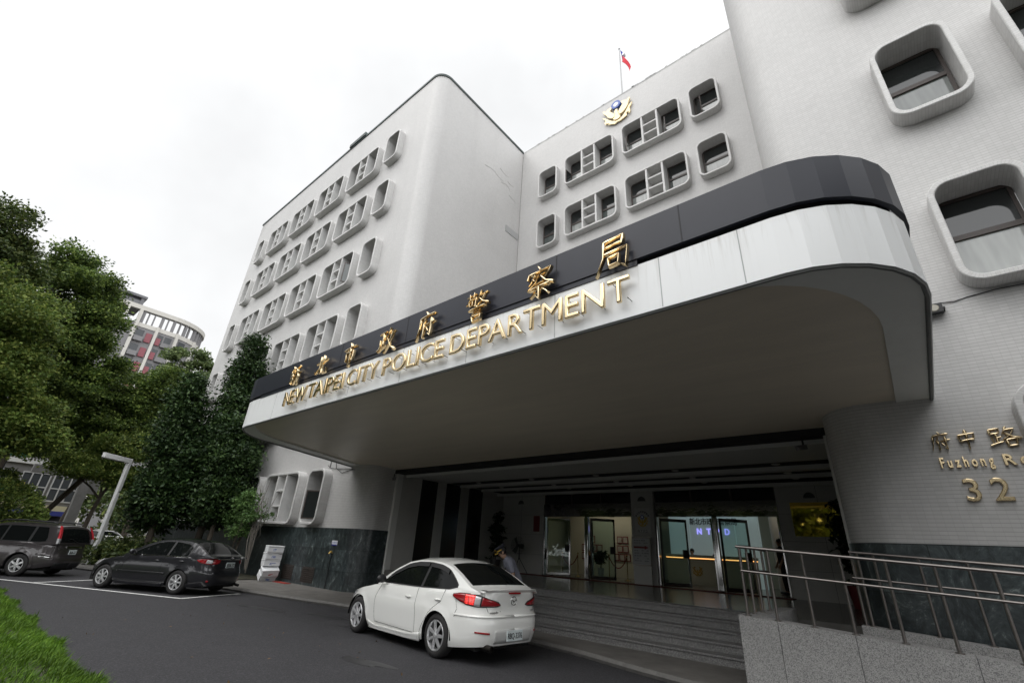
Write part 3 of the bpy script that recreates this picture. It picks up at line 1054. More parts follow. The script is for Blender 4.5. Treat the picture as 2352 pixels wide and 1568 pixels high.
# lobby behind the doors
M_lob = mat("lobby_cream", (0.55, 0.52, 0.42), 0.6)
for nm, b_ in (("lobby_wall", (-15.0, 24.4, PZ, -1.1, 24.6, 4.3)), ("lobby_wall", (-15.2, YC + 0.3, PZ, -15.0, 24.4, 4.3)),
               ("lobby_wall", (-1.1, YC + 0.3, PZ, -0.9, 24.4, 4.3)), ("lobby_ceiling", (-15.0, YC + 0.26, 4.06, -1.1, 24.4, 4.2))):
    bpart(boxo(nm, b_, M_lob))
hw = MB()
hw.box(-14.2, 21.9, PZ, -9.4, 22.05, 3.7)
bpart(hw.build("honour_wall", mat("honour_wall_cream", (0.55, 0.53, 0.42), 0.55)))
M_backlit = emit("backlit_glass", (0.62, 0.80, 0.82), 0.085, (0.5, 0.6, 0.62))
for i in range(4):
    x0 = -9.15 + i * 0.98
    bpart(boxo("backlit_screen", (x0, 22.6, PZ, x0 + 0.965, 22.68, 4.06), M_backlit))
bt = MB(); bt.box(-9.15, 22.3, 3.95, -5.25, 22.5, 4.05)
bpart(bt.build("screen_light", emit("cool_cove_light", (0.75, 0.92, 0.95), 0.9)))
M_ll = (emit("lobby_lamp", (1.0, 0.93, 0.76), 5.0))
bpart(boxo("lobby_light", (-13.0, 20.6, 4.02, -10.0, 20.75, 4.05), M_ll)); bpart(boxo("lobby_light", (-4.9, 21.0, 4.02, -3.9, 21.2, 4.05), M_ll))
lc = MB(); lc.lathe([(0.3, PZ), (0.3, 4.06)], 24, Matrix.Translation((-4.45, 22.2, 0)))
bpart(lc.build("lobby_column", M_panel_w, smooth=True))
# cracks and repairs on the left wing's side wall
rr = random.Random(5)
M_crack = mat("crack_grey", (0.20, 0.19, 0.18), 0.9)
for y0, z0, n in ((13.9, 22.6, 11), (15.2, 23.4, 6), (15.4, 22.4, 7), (16.2, 21.9, 5), (16.0, 22.9, 4)):
    pts = [(XL + 0.004, y0, z0)]
    for i in range(n):
        y0 += rr.uniform(0.08, 0.22); z0 += rr.uniform(-0.10, 0.075)
        if y0 > YC - 0.05: break
        pts.append((XL + 0.004, y0, z0))
    cr_ = MB(); cr_.tube(pts, [0.009 * (1 - 0.7 * i / max(1, len(pts) - 1)) for i in range(len(pts))], 5)
    bpart(cr_.build("wall_crack", M_crack))
cr_ = MB(); cr_.tube([(XL + 0.004, YC - 0.012, z) for z in (5.9, 12, 18, 26.2)], 0.012, 5)
bpart(cr_.build("corner_joint", M_crack))
rp = MB()
rp.box(XL - 0.01, 16.1, 19.1, XL + 0.03, 17.25, 19.55)
bpart(rp.build("wall_patch", mat("grey_patch", (0.36, 0.36, 0.36), 0.6)))

# ================================================================ lettering
def text_mesh(txt, size=1.0, extrude=0.03, bevel=0.0, offset=0.0, res=3):
    cu = bpy.data.curves.new("t", 'FONT')
    cu.body = txt
    cu.size = size
    cu.extrude = extrude
    cu.bevel_depth = bevel
    cu.bevel_resolution = 2
    cu.offset = offset
    cu.resolution_u = res
    o = bpy.data.objects.new("t", cu)
    COL.objects.link(o)
    bpy.context.view_layer.update()
    dg = bpy.context.evaluated_depsgraph_get()
    me = bpy.data.meshes.new_from_object(o.evaluated_get(dg))
    bpy.data.objects.remove(o)
    bpy.data.curves.remove(cu)
    return me

def fit(me, w=None, h=None, depth=None):
    """move the glyph's box to its own centre and scale it to w x h (x, y) with the given depth in z"""
    n = len(me.vertices)
    a = np.empty(n * 3); me.vertices.foreach_get("co", a); a = a.reshape(-1, 3)
    lo, hi = a.min(0), a.max(0)
    sc = np.ones(3)
    if w: sc[0] = w / max(hi[0] - lo[0], 1e-6)
    if h: sc[1] = h / max(hi[1] - lo[1], 1e-6)
    if w and not h: sc[1] = sc[0]
    if h and not w: sc[0] = sc[1]
    if depth: sc[2] = depth / max(hi[2] - lo[2], 1e-6)
    a = (a - (lo + hi) / 2) * sc
    me.vertices.foreach_set("co", a.ravel())
    me.update()
    return (hi - lo) * sc

def face_front(x, y, z):
    """matrix for a text mesh standing upright and facing the street (-Y)"""
    return Matrix.Translation((x, y, z)) @ Matrix.Rotation(R(90), 4, 'X')

def letter(me, name, m, parent, mw, smooth=True):
    me.materials.clear()
    me.materials.append(m)
    if smooth:
        me.shade_smooth(); me.set_sharp_from_angle(angle=R(40))
    o = bpy.data.objects.new(name, me)
    COL.objects.link(o)
    o.parent = parent
    o.matrix_parent_inverse = Matrix.Translation(-parent.location)
    o.matrix_basis = mw
    return o

KERN = {'RT': -0.13, 'TA': -0.20, 'PA': -0.18, 'AR': -0.05, 'TY': -0.2, 'EW': -0.05, 'IT': -0.04, 'LI': -0.05, 'TM': -0.04}

def word_row(txt, x0, x1, zc, y, h, m, parent, depth, bevel=0.0, offset=0.0, gap=0.10, name="letter", extrude=0.05, mwf=None):
    """letters of one word spread between x0 and x1"""
    ms, ws = [], []
    for c in txt:
        me = text_mesh(c, 1.0, extrude, bevel, offset)
        ms.append(me)
        n = len(me.vertices); a = np.empty(n * 3); me.vertices.foreach_get("co", a); a = a.reshape(-1, 3)
        ws.append((a[:, 0].max() - a[:, 0].min(), a[:, 1].min(), a[:, 1].max()))
    cap = max(w[2] for w in ws)
    k = h / cap if cap else 1
    tot = sum(w[0] for w in ws) * k
    g = gap * h
    kx = (x1 - x0 - g * (len(txt) - 1)) / tot
    kadd = -sum(KERN.get(txt[i:i + 2], 0) for i in range(len(txt) - 1)) * h / max(1, len(txt) - 1)
    x = x0
    out = []
    for i, (me, w) in enumerate(zip(ms, ws)):
        ww = w[0] * k * kx
        hh = (w[2] - w[1]) * k
        fit(me, ww, hh, depth)
        zz = zc - h / 2 + (w[1] + w[2]) / 2 * k
        out.append(letter(me, name, m, parent, mwf(x + ww / 2, zz) if mwf else face_front(x + ww / 2, y, zz)))
        x += ww + g + KERN.get(txt[i:i + 2], 0) * h + kadd
    return out

# gilded Chinese characters across the black band
cs_sign = thing("building_sign", "row of gilded brush-style Chinese characters standing off the black canopy band", "sign", (-7.2, 5.0, 5.56))
# each character as brush strokes: (x, y) along the stroke on a 100-unit grid, then half-width at its ends
STROKES = {
"新": [([(28, 100), (35, 89)], 3, 6), ([(8, 80), (48, 87)], 4, 4), ([(17, 77), (24, 65)], 3, 5), ([(43, 80), (34, 66)], 5, 2), ([(2, 60), (54, 69)], 5, 4),
      ([(8, 42), (50, 50)], 4, 4), ([(29, 62), (30, 6), (21, 13)], 6, 2), ([(27, 43), (6, 16)], 5, 1), ([(33, 41), (49, 25)], 3, 6),
      ([(90, 97), (62, 84)], 6, 2), ([(63, 84), (60, 48), (44, 2)], 6, 1), ([(60, 56), (102, 64)], 4, 5), ([(81, 59), (81, -4)], 6, 3)],
"北": [([(4, 60), (36, 68)], 4, 4), ([(36, 94), (35, 12)], 6, 4), ([(0, 16), (40, 36)], 6, 2), ([(94, 76), (58, 54)], 6, 2), ([(58, 98), (57, 24), (64, 9), (94, 10), (99, 32)], 6, 2)],
"市": [([(47, 104), (56, 88)], 3, 7), ([(0, 73), (104, 84)], 5, 5), ([(20, 58), (22, 18)], 6, 3), ([(20, 57), (82, 65), (80, 20), (68, 28)], 5, 2), ([(51, 82), (51, -8)], 7, 3)],
"政": [([(2, 83), (50, 91)], 4, 4), ([(28, 87), (28, 24)], 6, 5), ([(28, 55), (48, 60)], 4, 4), ([(11, 58), (12, 20)], 5, 4), ([(-4, 12), (52, 31)], 6, 2),
      ([(70, 102), (52, 62)], 6, 1), ([(62, 76), (102, 84)], 4, 4), ([(88, 80), (72, 36), (42, -4)], 6, 1), ([(60, 58), (80, 22), (110, 0)], 3, 8)],
"府": [([(46, 106), (55, 92)], 3, 7), ([(12, 81), (100, 92)], 5, 5), ([(15, 82), (13, 42), (-4, -6)], 6, 1), ([(44, 76), (24, 42)], 6, 1), ([(36, 58), (36, 0)], 6, 4),
      ([(48, 50), (102, 58)], 4, 5), ([(79, 76), (79, 4), (66, 14)], 7, 2), ([(55, 40), (66, 24)], 3, 6)],
"警": [([(2, 91), (48, 97)], 3, 3), ([(15, 102), (17, 84)], 4, 3), ([(36, 105), (33, 86)], 4, 3), ([(16, 84), (0, 62)], 5, 1), ([(12, 78), (46, 83), (43, 50), (35, 54)], 4, 2),
      ([(13, 70), (30, 73), (28, 58), (14, 57), (13, 70)], 3, 3), ([(68, 105), (52, 76)], 5, 1), ([(62, 86), (100, 93)], 3, 4), ([(86, 88), (70, 64), (46, 48)], 5, 1), ([(62, 77), (80, 60), (108, 49)], 3, 7),
      ([(47, 52), (55, 44)], 3, 5), ([(12, 38), (92, 45)], 4, 4), ([(30, 29), (72, 33)], 3, 3), ([(30, 20), (70, 24)], 3, 3), ([(30, 13), (35, -6), (67, -3), (71, 16), (30, 13)], 4, 4)],
"察": [([(47, 106), (55, 94)], 3, 7), ([(12, 85), (6, 68)], 4, 6), ([(12, 84), (96, 92), (86, 75)], 5, 3), ([(36, 79), (12, 46)], 5, 1), ([(30, 72), (50, 75), (36, 52), (6, 30)], 4, 1), ([(27, 65), (35, 57)], 3, 4),
      ([(58, 74), (86, 79), (64, 52)], 4, 1), ([(58, 70), (78, 48), (106, 36)], 3, 8), ([(33, 44), (70, 48)], 3, 4), ([(12, 29), (92, 37)], 4, 5), ([(51, 35), (51, -6), (40, 4)], 6, 2), ([(36, 22), (18, 2)], 5, 1), ([(64, 24), (85, 6)], 3, 6)],
"局": [([(22, 95), (86, 101), (80, 74)], 5, 5), ([(24, 74), (82, 80)], 4, 4), ([(22, 96), (18, 44), (-8, -8)], 7, 1), ([(22, 55), (98, 62), (90, 2), (70, 14)], 5, 2), ([(34, 40), (37, 15), (66, 18), (70, 45), (34, 40)], 4, 4)],
"中": [([(8, 76), (17, 38)], 6, 4), ([(8, 75), (92, 84), (82, 44)], 5, 4), ([(18, 42), (84, 50)], 5, 5), ([(50, 106), (50, -8)], 8, 3)],
"路": [([(4, 93), (42, 97), (37, 72), (9, 69), (4, 93)], 5, 5), ([(25, 70), (25, 20)], 5, 5), ([(26, 47), (43, 51)], 4, 4), ([(9, 51), (10, 18)], 5, 4), ([(-4, 6), (46, 24)], 6, 3),
      ([(68, 105), (48, 64)], 6, 2), ([(62, 87), (95, 92), (74, 56), (44, 32)], 5, 2), ([(58, 73), (80, 50), (112, 37)], 4, 8), ([(58, 33), (61, 0), (89, 3), (95, 39), (58, 33)], 5, 5)],
}
def brush_char(c, w, h, depth, fat=1.0):
    """raised, tapering strokes with a ridge, as cast lettering has"""
    k = MB()
    sx, sy = w / 104.0, h / 108.0
    for si, (pts, wa, wb) in enumerate(STROKES[c]):
        q = []
        for (xa, ya), (xb, yb) in zip(pts, pts[1:]):
            n = max(2, int(math.hypot(xb - xa, yb - ya) / 9))
            for i in range(n):
                t = i / n
                bow = math.sin(math.pi * t) * (0.03 if len(pts) == 2 else 0.0)
                q.append((xa + (xb - xa) * t - (yb - ya) * bow, ya + (yb - ya) * t + (xb - xa) * bow))
        q.append(pts[-1])
        n = len(q) - 1
        rows = []
        for i, (x, y) in enumerate(q):
            a, b = q[max(i - 1, 0)], q[min(i + 1, n)]
            dx, dy = b[0] - a[0], b[1] - a[1]
            L_ = math.hypot(dx, dy) or 1
            nx, ny = -dy / L_, dx / L_
            t = i / n
            hw = fat * (wa + (wb - wa) * t) * (1.0 + 0.25 * math.cos(2 * math.pi * t))
            e = 0.45 if i in (0, n) else 1.0
            px, py = (x - 50) * sx, (y - 49) * sy
            rr_ = []
            for f, z in ((-1, -0.5), (-0.95, 0.1), (-0.45, 0.45), (0, 0.5), (0.45, 0.45), (0.95, 0.1), (1, -0.5)):
                rr_.append((px + nx * hw * e * f * sx, py + ny * hw * e * f * sy, z * depth - si * 0.0002))
            rows.append(rr_)
        k.grid(rows, flip=True)
        k.add(rows[0], [tuple(range(7))]); k.add(rows[-1], [tuple(reversed(range(7)))])
    me = bpy.data.meshes.new("glyph")
    me.from_pydata(k.v, [], k.f)
    bm = bmesh.new(); bm.from_mesh(me)
    bmesh.ops.remove_doubles(bm, verts=bm.verts, dist=1e-6)
    bmesh.ops.recalc_face_normals(bm, faces=bm.faces)
    bm.to_mesh(me); bm.free()
    return me
CH = [("新", -11.93, 0.54), ("北", -10.55, 0.56), ("市", -9.29, 0.50), ("政", -7.88, 0.56), ("府", -6.58, 0.52), ("警", -5.20, 0.54), ("察", -3.82, 0.54), ("局", -2.50, 0.50)]
for i, (c, x, w) in enumerate(CH):
    letter(brush_char(c, w, 0.58, 0.07), "character", M_gold, cs_sign, face_front(x, 4.965, 5.575))
en_sign = thing("building_sign", "gilded capital letters reading NEW TAIPEI CITY POLICE DEPARTMENT on the white fascia", "sign", (-7.2, 5.0, 4.98))
for wd, a, b in (("NEW", -12.27, -11.05), ("TAIPEI", -11.0, -9.35), ("CITY", -9.22, -8.01), ("POLICE", -7.89, -5.97), ("DEPARTMENT", -5.84, -2.26)):
    word_row(wd, a + 0.02, b - 0.02, 4.975, 4.985, 0.385, M_gold, en_sign, 0.06, bevel=0.024, offset=-0.016, gap=0.09, extrude=0.02)
for o in list(kids(en_sign)) + list(kids(cs_sign)):
    c = o.matrix_basis.translation
    for sx, sz in ((0.12, -0.15), (-0.10, 0.14)):
        pins = MB()
        pins.tube([(c.x + sx, 4.985, c.z + sz), (c.x + sx + 0.01, 5.12, c.z + sz - 0.01)], 0.006, 4)
        q = pins.build("mounting_pin", M_trim, o)
        q.matrix_parent_inverse = o.matrix_basis.inverted()

# address lettering on the right wing (the wall is flat here, the letters sit on it)
ad = thing("address_sign", "gilded address lettering reading 府中路 Fuzhong Rd 32 on the tiled right wing", "sign", (1.0, YW, 3.2))
XO = XR + RC
def on_right(x, z, d=0.03):
    if x < XO:
        t = math.asin(min(1, (XO - x) / RC))
        nx, ny = -math.sin(t), -math.cos(t)
        py = YW + RC - RC * math.cos(t)
        return Matrix.Translation((x + nx * d, py + ny * d, z)) @ Matrix.Rotation(-t, 4, 'Z') @ Matrix.Rotation(R(90), 4, 'X')
    return face_front(x, YW - d, z)
for i, (c, x, w) in enumerate((("府", 0.555, 0.235), ("中", 0.865, 0.235), ("路", 1.26, 0.31))):
    letter(brush_char(c, w, 0.29, 0.05, 1.25), "character", M_gold, ad, on_right(x, 3.575, 0.045))
def ad_row(txt, x0, x1, zc, h, off, gap=0.2):
    return word_row(txt, x0, x1, zc, 0, h, M_gold, ad, 0.04, bevel=0.022, offset=off - 0.005, gap=gap, extrude=0.02, mwf=lambda x, z: on_right(x, z))
ad_row("Fuzhong", 0.47, 1.07, 3.255, 0.155, 0.02)
ad_row("Rd", 1.17, 1.44, 3.255, 0.155, 0.02)
ad_row("32", 0.64, 1.14, 2.845, 0.32, 0.0, gap=0.38)

# ---------------------------------------------------------------- police emblem (eagle, wreath, sun disc)
EM = dict(
 rw=[(0.13, -0.17), (0.3, 0.1), (0.45, 0.26), (0.63, 0.32), (0.84, 0.49), (0.87, 0.37), (0.76, 0.12), (0.71, -0.06), (0.62, -0.2), (0.48, -0.35), (0.31, -0.44), (0.15, -0.42)],
 rl=[(0.3, 0.51), (0.38, 0.58), (0.62, 0.44), (0.62, 0.31), (0.49, 0.28), (0.39, 0.33)],
 lw=[(-0.87, 0.52), (-0.73, 0.42), (-0.56, 0.28), (-0.36, 0.16), (-0.24, -0.04), (-0.1, -0.23), (-0.13, -0.39), (-0.26, -0.46), (-0.42, -0.35), (-0.58, -0.15), (-0.65, 0.05), (-0.81, 0.31)],
 ll=[(-0.62, 0.35), (-0.6, 0.5), (-0.42, 0.56), (-0.3, 0.51), (-0.33, 0.37), (-0.46, 0.26)],
 bd=[(-0.13, 0.01), (-0.03, 0.11), (0.07, 0.09), (0.09, -0.14), (0.13, -0.38), (0.15, -0.47), (0.24, -0.56), (0.18, -0.7), (0.02, -0.74), (-0.14, -0.69), (-0.23, -0.56), (-0.13, -0.44), (-0.08, -0.24)],
 wr=[(-0.93, 0.07), (-0.78, -0.05), (-0.66, -0.18), (-0.5, -0.41), (-0.31, -0.61), (-0.07, -0.76), (0.13, -0.77), (0.32, -0.7), (0.51, -0.48), (0.64, -0.27), (0.77, -0.1), (0.96, 0.06), (0.9, -0.13), (0.77, -0.32), (0.83, -0.46), (0.79, -0.67), (0.73, -0.75), (0.72, -0.52), (0.58, -0.59), (0.61, -0.79), (0.39, -0.86), (0.19, -0.92), (-0.03, -0.89), (-0.16, -0.95), (-0.4, -0.8), (-0.6, -0.73), (-0.47, -0.72), (-0.7, -0.53), (-0.7, -0.69), (-0.79, -0.49), (-0.77, -0.37), (-0.71, -0.33)])
M_emgold = mat("emblem_gilt", (0.80, 0.66, 0.40), 0.35, 0.25)
M_emblue = mat("emblem_blue", (0.035, 0.09, 0.36), 0.4)
M_emwhite = mat("emblem_white", (0.8, 0.8, 0.82), 0.4)
def emblem_parts(parent, cx, y, cz, s, mg=M_emgold, dep=0.10):
    def ex(keys, d0, d1, name):
        k = MB()
        for q in keys:
            k.prism(EM[q], lambda a, b, d: (cx + a * s, y + d, cz + b * s), d0, d1)
        o = k.build(name, mg, None, fixn=True)
        return o
    out = [ex(("wr", "rl", "ll"), -dep * 0.6, -0.004, "wreath"), ex(("rw", "lw", "bd"), -dep, -0.004, "eagle")]
    k = MB()
    disc = [(0.29 * s * math.cos(2 * math.pi * i / 28), 0.29 * s * math.sin(2 * math.pi * i / 28)) for i in range(28)]
    k.prism(disc, lambda a, b, d: (cx + a, y + d, cz + 0.47 * s + b), -dep * 1.2, -0.004)
    out.append(k.build("sun_disc", M_emblue, None, fixn=True))
    k = MB()
    star = []
    for i in range(24):
        r_ = (0.2 if i % 2 == 0 else 0.125) * s
        star.append((r_ * math.sin(2 * math.pi * i / 24), r_ * math.cos(2 * math.pi * i / 24)))
    k.prism(star, lambda a, b, d: (cx + a, y + d, cz + 0.47 * s + b), -dep * 1.2 - 0.006 * s, -dep * 1.1)
    out.append(k.build("white_sun", M_emwhite, None, fixn=True))
    for o in out:
        o.parent = parent
        if parent.type == 'EMPTY' or True:
            o.matrix_parent_inverse = Matrix.Translation(-parent.location)
    return out
em = thing("police_emblem", "large gilt eagle and wreath emblem with a blue sun disc high on the middle wall", "emblem", (-8.03, YC, 25.2))
emblem_parts(em, -8.03, YC - 0.05, 25.2, 1.0, dep=0.12)

# ---------------------------------------------------------------- flagpole and flag on the roof
fpz = 31.25
fpole = thing("flagpole", "thin white flagpole on the roof edge above the emblem", "flagpole", (-7.83, 17.75, ROOF - 0.4))
k = MB(); k.tube([(0, 0, 0), (0, 0, fpz - ROOF + 0.4)], [0.055, 0.035], 8); k.ball((0, 0, fpz - ROOF + 0.45), 0.07, 8)
k.build("pole", mat("pole_grey", (0.38, 0.38, 0.38), 0.4), fpole, smooth=True)
M_fred = mat("flag_red", (0.62, 0.03, 0.05), 0.75); M_fblue = mat("flag_blue", (0.02, 0.04, 0.34), 0.75)
fk = MB()
rows, n1, n2 = [], 18, 10
for i in range(n1 + 1):
    u = i / n1
    rows.append([(0.05 + 0.55 * u + 0.05 * math.sin(9 * u + 2 * v / n2), 0.12 * math.sin(8 * u + 1.5 * v / n2), -(2.0 * u ** 1.1) - (v / n2) * (1.0 - 0.5 * u)) for v in range(n2 + 1)])
fk.grid(rows)
for i in range(len(fk.f)):
    u, v = i // n2, i % n2
    fk.m[i] = 1 if (u < n1 // 2 - 1 and v < n2 // 2) else 0
flg = fk.build("flag", [M_fred, M_fblue], fpole, smooth=True)
flg.location = (0, 0, fpz - ROOF + 0.30)
sd = flg.modifiers.new("thick", 'SOLIDIFY'); sd.thickness = 0.008
k = MB()
star = []
for i in range(24):
    r_ = 0.125 if i % 2 == 0 else 0.07
    star.append((r_ * math.sin(2 * math.pi * i / 24), r_ * math.cos(2 * math.pi * i / 24)))
k.prism(star, lambda a, b, d: (0.25 + a * 0.7, 0.05 + d, -0.62 + b * 1.2), -0.10, 0.12)
sn = k.build("flag_sun", M_emwhite, flg, fixn=True)

# ---------------------------------------------------------------- floodlight and its cable on the right wing
fld = thing("floodlight", "small black floodlight bracketed to the tiled right wing beside the canopy", "floodlight", (1.03, YW, 5.78))
k = MB()
k.box(-0.10, -0.16, -0.085, 0.12, -0.06, 0.085); k.box(-0.14, -0.12, -0.02, -0.10, 0.0, 0.02); k.box(0.12, -0.12, -0.02, 0.15, 0.0, 0.02); k.box(-0.14, -0.02, -0.03, 0.15, 0.0, 0.03)
for i in range(5): k.box(-0.09 + i * 0.045, -0.06, -0.08, -0.075 + i * 0.045, -0.03, 0.08)
k.build("housing", M_trim, fld, bevel=0.006)
k = MB(); k.lathe([(0.0, 0), (0.055, 0.0), (0.065, 0.012)], 16, Matrix.Translation((0.01, -0.175, 0)) @ Matrix.Rotation(R(-90), 4, 'X'))
k.build("lamp_glass", mat("lamp_glass", (0.35, 0.33, 0.27), 0.1), fld)
k = MB()
k.tube([(0.05, -0.03, 0.09), (0.12, -0.02, 0.13), (0.3, -0.012, 0.11), (0.45, -0.012, 0.14), (0.8, -0.012, 0.17), (1.3, -0.012, 0.16), (2.5, -0.012, 0.2)], 0.008, 5)
k.build("cable", M_trim, fld)

# ================================================================ ramp walls and handrails
def ramp_z(x): return 0.965 - 0.058 * (x + 1.8)
rwk = MB()
def slab(mb, x0, x1, y0, y1, zf, mi=0):
    pts = [(x0, zf(x0)), (x1, zf(x1)), (x1, 0.0), (x0, 0.0)]
    mb.prism(pts, lambda a, b, d: (a, d, b), y0, y1, mi)
rt = thing("ramp_wall", "grey granite-clad front wall of the wheelchair ramp with a sloping top", "wall", (0.5, 7.95, 0))
xs_ = [-2.29, -1.79, -0.93, 0.15, 1.4, 2.8, 6.0]
k = MB()
for a, b in zip(xs_, xs_[1:]):
    slab(k, a + 0.004, b - 0.004, 7.90, 8.22, ramp_z)
slab(k, -2.28, 6, 7.91, 8.21, lambda x: ramp_z(x) - 0.006, 1)
o = k.build("facing_slab", [M_granite, mat("slab_joint", (0.07, 0.07, 0.07), 0.8)], rt, fixn=True)
o.matrix_parent_inverse = Matrix.Translation((-0.5, -7.95, 0))
k = MB()
k.box(-2.29, 8.22, 0, -2.06, 10.6, 0.985)
o = k.build("end_wall", M_granite, rt)
o.matrix_parent_inverse = Matrix.Translation((-0.5, -7.95, 0))
k = MB(); slab(k, -2.06, 6, 8.22, 9.2, lambda x: ramp_z(x) - 0.17)
tag(k.build("ramp", M_step, fixn=True), kind="structure")
r2 = thing("ramp_wall", "low granite kerb wall on the inner side of the ramp along the marble plinth", "wall", (0.5, 9.35, 0))
k = MB(); slab(k, -0.98, 6, 9.2, 9.5, lambda x: ramp_z(x) + 0.02)
o = k.build("facing_slab", M_granite, r2, fixn=True)
o.matrix_parent_inverse = Matrix.Translation((-0.5, -9.35, 0))

def railing(label, runs, posts, low, group="steel handrails of the ramp"):
    t = thing("handrail", label, "handrail", runs[0][0], 0, group)
    inv = Matrix.Translation(-Vector(runs[0][0]))
    def pt(name, k):
        o = k.build(name, M_steel, t, smooth=True); o.matrix_parent_inverse = inv; return o
    for run in runs:
        k = MB(); k.tube(run, 0.022, 10); pt("top_rail", k)
    for run in low:
        k = MB(); k.tube(run, 0.017, 10); pt("lower_rail", k)
    for p, z1 in posts:
        k = MB(); k.tube([p, (p[0], p[1], z1)], 0.019, 8)
        k.lathe([(0.045, 0.0), (0.045, 0.012), (0.02, 0.014)], 12, Matrix.Translation((p[0], p[1], p[2])))
        pt("post", k)
yf = 7.98
topz = lambda x: 1.885 - 0.058 * (x + 2.22)
lowz = lambda x: 1.56 - 0.05 * (x + 2.14)
posts = [((x, yf, ramp_z(x)), topz(x)) for x in (-2.18, -1.80, -1.37, -0.93, -0.45, 0.02, 0.53, 1.1, 1.7, 2.4)]
railing("front steel tube handrail with posts on top of the sloping granite ramp wall",
        [[(-2.22, yf, topz(-2.22)), (3.0, yf, topz(3.0))], [(-2.2, yf, 1.885), (-2.2, 8.4, 1.9), (-2.2, 9.7, 1.89)]],
        posts + [((-2.2, y, 0.985), 1.885) for y in (8.44, 8.9, 9.35)] + [((-2.2, 8.08, 0.985), 1.88)],
        [[(-2.18, yf - 0.03, lowz(-2.18)), (3.0, yf - 0.03, lowz(3.0))], [(-2.17, yf, 1.56), (-2.17, 9.6, 1.56)]])
yb = 9.34
railing("rear steel tube handrail on the low kerb wall in front of the marble plinth",
        [[(-0.95, yb, 1.91), (3.2, yb, 1.69)]],
        [((x, yb, ramp_z(x) + 0.02), 1.905 - 0.053 * (x + 0.9)) for x in (-0.93, -0.85, -0.65, -0.13, 0.38, 0.95, 1.6, 2.3)],
        [[(-0.97, yb - 0.03, 1.555), (3.2, yb - 0.03, 1.36)]])

# ================================================================ white foam boxes by the marble plinth
M_foam = mat("white_foam", (0.70, 0.71, 0.72), 0.75, nz=0.05, ns=4)
M_bluep = mat("blue_print", (0.12, 0.18, 0.45), 0.6)
M_redp = mat("red_print", (0.45, 0.08, 0.08), 0.6)
def foam_box(label, loc, rot, size=(0.40, 0.60, 0.24), pm=None, group="white foam boxes beside the plinth"):
    w, d, h = size
    t = thing("foam_box", label, "box", loc, 0, group)
    t.rotation_euler = rot
    k = MB()
    k.box(-w / 2, -d / 2, 0, w / 2, d / 2, h - 0.055)
    k.build("box_body", M_foam, t, bevel=0.012)
    k = MB()
    k.box(-w / 2 - 0.008, -d / 2 - 0.008, h - 0.05, w / 2 + 0.008, d / 2 + 0.008, h)
    k.build("lid", M_foam, t, bevel=0.012)
    k = MB()
    rr = random.Random(hash(label) % 97 if False else len(label))
    for (fx, fy) in ((1, 0), (0, -1)):
        for i in range(5):
            a = rr.uniform(-0.11, 0.02); z = rr.uniform(0.04, 0.11)
            if fx: k.box(w / 2, a, z, w / 2 + 0.002, a + rr.uniform(0.03, 0.12), z + 0.018)
    k.build("printed_mark", pm or M_bluep, t)
    return t
bx, by, a = -20.0, 9.3, R(-8)
foam_box("white foam box in the upright stack by the plinth, topmost of three", (bx + 0.06, by, 1.11), (0, R(1), a))
foam_box("white foam box in the middle of the upright stack by the plinth", (bx + 0.02, by, 0.865), (0, 0, a + 0.03))
foam_box("white foam box lowest of the upright stack, resting on the tilted boxes", (bx, by, 0.62), (0, R(-1), a - 0.02))
foam_box("tilted white foam box with a red mark under the upright stack", (bx + 0.10, by - 0.02, 0.34), (R(3), R(24), a), pm=M_redp)
foam_box("damaged white foam box lying tilted on the pavement under the others", (bx - 0.05, by - 0.03, 0.17), (R(-4), R(28), a))
k = MB(); k.box(-19.6, 9.35, 0.104, -18.6, 9.6, 0.12); 
tag(k.build("red_mat", mat("red_plastic", (0.3, 0.03, 0.02), 0.6)), "flat strip of red plastic on the paving beside the foam boxes", "strip")

# small notice and tap pipe on the plinth
ns_ = thing("notice_plate", "small white and blue notice plate screwed to the dark marble plinth", "sign", (-16.5, YW - 0.04, 1.55))
k = MB(); k.box(-0.17, -0.012, -0.06, 0.19, 0.0, 0.11); k.build("plate", mat("plate_paper", (0.72, 0.72, 0.74), 0.5), ns_)
k = MB(); k.box(-0.17, -0.015, -0.06, 0.19, -0.012, -0.015); k.build("blue_band", mat("notice_blue", (0.04, 0.05, 0.26), 0.5), ns_)
for w_, a_, b_ in (("人行出入口", -0.15, 0.17),):
    word_row(w_, -16.5 + a_, -16.5 + b_, 1.60, YW - 0.055, 0.06, M_bluep, ns_, 0.004, gap=0.2)
tp = thing("water_tap", "yellow garden tap on a thin pipe rising up the marble plinth", "tap", (-16.55, YW - 0.06, 0.1))
k = MB(); k.tube([(0, 0, 0), (0.02, 0, 1.15)], 0.013, 6); k.build("pipe", M_trim, tp)
k = MB(); k.tube([(0.02, 0.02, 1.15), (0.02, -0.06, 1.18), (0.0, -0.10, 1.12)], 0.022, 8); k.box(-0.05, -0.05, 1.19, 0.1, -0.03, 1.22)
k.build("spout", mat("brass_yellow", (0.62, 0.42, 0.12), 0.35, 0.6), tp)
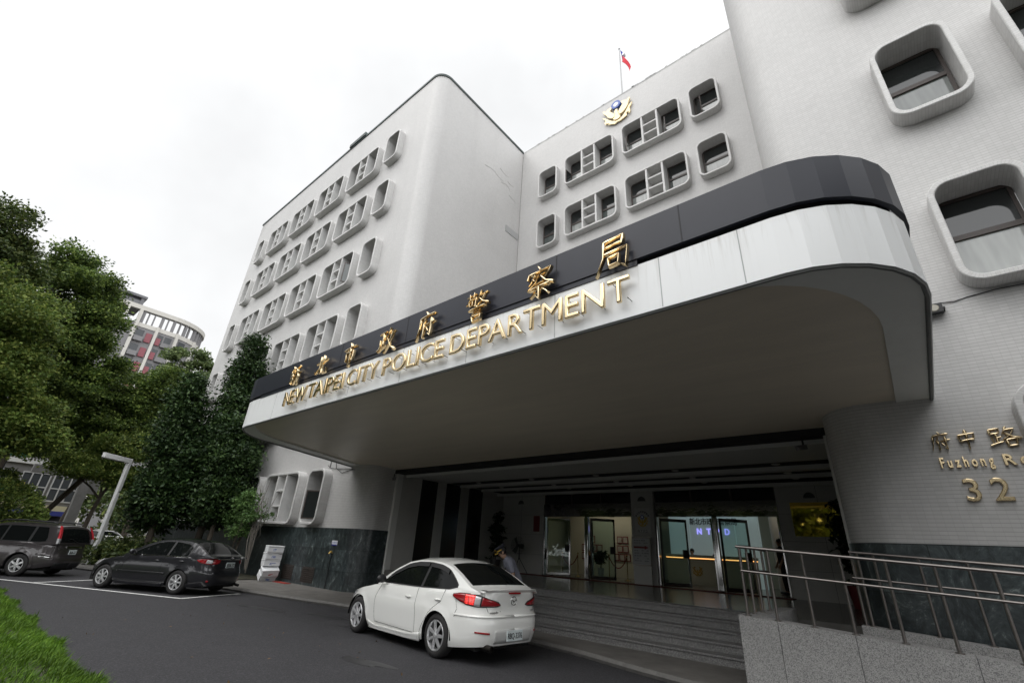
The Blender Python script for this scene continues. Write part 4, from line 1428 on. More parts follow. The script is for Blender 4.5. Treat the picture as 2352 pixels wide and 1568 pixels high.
# drooping cables over the lower windows
cbl = thing("wall_cable", "loose black service cables clipped under the canopy end of the left wing", "cable", (-16, YW, 4.2))
k = MB()
for pts in ([(-2.2, -0.02, 0.25), (-1.9, -0.03, 0.12), (-1.2, -0.03, 0.05), (-0.6, -0.03, 0.02), (0.3, 0.1, -0.03), (0.7, 0.6, -0.06), (0.83, 1.3, -0.02)],
            [(-1.6, -0.02, 0.35), (-1.5, -0.03, 0.1), (-1.0, -0.03, -0.12), (-0.3, -0.02, -0.02), (0.4, 0.15, -0.12), (0.8, 0.9, -0.18)],
            [(-2.0, -0.02, 0.45), (-2.02, -0.02, 0.14)]):
    k.tube(pts, 0.012, 5)
k.build("cable", M_trim, cbl)
# CCTV
def cctv(label, loc, rz):
    t = thing("security_camera", label, "camera", loc, rz, "small security cameras under the canopy")
    k = MB(); k.tube([(0, 0, 0.14), (0, 0, 0.0), (0.02, -0.05, -0.03)], 0.02, 6); k.build("bracket", M_trim, t)
    k = MB(); k.obox((0.04, -0.12, -0.06), (0.08, 0.26, 0.085), (R(12), 0, 0)); k.obox((0.04, -0.13, -0.01), (0.10, 0.30, 0.012), (R(12), 0, 0))
    k.build("housing", mat("camera_grey", (0.16, 0.16, 0.16), 0.5), t, bevel=0.008)
cctv("dark security camera at the left end column of the entrance", (-15.0, 10.85, 3.95), R(40))
cctv("pale security camera near the right end of the entrance ceiling", (-1.5, 11.25, 3.98), R(-30))

# ================================================================ street lamp
lampX, lampY = -29.09, 5.42
lp_ = thing("street_lamp", "white square-section street lamp with a horizontal arm behind the parked saloon", "street lamp", (lampX, lampY, 0))
M_lampw = mat("lamp_white", (0.88, 0.88, 0.88), 0.45)
k = MB(); k.box(-0.28, -0.28, 0.03, 0.28, 0.28, 0.10); k.build("base_plate", M_lampw, lp_, bevel=0.01)
ang = math.atan2(-1.17, 1.0)
k = MB()
c_, s_ = math.cos(ang), math.sin(ang)
def rot2(x, y): return (x * c_ - y * s_, x * s_ + y * c_)
def rbox(mb, x0, y0, z0, x1, y1, z1):
    pts = [(*rot2(x, y), z) for z in (z0, z1) for x, y in ((x0, y0), (x1, y0), (x1, y1), (x0, y1))]
    mb.add(pts, [(3, 2, 1, 0), (4, 5, 6, 7), (0, 1, 5, 4), (1, 2, 6, 5), (2, 3, 7, 6), (3, 0, 4, 7)])
pw = 0.09
rbox(k, -pw, -pw * 0.8, 0.1, pw, pw * 0.8, 4.55); k.build("post", M_lampw, lp_, bevel=0.012)
k = MB(); rbox(k, -pw, -pw * 0.8, 4.553, 1.60, pw * 0.8, 4.76); k.build("arm", M_lampw, lp_, bevel=0.012)
k = MB(); rbox(k, 0.6, -0.10, 4.53, 1.5, 0.10, 4.552); k.build("lamp_lens", mat("lamp_lens", (0.25, 0.25, 0.25), 0.3), lp_)

# ================================================================ cars
def lerp(tab, x):
    return float(np.interp(x, [p[0] for p in tab], [p[1] for p in tab]))

class Car:
    def __init__(s, sp):
        s.__dict__.update(sp)
        s.xc = (s.xf + s.xr) / 2
        s.a = (s.xf - s.xr) / 2
    def S(s, th, z, side=1, off=0.0):
        def P(t, zz):
            c, si = math.cos(t), (0.0 if t < 1e-4 or t > math.pi - 1e-4 else math.sin(t))
            n = s.nf if c > 0 else s.nr
            X = math.copysign(abs(c) ** (2 / n), c)
            Y = si ** (2 / n)
            ins = lerp(s.front if c > 0 else s.rear, zz)
            x = s.xc + X * (s.a - ins)
            y = Y * (s.b - lerp(s.side, zz))
            dz = 0
            for xw in (0, s.wb):                       # flared arch lips
                d = math.hypot(x - xw, zz - s.wr)
                if d < s.ra + 0.10 and Y > 0.6:
                    y += s.flare * max(0, 1 - max(0, d - s.ra) / 0.10)
            return Vector((x, side * y, zz))
        p = P(th, z)
        if off:
            e = 1e-3
            du = P(min(th + e, math.pi), z) - P(max(th - e, 0), z)
            dv = P(th, z + e) - P(th, z - e)
            n = du.cross(dv).normalized() if du.length > 1e-9 else Vector((-1, 0, 0))
            if n.dot(Vector((p.x - s.xc, p.y, 0))) < 0: n = -n
            p = p + n * off
        return p
    def th_x(s, x):
        X = max(-1, min(1, (x - s.xc) / s.a))
        n = s.nf if X > 0 else s.nr
        return math.acos(max(-1, min(1, math.copysign(abs(X) ** (n / 2), X))))
    def th_y(s, y, rear=True):
        Y = min(1, max(0, y / s.b))
        si = Y ** ((s.nr if rear else s.nf) / 2)
        t = math.asin(min(1, si))
        return math.pi - t if rear else t
    def zlow(s, x):
        z = lerp(s.low, x)
        for xw in (0, s.wb):
            d = abs(x - xw)
            if d <= s.ra + 1e-6:
                z = max(z, s.wr + math.sqrt(max(0, s.ra ** 2 - d * d)))
        return z
    # greenhouse
    def gzb(s, x): return lerp(s.sh, x) - 0.02
    def gh(s, x): return max(0.0, lerp(s.roof, x) - s.gzb(x))
    def gyb(s, x): return lerp(s.gw, x)
    def gyt(s, x): return s.gyb(x) - s.tumble * s.gh(x)
    def roofz(s, x, y):
        yt = max(s.gyt(x), 0.01)
        return lerp(s.roof, x) - 0.12 * s.gh(x) * min(1.0, abs(y) / yt) ** 2.6
    def sidey(s, x, z):
        h = max(1e-4, 0.88 * s.gh(x))
        t = min(1.0, max(0.0, (z - s.gzb(x)) / h))
        return s.gyb(x) + (s.gyt(x) - s.gyb(x)) * t

def make_car(sp, label, loc, rz, plate, extras=None, group="parked and stopping cars"):
    C = Car(sp)
    root = thing(sp['name'], label, "car", loc, rz, group)
    paint = sp['paint']
    # ---- body skin
    N = 420
    ths = [math.pi * i / N for i in range(N + 1)]
    pts = [C.S(t, 0.5) for t in ths]
    cum = [0]
    for a, b in zip(pts, pts[1:]): cum.append(cum[-1] + (b - a).length)
    want = [math.pi * 0.0] + [float(np.interp(cum[-1] * i / 78, cum, ths)) for i in range(1, 78)] + [math.pi]
    for xw in (0, C.wb):
        for q in (1.0, 1.0005, 0.985, 0.95, 0.88, 0.78, 0.64, 0.48, 0.32, 0.16, 0.0):
            for sg in (-1, 1):
                want.append(C.th_x(xw + sg * q * C.ra))
    want = sorted(set(round(w, 5) for w in want))
    k = MB()
    NT = 11
    for side in (1, -1):
        rows = []
        for th in want:
            x0 = C.S(th, 0.5).x
            zl, zh = C.zlow(x0), lerp(C.sh, x0)
            col = []
            for j in range(NT + 1):
                t = j / NT
                z = zl + (zh - zl) * t
                p = C.S(th, z, side)
                rd = max(0.0, (t - 0.86) / 0.14) ** 2
                f = 1 - rd * 0.022 / max(0.2, abs(p.y) + 0.2)
                col.append(Vector((p.x, p.y * f, z - rd * 0.004)))
            top = col[-1]
            cw = lerp(C.crown, x0)
            for j in range(1, 7):
                t = j / 6
                y = top.y * (1 - t)
                col.append(Vector((top.x, y, top.z + cw * (1 - (1 - t) ** 2))))
            rows.append(col)
        k.grid(rows, 0, flip=(side == 1))
    # ---- greenhouse skin
    xs = sorted(set([p[0] for p in C.roof] + [C.roof[0][0] + (C.roof[-1][0] - C.roof[0][0]) * i / 44 for i in range(45)]))
    rows = []
    for x in xs:
        zb, h, yb, yt = C.gzb(x) - 0.03, C.gh(x), C.gyb(x), C.gyt(x)
        half = [(C.sidey(x, zb + 0.03 + 0.88 * h * i / 5), zb + (0.03 + 0.88 * h * i / 5 if i else 0.0)) for i in range(6)]
        half += [(yt * f, C.roofz(x, yt * f)) for f in (0.93, 0.84, 0.7, 0.5, 0.25, 0.0)]
        row = [(x, y, z) for y, z in half] + [(x, -y, z) for y, z in reversed(half[:-1])]
        rows.append(row)
    k.grid(rows, 0, flip=True)
    if 'ducktail' in sp:
        x0, z0 = sp['ducktail']
        rr_ = []
        for i in range(15):
            y = -0.60 + 1.2 * i / 14
            f = 1 - (abs(y) / 0.60) ** 4 * 0.9
            xx = x0 + 0.07 * (abs(y) / 0.6) ** 3
            rr_.append([(xx + 0.20, y, z0 - 0.02), (xx + 0.06, y, z0 + 0.012 * f), (xx - 0.02, y, z0 + 0.022 * f), (xx - 0.025, y, z0 + 0.008 * f), (xx + 0.01, y, z0 - 0.03)])
        k.grid(rr_, 0)
    body = k.build("body", paint, root, smooth=True, angle=38, merge=0.0015, fixn=True)
    # ---- dark floor and wheel wells
    u = MB()
    u.box(C.xr + 0.25, -0.62, 0.19, C.xf - 0.25, 0.62, 0.5)
    for xw in (0, C.wb):
        for sd in (1, -1):
            ar = [R(-4 + 188 * i / 24) for i in range(25)]
            rr_ = C.ra + 0.012
            u.grid([[(xw + rr_ * math.cos(a), y, C.wr + rr_ * math.sin(a)) for a in ar] for y in (sd * 0.40, sd * (C.b - 0.035))])
            u.grid([[(xw + q * math.cos(a), sd * 0.40, C.wr + q * math.sin(a)) for a in ar] for q in (0.0, rr_)])
    u.build("underbody", M_under, root)
    # ---- overlays
    def ov_side(name, x0, x1, lo, hi, m, off=0.005, nx=14, nz=4, parent=root, both=True):
        out = []
        for sd in ((1, -1) if both else (1,)):
            g = MB(); rows = []
            for i in range(nx + 1):
                x = x0 + (x1 - x0) * i / nx
                zl, zh = lerp(lo, x), lerp(hi, x)
                zh = max(zh, zl + 0.003)
                rows.append([(x, sd * (C.sidey(x, zl + (zh - zl) * j / nz) + off), zl + (zh - zl) * j / nz) for j in range(nz + 1)])
            g.grid(rows, 0, flip=(sd == -1))
            out.append(g.build(name, m, parent, smooth=True))
        return out
    def ov_top(name, x0, x1, w, m, off=0.006, nx=12, ny=12, parent=root):
        g = MB(); rows = []
        for i in range(nx + 1):
            x = x0 + (x1 - x0) * i / nx
            ym = w * C.gyt(x)
            rows.append([(x, -ym + 2 * ym * j / ny, C.roofz(x, -ym + 2 * ym * j / ny) + off) for j in range(ny + 1)])
        g.grid(rows, 0)
        return g.build(name, m, parent, smooth=True, fixn=False)
    def ov_body(name, path, m, off=0.006, nz=4, parent=root, sides=(1, -1), nu=14):
        """path: list of (theta, zlo, zhi) on the left side"""
        out = []
        for sd in sides:
            g = MB(); rows = []
            for i in range(nu + 1):
                q = i / nu * (len(path) - 1)
                a = min(int(q), len(path) - 2); f = q - a
                th = path[a][0] * (1 - f) + path[a + 1][0] * f
                zl = path[a][1] * (1 - f) + path[a + 1][1] * f
                zh = path[a][2] * (1 - f) + path[a + 1][2] * f
                rows.append([C.S(th, zl + (zh - zl) * j / nz, sd, off) for j in range(nz + 1)])
            g.grid(rows, 0, flip=(sd == 1))
            # a rim so that the piece has thickness
            ed = [rows[0][j] for j in range(nz + 1)] + [r[nz] for r in rows[1:]] + [rows[-1][j] for j in range(nz - 1, -1, -1)] + [r[0] for r in reversed(rows[:-1])]
            out.append(g.build(name, m, parent, smooth=True, fixn=False))
            md = out[-1].modifiers.new("thick", 'SOLIDIFY'); md.thickness = 0.010; md.offset = 0
        return out
    for (x0, x1) in C.panes:
        ov_side("side_window", x0, x1, C.dlo_b, C.dlo_t, M_cglass)
    if C.dlo_trim:
        ov_side("window_surround", C.dlo_x[0], C.dlo_x[1], [(a, b - 0.018) for a, b in C.dlo_b], [(a, b + 0.018) for a, b in C.dlo_t], C.dlo_trim, off=0.0025, nx=22)
    ov_top("windscreen", C.ws[0], C.ws[1], 0.86, M_cglass)
    ov_top("rear_window", C.rw[0], C.rw[1], C.rww, M_cglass)
    # ---- seams (door gaps, boot gap)
    for sd in (1, -1):
        for ln in C.seams:
            q = []
            for (xa, za), (xb, zb_) in zip(ln, ln[1:]):
                for i in range(7):
                    t = i / 6
                    x, z = xa + (xb - xa) * t, za + (zb_ - za) * t
                    q.append(C.S(C.th_x(x), z, sd, 0.0003))
            sm = MB(); sm.tube(q, 0.0035, 4); sm.build("panel_gap", M_under, root)
        for ln in C.rear_seams:
            q = []
            for (ya, za), (yb, zb_) in zip(ln, ln[1:]):
                for i in range(6):
                    t = i / 5
                    q.append(C.S(C.th_y(ya + (yb - ya) * t), za + (zb_ - za) * t, sd, 0.0003))
            sm = MB(); sm.tube(q, 0.0035, 4); sm.build("panel_gap", M_under, root)
    # ---- wheels
    def wheel(x, sd):
        w = MB()
        Mx = Matrix.Translation((x, sd * (C.b - 0.025), C.wr)) @ Matrix.Rotation(R(-90 * sd), 4, 'X')   # local z points outwards
        r, ri = C.wr, C.rim
        w.lathe([(ri - 0.005, -0.012), (ri + 0.01, 0.0), (r - 0.055, 0.004), (r - 0.02, -0.012), (r - 0.004, -0.035), (r, -0.07), (r, -0.16), (r - 0.03, -0.2), (ri, -0.2)], 48, Mx)
        ty = w.build("wheel", M_rubber, root, smooth=True, angle=50)
        d = MB()
        d.lathe([(ri - 0.012, -0.09), (0.0, -0.095)], 32, Mx, 1)
        d.lathe([(ri, -0.16), (ri, -0.01), (ri - 0.006, 0.0), (ri - 0.02, -0.002), (ri - 0.03, -0.022), (ri - 0.03, -0.09)], 48, Mx, 0)
        d.lathe([(0.0, 0.006), (0.026, 0.006), (0.034, 0.0), (0.06, -0.008), (0.066, -0.04)], 20, Mx, 0)
        ns = C.spokes
        for i in range(ns):
            A = Matrix.Rotation(2 * math.pi * (i + 0.5) / ns, 4, 'Z')
            for (fa, fb) in C.spoke_w:
                w0, w1 = fa, fb
                pr = [(0.05, 0.0, w0 * 0.8), (0.5 * ri, 0.004, w0), (ri - 0.012, -0.004, w1)]
                verts = []
                for q, h, hw in pr:
                    for yy, hh in ((-hw, h - 0.028), (-hw * 0.72, h), (hw * 0.72, h), (hw, h - 0.028)):
                        verts.append(Mx @ A @ Vector((q, yy, hh)))
                f = []
                for s_ in range(2):
                    for e in range(3):
                        f.append((s_ * 4 + e, s_ * 4 + e + 1, s_ * 4 + 5 + e, s_ * 4 + 4 + e))
                d.add(verts, f, 0)
        d.build("rim", [M_alloy, M_under], ty, smooth=True, angle=30)
    for x in (0, C.wb):
        wheel(x, 1); wheel(x, -1)
    # ---- door handles, mirrors
    for sd in (1, -1):
        for hx, hz in C.handles:
            p = C.S(C.th_x(hx), hz, sd, 0.0)
            h = MB(); h.ball((p.x, p.y + sd * 0.012, p.z), (0.095, 0.022, 0.014), 10)
            h.ball((p.x, p.y - sd * 0.004, p.z - 0.012), (0.07, 0.012, 0.03), 10)
            h.build("door_handle", C.handle_m, root, smooth=True)
        mx_, mz_ = C.mirror
        yb_ = C.gyb(mx_)
        h = MB(); h.ball((mx_, sd * (yb_ + 0.13), mz_), (0.06, 0.105, 0.075), 14)
        h.box(mx_ - 0.02, min(sd * (yb_ - 0.02), sd * (yb_ + 0.06)), mz_ - 0.055, mx_ + 0.03, max(sd * (yb_ - 0.02), sd * (yb_ + 0.06)), mz_ - 0.025)
        mo = h.build("wing_mirror", C.mirror_m, root, smooth=True, angle=50)
    # ---- number plate
    px, pz, pwid = C.plate_at
    q = C.S(math.pi, pz)
    pl_ = MB(); pl_.box(q.x - 0.028, -pwid / 2, pz - 0.075, q.x - 0.012, pwid / 2, pz + 0.075)
    po = pl_.build("number_plate", M_plate, root, bevel=0.004)
    if plate:
        me = text_mesh(plate, 1.0, 0.004)
        fit(me, pwid * 0.90, 0.095, 0.006)
        me.materials.clear(); me.materials.append(M_ink)
        to = bpy.data.objects.new("plate_characters", me); COL.objects.link(to); to.parent = po
        to.matrix_basis = Matrix.Translation((q.x - 0.030, 0, pz - 0.008)) @ Matrix.Rotation(R(-90), 4, 'Z') @ Matrix.Rotation(R(90), 4, 'X')
    if extras: extras(C, root, ov_body, ov_side, ov_top)
    return root

def rear_text(C, root, txt, y, z, h, w, m=M_chrome, name="badge_lettering"):
    me = text_mesh(txt, 1.0, 0.01)
    fit(me, w, h, 0.008)
    me.materials.clear(); me.materials.append(m)
    o = bpy.data.objects.new(name, me); COL.objects.link(o); o.parent = root
    t = C.th_y(abs(y)); p = C.S(t, z, 1 if y > 0 else -1, 0.006)
    o.matrix_basis = Matrix.Translation(p) @ Matrix.Rotation(R(-90), 4, 'Z') @ Matrix.Rotation(R(90), 4, 'X')
    return o

# ---- white saloon
def white_extras(C, root, ov_body, ov_side, ov_top):
    ty = C.th_y
    tx = C.th_x
    # tail lamps: dark red outer corner, lit brake element, clear reversing lamp, red inner part on the boot lid
    for nm, path, m, off in (
        ("tail_light", [(tx(-0.36), 0.915, 0.95), (tx(-0.50), 0.86, 0.975), (tx(-0.68), 0.81, 0.98), (tx(-0.86), 0.79, 0.96), (ty(0.36), 0.80, 0.88), (ty(0.30), 0.82, 0.835)], M_trim, 0.004),):
        lamps = ov_body(nm, path, m, off, nu=22)
    for sd, lamp in zip((1, -1), lamps):
        for nm, path, m in (
            ("red_lens", [(tx(-0.38), 0.915, 0.945), (tx(-0.50), 0.87, 0.965), (tx(-0.63), 0.835, 0.968)], M_lens),
            ("brake_light", [(tx(-0.635), 0.835, 0.965), (tx(-0.795), 0.815, 0.955)], M_brake),
            ("reversing_light", [(tx(-0.80), 0.81, 0.955), (tx(-0.875), 0.805, 0.945)], M_lens_c),
            ("inner_lens", [(tx(-0.89), 0.81, 0.935), (ty(0.44), 0.815, 0.885), (ty(0.33), 0.825, 0.845)], M_lens)):
            ov_body(nm, path, m, 0.019, parent=lamp, sides=(sd,), nu=20)
    # high brake light in the boot lip, reflectors, lower valance, exhaust
    g = MB(); q = C.S(math.pi, 1.0); g.box(q.x - 0.028, -0.13, 0.985, q.x + 0.02, 0.13, 1.012); g.build("high_brake_light", M_lens, root, bevel=0.006)
    ov_body("rear_reflector", [(tx(-0.80), 0.445, 0.468), (ty(0.52), 0.43, 0.455)], M_lens, 0.005, nu=8)
    ov_body("plate_recess", [(ty(0.42), 0.30, 0.50), (ty(0.0), 0.30, 0.50)], mat("recess_white", (0.60, 0.60, 0.585), 0.35, coat=1.0), 0.002)
    k = MB(); k.lathe([(0.035, 0), (0.047, 0.0), (0.047, -0.2)], 18, Matrix.Translation((C.xr - 0.012, 0.50, 0.245)) @ Matrix.Rotation(R(-90), 4, 'Y'))
    k.lathe([(0.0, -0.03), (0.036, -0.03)], 14, Matrix.Translation((C.xr - 0.012, 0.50, 0.245)) @ Matrix.Rotation(R(-90), 4, 'Y'))
    k.build("exhaust_pipe", mat("exhaust_dark", (0.06, 0.055, 0.05), 0.35, 1.0), root, smooth=True)
    # bumper crease and side skirt
    ov_body("bumper_crease", [(tx(-0.42), 0.655, 0.675), (ty(0.82), 0.655, 0.678), (ty(0.0), 0.655, 0.678)], C.paint, 0.008, nu=24)
    ov_body("side_skirt", [(tx(0.40), 0.17, 0.31), (tx(0.8), 0.16, 0.26), (tx(1.9), 0.16, 0.24), (tx(2.22), 0.16, 0.30)], C.paint, 0.022, nu=16)
    # round emblem: ring with a winged V
    q = C.S(math.pi, 0.885)
    k = MB(); Me = Matrix.Translation((q.x - 0.01, 0, 0.885)) @ Matrix.Rotation(R(-90), 4, 'Y')
    k.lathe([(0.055, 0), (0.062, 0.008), (0.069, 0)], 28, Me)
    for s_ in (1, -1):
        k.tube([(q.x - 0.012, s_ * 0.055, 0.905), (q.x - 0.014, s_ * 0.028, 0.893), (q.x - 0.014, 0.0, 0.865)], 0.007, 6)
    k.build("badge", M_chrome, root, smooth=True)
    rear_text(C, root, "mazda 3", 0.40, 0.725, 0.035, 0.24)
    rear_text(C, root, "2.0", -0.47, 0.735, 0.03, 0.08)
    # smoked wind deflectors over the doors
    ov_side("wind_deflector", 0.62, 1.75, [(a, b - 0.055) for a, b in C.dlo_t], [(a, b + 0.02) for a, b in C.dlo_t], M_trim, off=0.022)
    ov_side("wind_deflector", -0.02, 0.58, [(a, b - 0.05) for a, b in C.dlo_t], [(a, b + 0.02) for a, b in C.dlo_t], M_trim, off=0.022)
    ov_body("headlight", [(tx(3.05), 0.66, 0.74), (C.th_y(0.70, False), 0.58, 0.70), (C.th_y(0.5, False), 0.58, 0.66)], M_lens_c, 0.006)

white = dict(name="saloon_car", paint=M_paint_w, xf=3.55, xr=-1.0, b=0.872, nf=3.4, nr=4.8, wb=2.64, wr=0.317, ra=0.352, rim=0.222, flare=0.016,
    front=[(0.2, 0.16), (0.4, 0.0), (0.6, 0.03), (0.75, 0.18), (0.95, 0.5)],
    rear=[(0.18, 0.13), (0.28, 0.055), (0.42, 0.005), (0.58, 0.0), (0.655, 0.012), (0.69, 0.055), (0.80, 0.065), (0.92, 0.05), (1.0, 0.04), (1.06, 0.055)],
    side=[(0.18, 0.07), (0.28, 0.03), (0.42, 0.018), (0.60, 0.002), (0.70, 0.0), (0.80, 0.012), (0.92, 0.028), (1.04, 0.06)],
    sh=[(-1.0, 1.03), (-0.8, 1.025), (-0.3, 1.0), (0.6, 0.965), (1.6, 0.94), (2.3, 0.90), (2.9, 0.80), (3.3, 0.70), (3.55, 0.62)],
    low=[(-1.0, 0.27), (-0.6, 0.22), (-0.4, 0.2), (3.1, 0.2), (3.55, 0.24)],
    crown=[(-1.0, 0.02), (0.5, 0.05), (2.3, 0.06), (3.2, 0.06), (3.55, 0.02)],
    roof=[(-0.86, 1.00), (-0.64, 1.07), (-0.3, 1.25), (0.0, 1.385), (0.25, 1.44), (0.6, 1.468), (1.0, 1.455), (1.3, 1.40), (1.65, 1.25), (2.0, 1.06), (2.22, 0.93)],
    gw=[(-0.86, 0.68), (-0.6, 0.738), (-0.4, 0.766), (-0.2, 0.785), (0.0, 0.798), (0.3, 0.809), (0.8, 0.815), (1.3, 0.81), (1.6, 0.80), (1.9, 0.77), (2.22, 0.71)], tumble=0.42,
    panes=[(0.62, 1.88), (-0.33, 0.55)], dlo_x=(-0.36, 1.95), dlo_trim=M_trim,
    dlo_b=[(-0.36, 1.055), (-0.15, 1.01), (0.6, 0.985), (1.95, 0.965)],
    dlo_t=[(-0.36, 1.06), (-0.22, 1.16), (0.0, 1.28), (0.25, 1.335), (0.6, 1.36), (0.95, 1.35), (1.25, 1.30), (1.6, 1.16), (1.95, 0.97)],
    ws=(1.28, 2.12), rw=(0.06, -0.60), rww=0.90,
    seams=[[(1.98, 0.95), (2.02, 0.7), (1.96, 0.30)], [(0.60, 0.96), (0.62, 0.7), (0.60, 0.27)], [(-0.15, 1.0), (-0.1, 0.82), (0.22, 0.62), (0.40, 0.40), (0.45, 0.27)], [(1.96, 0.29), (0.45, 0.27)], [(-0.42, 0.93), (-0.5, 0.74), (-0.42, 0.63)]],
    rear_seams=[[(0.62, 1.0), (0.60, 0.90), (0.53, 0.74), (0.50, 0.665), (0.0, 0.66)]],
    spokes=7, spoke_w=[(0.026, 0.020)], handles=[(0.86, 0.80), (-0.02, 0.83)], handle_m=M_paint_w, mirror=(1.78, 1.02), mirror_m=M_trim, plate_at=(0, 0.40, 0.36))
make_car(dict(white, ducktail=(-0.968, 1.04)), "white saloon car with lit brake lights pulling up at the entrance steps", (-6.48, 6.87, 0.0), R(175.2), "RBQ-3376", white_extras)

# ---- dark grey saloon
def grey_extras(C, root, ov_body, ov_side, ov_top):
    ty, tx = C.th_y, C.th_x
    lamps = ov_body("tail_light", [(tx(-0.48), 0.895, 0.915), (tx(-0.62), 0.84, 0.955), (tx(-0.78), 0.81, 0.965), (ty(0.60), 0.81, 0.965), (ty(0.46), 0.83, 0.95), (ty(0.42), 0.86, 0.93)], M_lens, 0.008, nu=20)
    for sd, lamp in zip((1, -1), lamps):
        ov_body("clear_lens", [(tx(-0.74), 0.835, 0.935), (tx(-0.87), 0.83, 0.93)], M_lens_c, 0.018, parent=lamp, sides=(sd,), nu=8)
    ov_side("belt_strip", -0.12, 1.85, [(a, b - 0.026) for a, b in C.dlo_b], [(a, b - 0.006) for a, b in C.dlo_b], M_chrome, off=0.006)
    ov_body("chrome_strip", [(ty(0.50), 0.945, 0.968), (ty(0.0), 0.945, 0.97)], M_chrome, 0.012)
    ov_body("rub_strip", [(tx(0.45), 0.50, 0.535), (tx(2.15), 0.50, 0.535)], C.paint, 0.012)
    ov_body("rear_reflector", [(tx(-0.82), 0.36, 0.40), (ty(0.60), 0.35, 0.39)], M_lens, 0.006, nu=6)
    ov_body("side_skirt", [(tx(0.42), 0.17, 0.27), (tx(2.2), 0.17, 0.27)], C.paint, 0.012)
    q = C.S(math.pi, 1.0)
    k = MB(); Me = Matrix.Translation((q.x - 0.012, 0, 0.998)) @ Matrix.Scale(1.45, 4, (0, 1, 0)) @ Matrix.Rotation(R(-90), 4, 'Y')
    k.lathe([(0.030, 0), (0.035, 0.006), (0.040, 0)], 24, Me)
    Me2 = Matrix.Translation((q.x - 0.014, 0, 1.003)) @ Matrix.Scale(0.55, 4, (0, 1, 0)) @ Matrix.Rotation(R(-90), 4, 'Y')
    k.lathe([(0.024, 0), (0.029, 0.006), (0.034, 0)], 20, Me2)
    k.build("badge", M_chrome, root, smooth=True)
    rear_text(C, root, "COROLLA", -0.42, 0.99, 0.028, 0.2)
    k = MB(); k.lathe([(0.03, 0), (0.037, 0), (0.037, -0.25)], 14, Matrix.Translation((C.xr - 0.01, -0.50, 0.24)) @ Matrix.Rotation(R(-100), 4, 'Y'))
    k.build("exhaust_pipe", M_under, root, smooth=True)
    ov_body("headlight", [(tx(3.0), 0.70, 0.78), (C.th_y(0.72, False), 0.60, 0.74), (C.th_y(0.5, False), 0.60, 0.68)], M_lens_c, 0.006)
grey = dict(white)
grey.update(paint=M_paint_g, xf=3.53, xr=-1.0, b=0.875, wb=2.6, rim=0.205, ra=0.345, nr=4.0, flare=0.012,
    rear=[(0.18, 0.12), (0.3, 0.03), (0.45, 0.0), (0.60, 0.0), (0.68, 0.035), (0.76, 0.065), (0.90, 0.06), (0.98, 0.04), (1.04, 0.06)],
    side=[(0.18, 0.07), (0.28, 0.03), (0.42, 0.012), (0.62, 0.0), (0.76, 0.004), (0.90, 0.03), (1.04, 0.065)],
    sh=[(-1.0, 1.03), (-0.7, 1.02), (0.0, 0.985), (1.0, 0.955), (1.9, 0.93), (2.6, 0.86), (3.1, 0.76), (3.53, 0.64)],
    roof=[(-0.92, 0.99), (-0.70, 1.06), (-0.40, 1.25), (-0.12, 1.395), (0.1, 1.44), (0.5, 1.468), (0.9, 1.462), (1.2, 1.42), (1.55, 1.29), (1.95, 1.10), (2.25, 0.94)],
    panes=[(0.62, 1.78), (-0.10, 0.55)], dlo_x=(-0.13, 1.9), dlo_trim=M_trim,
    dlo_b=[(-0.13, 0.99), (0.6, 0.985), (1.9, 0.965)],
    dlo_t=[(-0.13, 1.19), (-0.06, 1.26), (0.1, 1.315), (0.5, 1.355), (0.9, 1.345), (1.2, 1.295), (1.55, 1.16), (1.9, 0.98)],
    ws=(1.22, 2.12), rw=(-0.08, -0.66), rww=0.88,
    rear_seams=[[(0.62, 0.99), (0.50, 0.80), (0.46, 0.70), (0.0, 0.69)]],
    handles=[(0.84, 0.84), (-0.02, 0.86)], handle_m=M_paint_g, mirror=(1.74, 1.03), mirror_m=M_paint_g, plate_at=(0, 0.80, 0.34))
make_car(grey, "dark grey saloon car parked in the white painted bay", (-17.24, 5.97, 0.0), R(209.0), "8336 ZT", grey_extras)

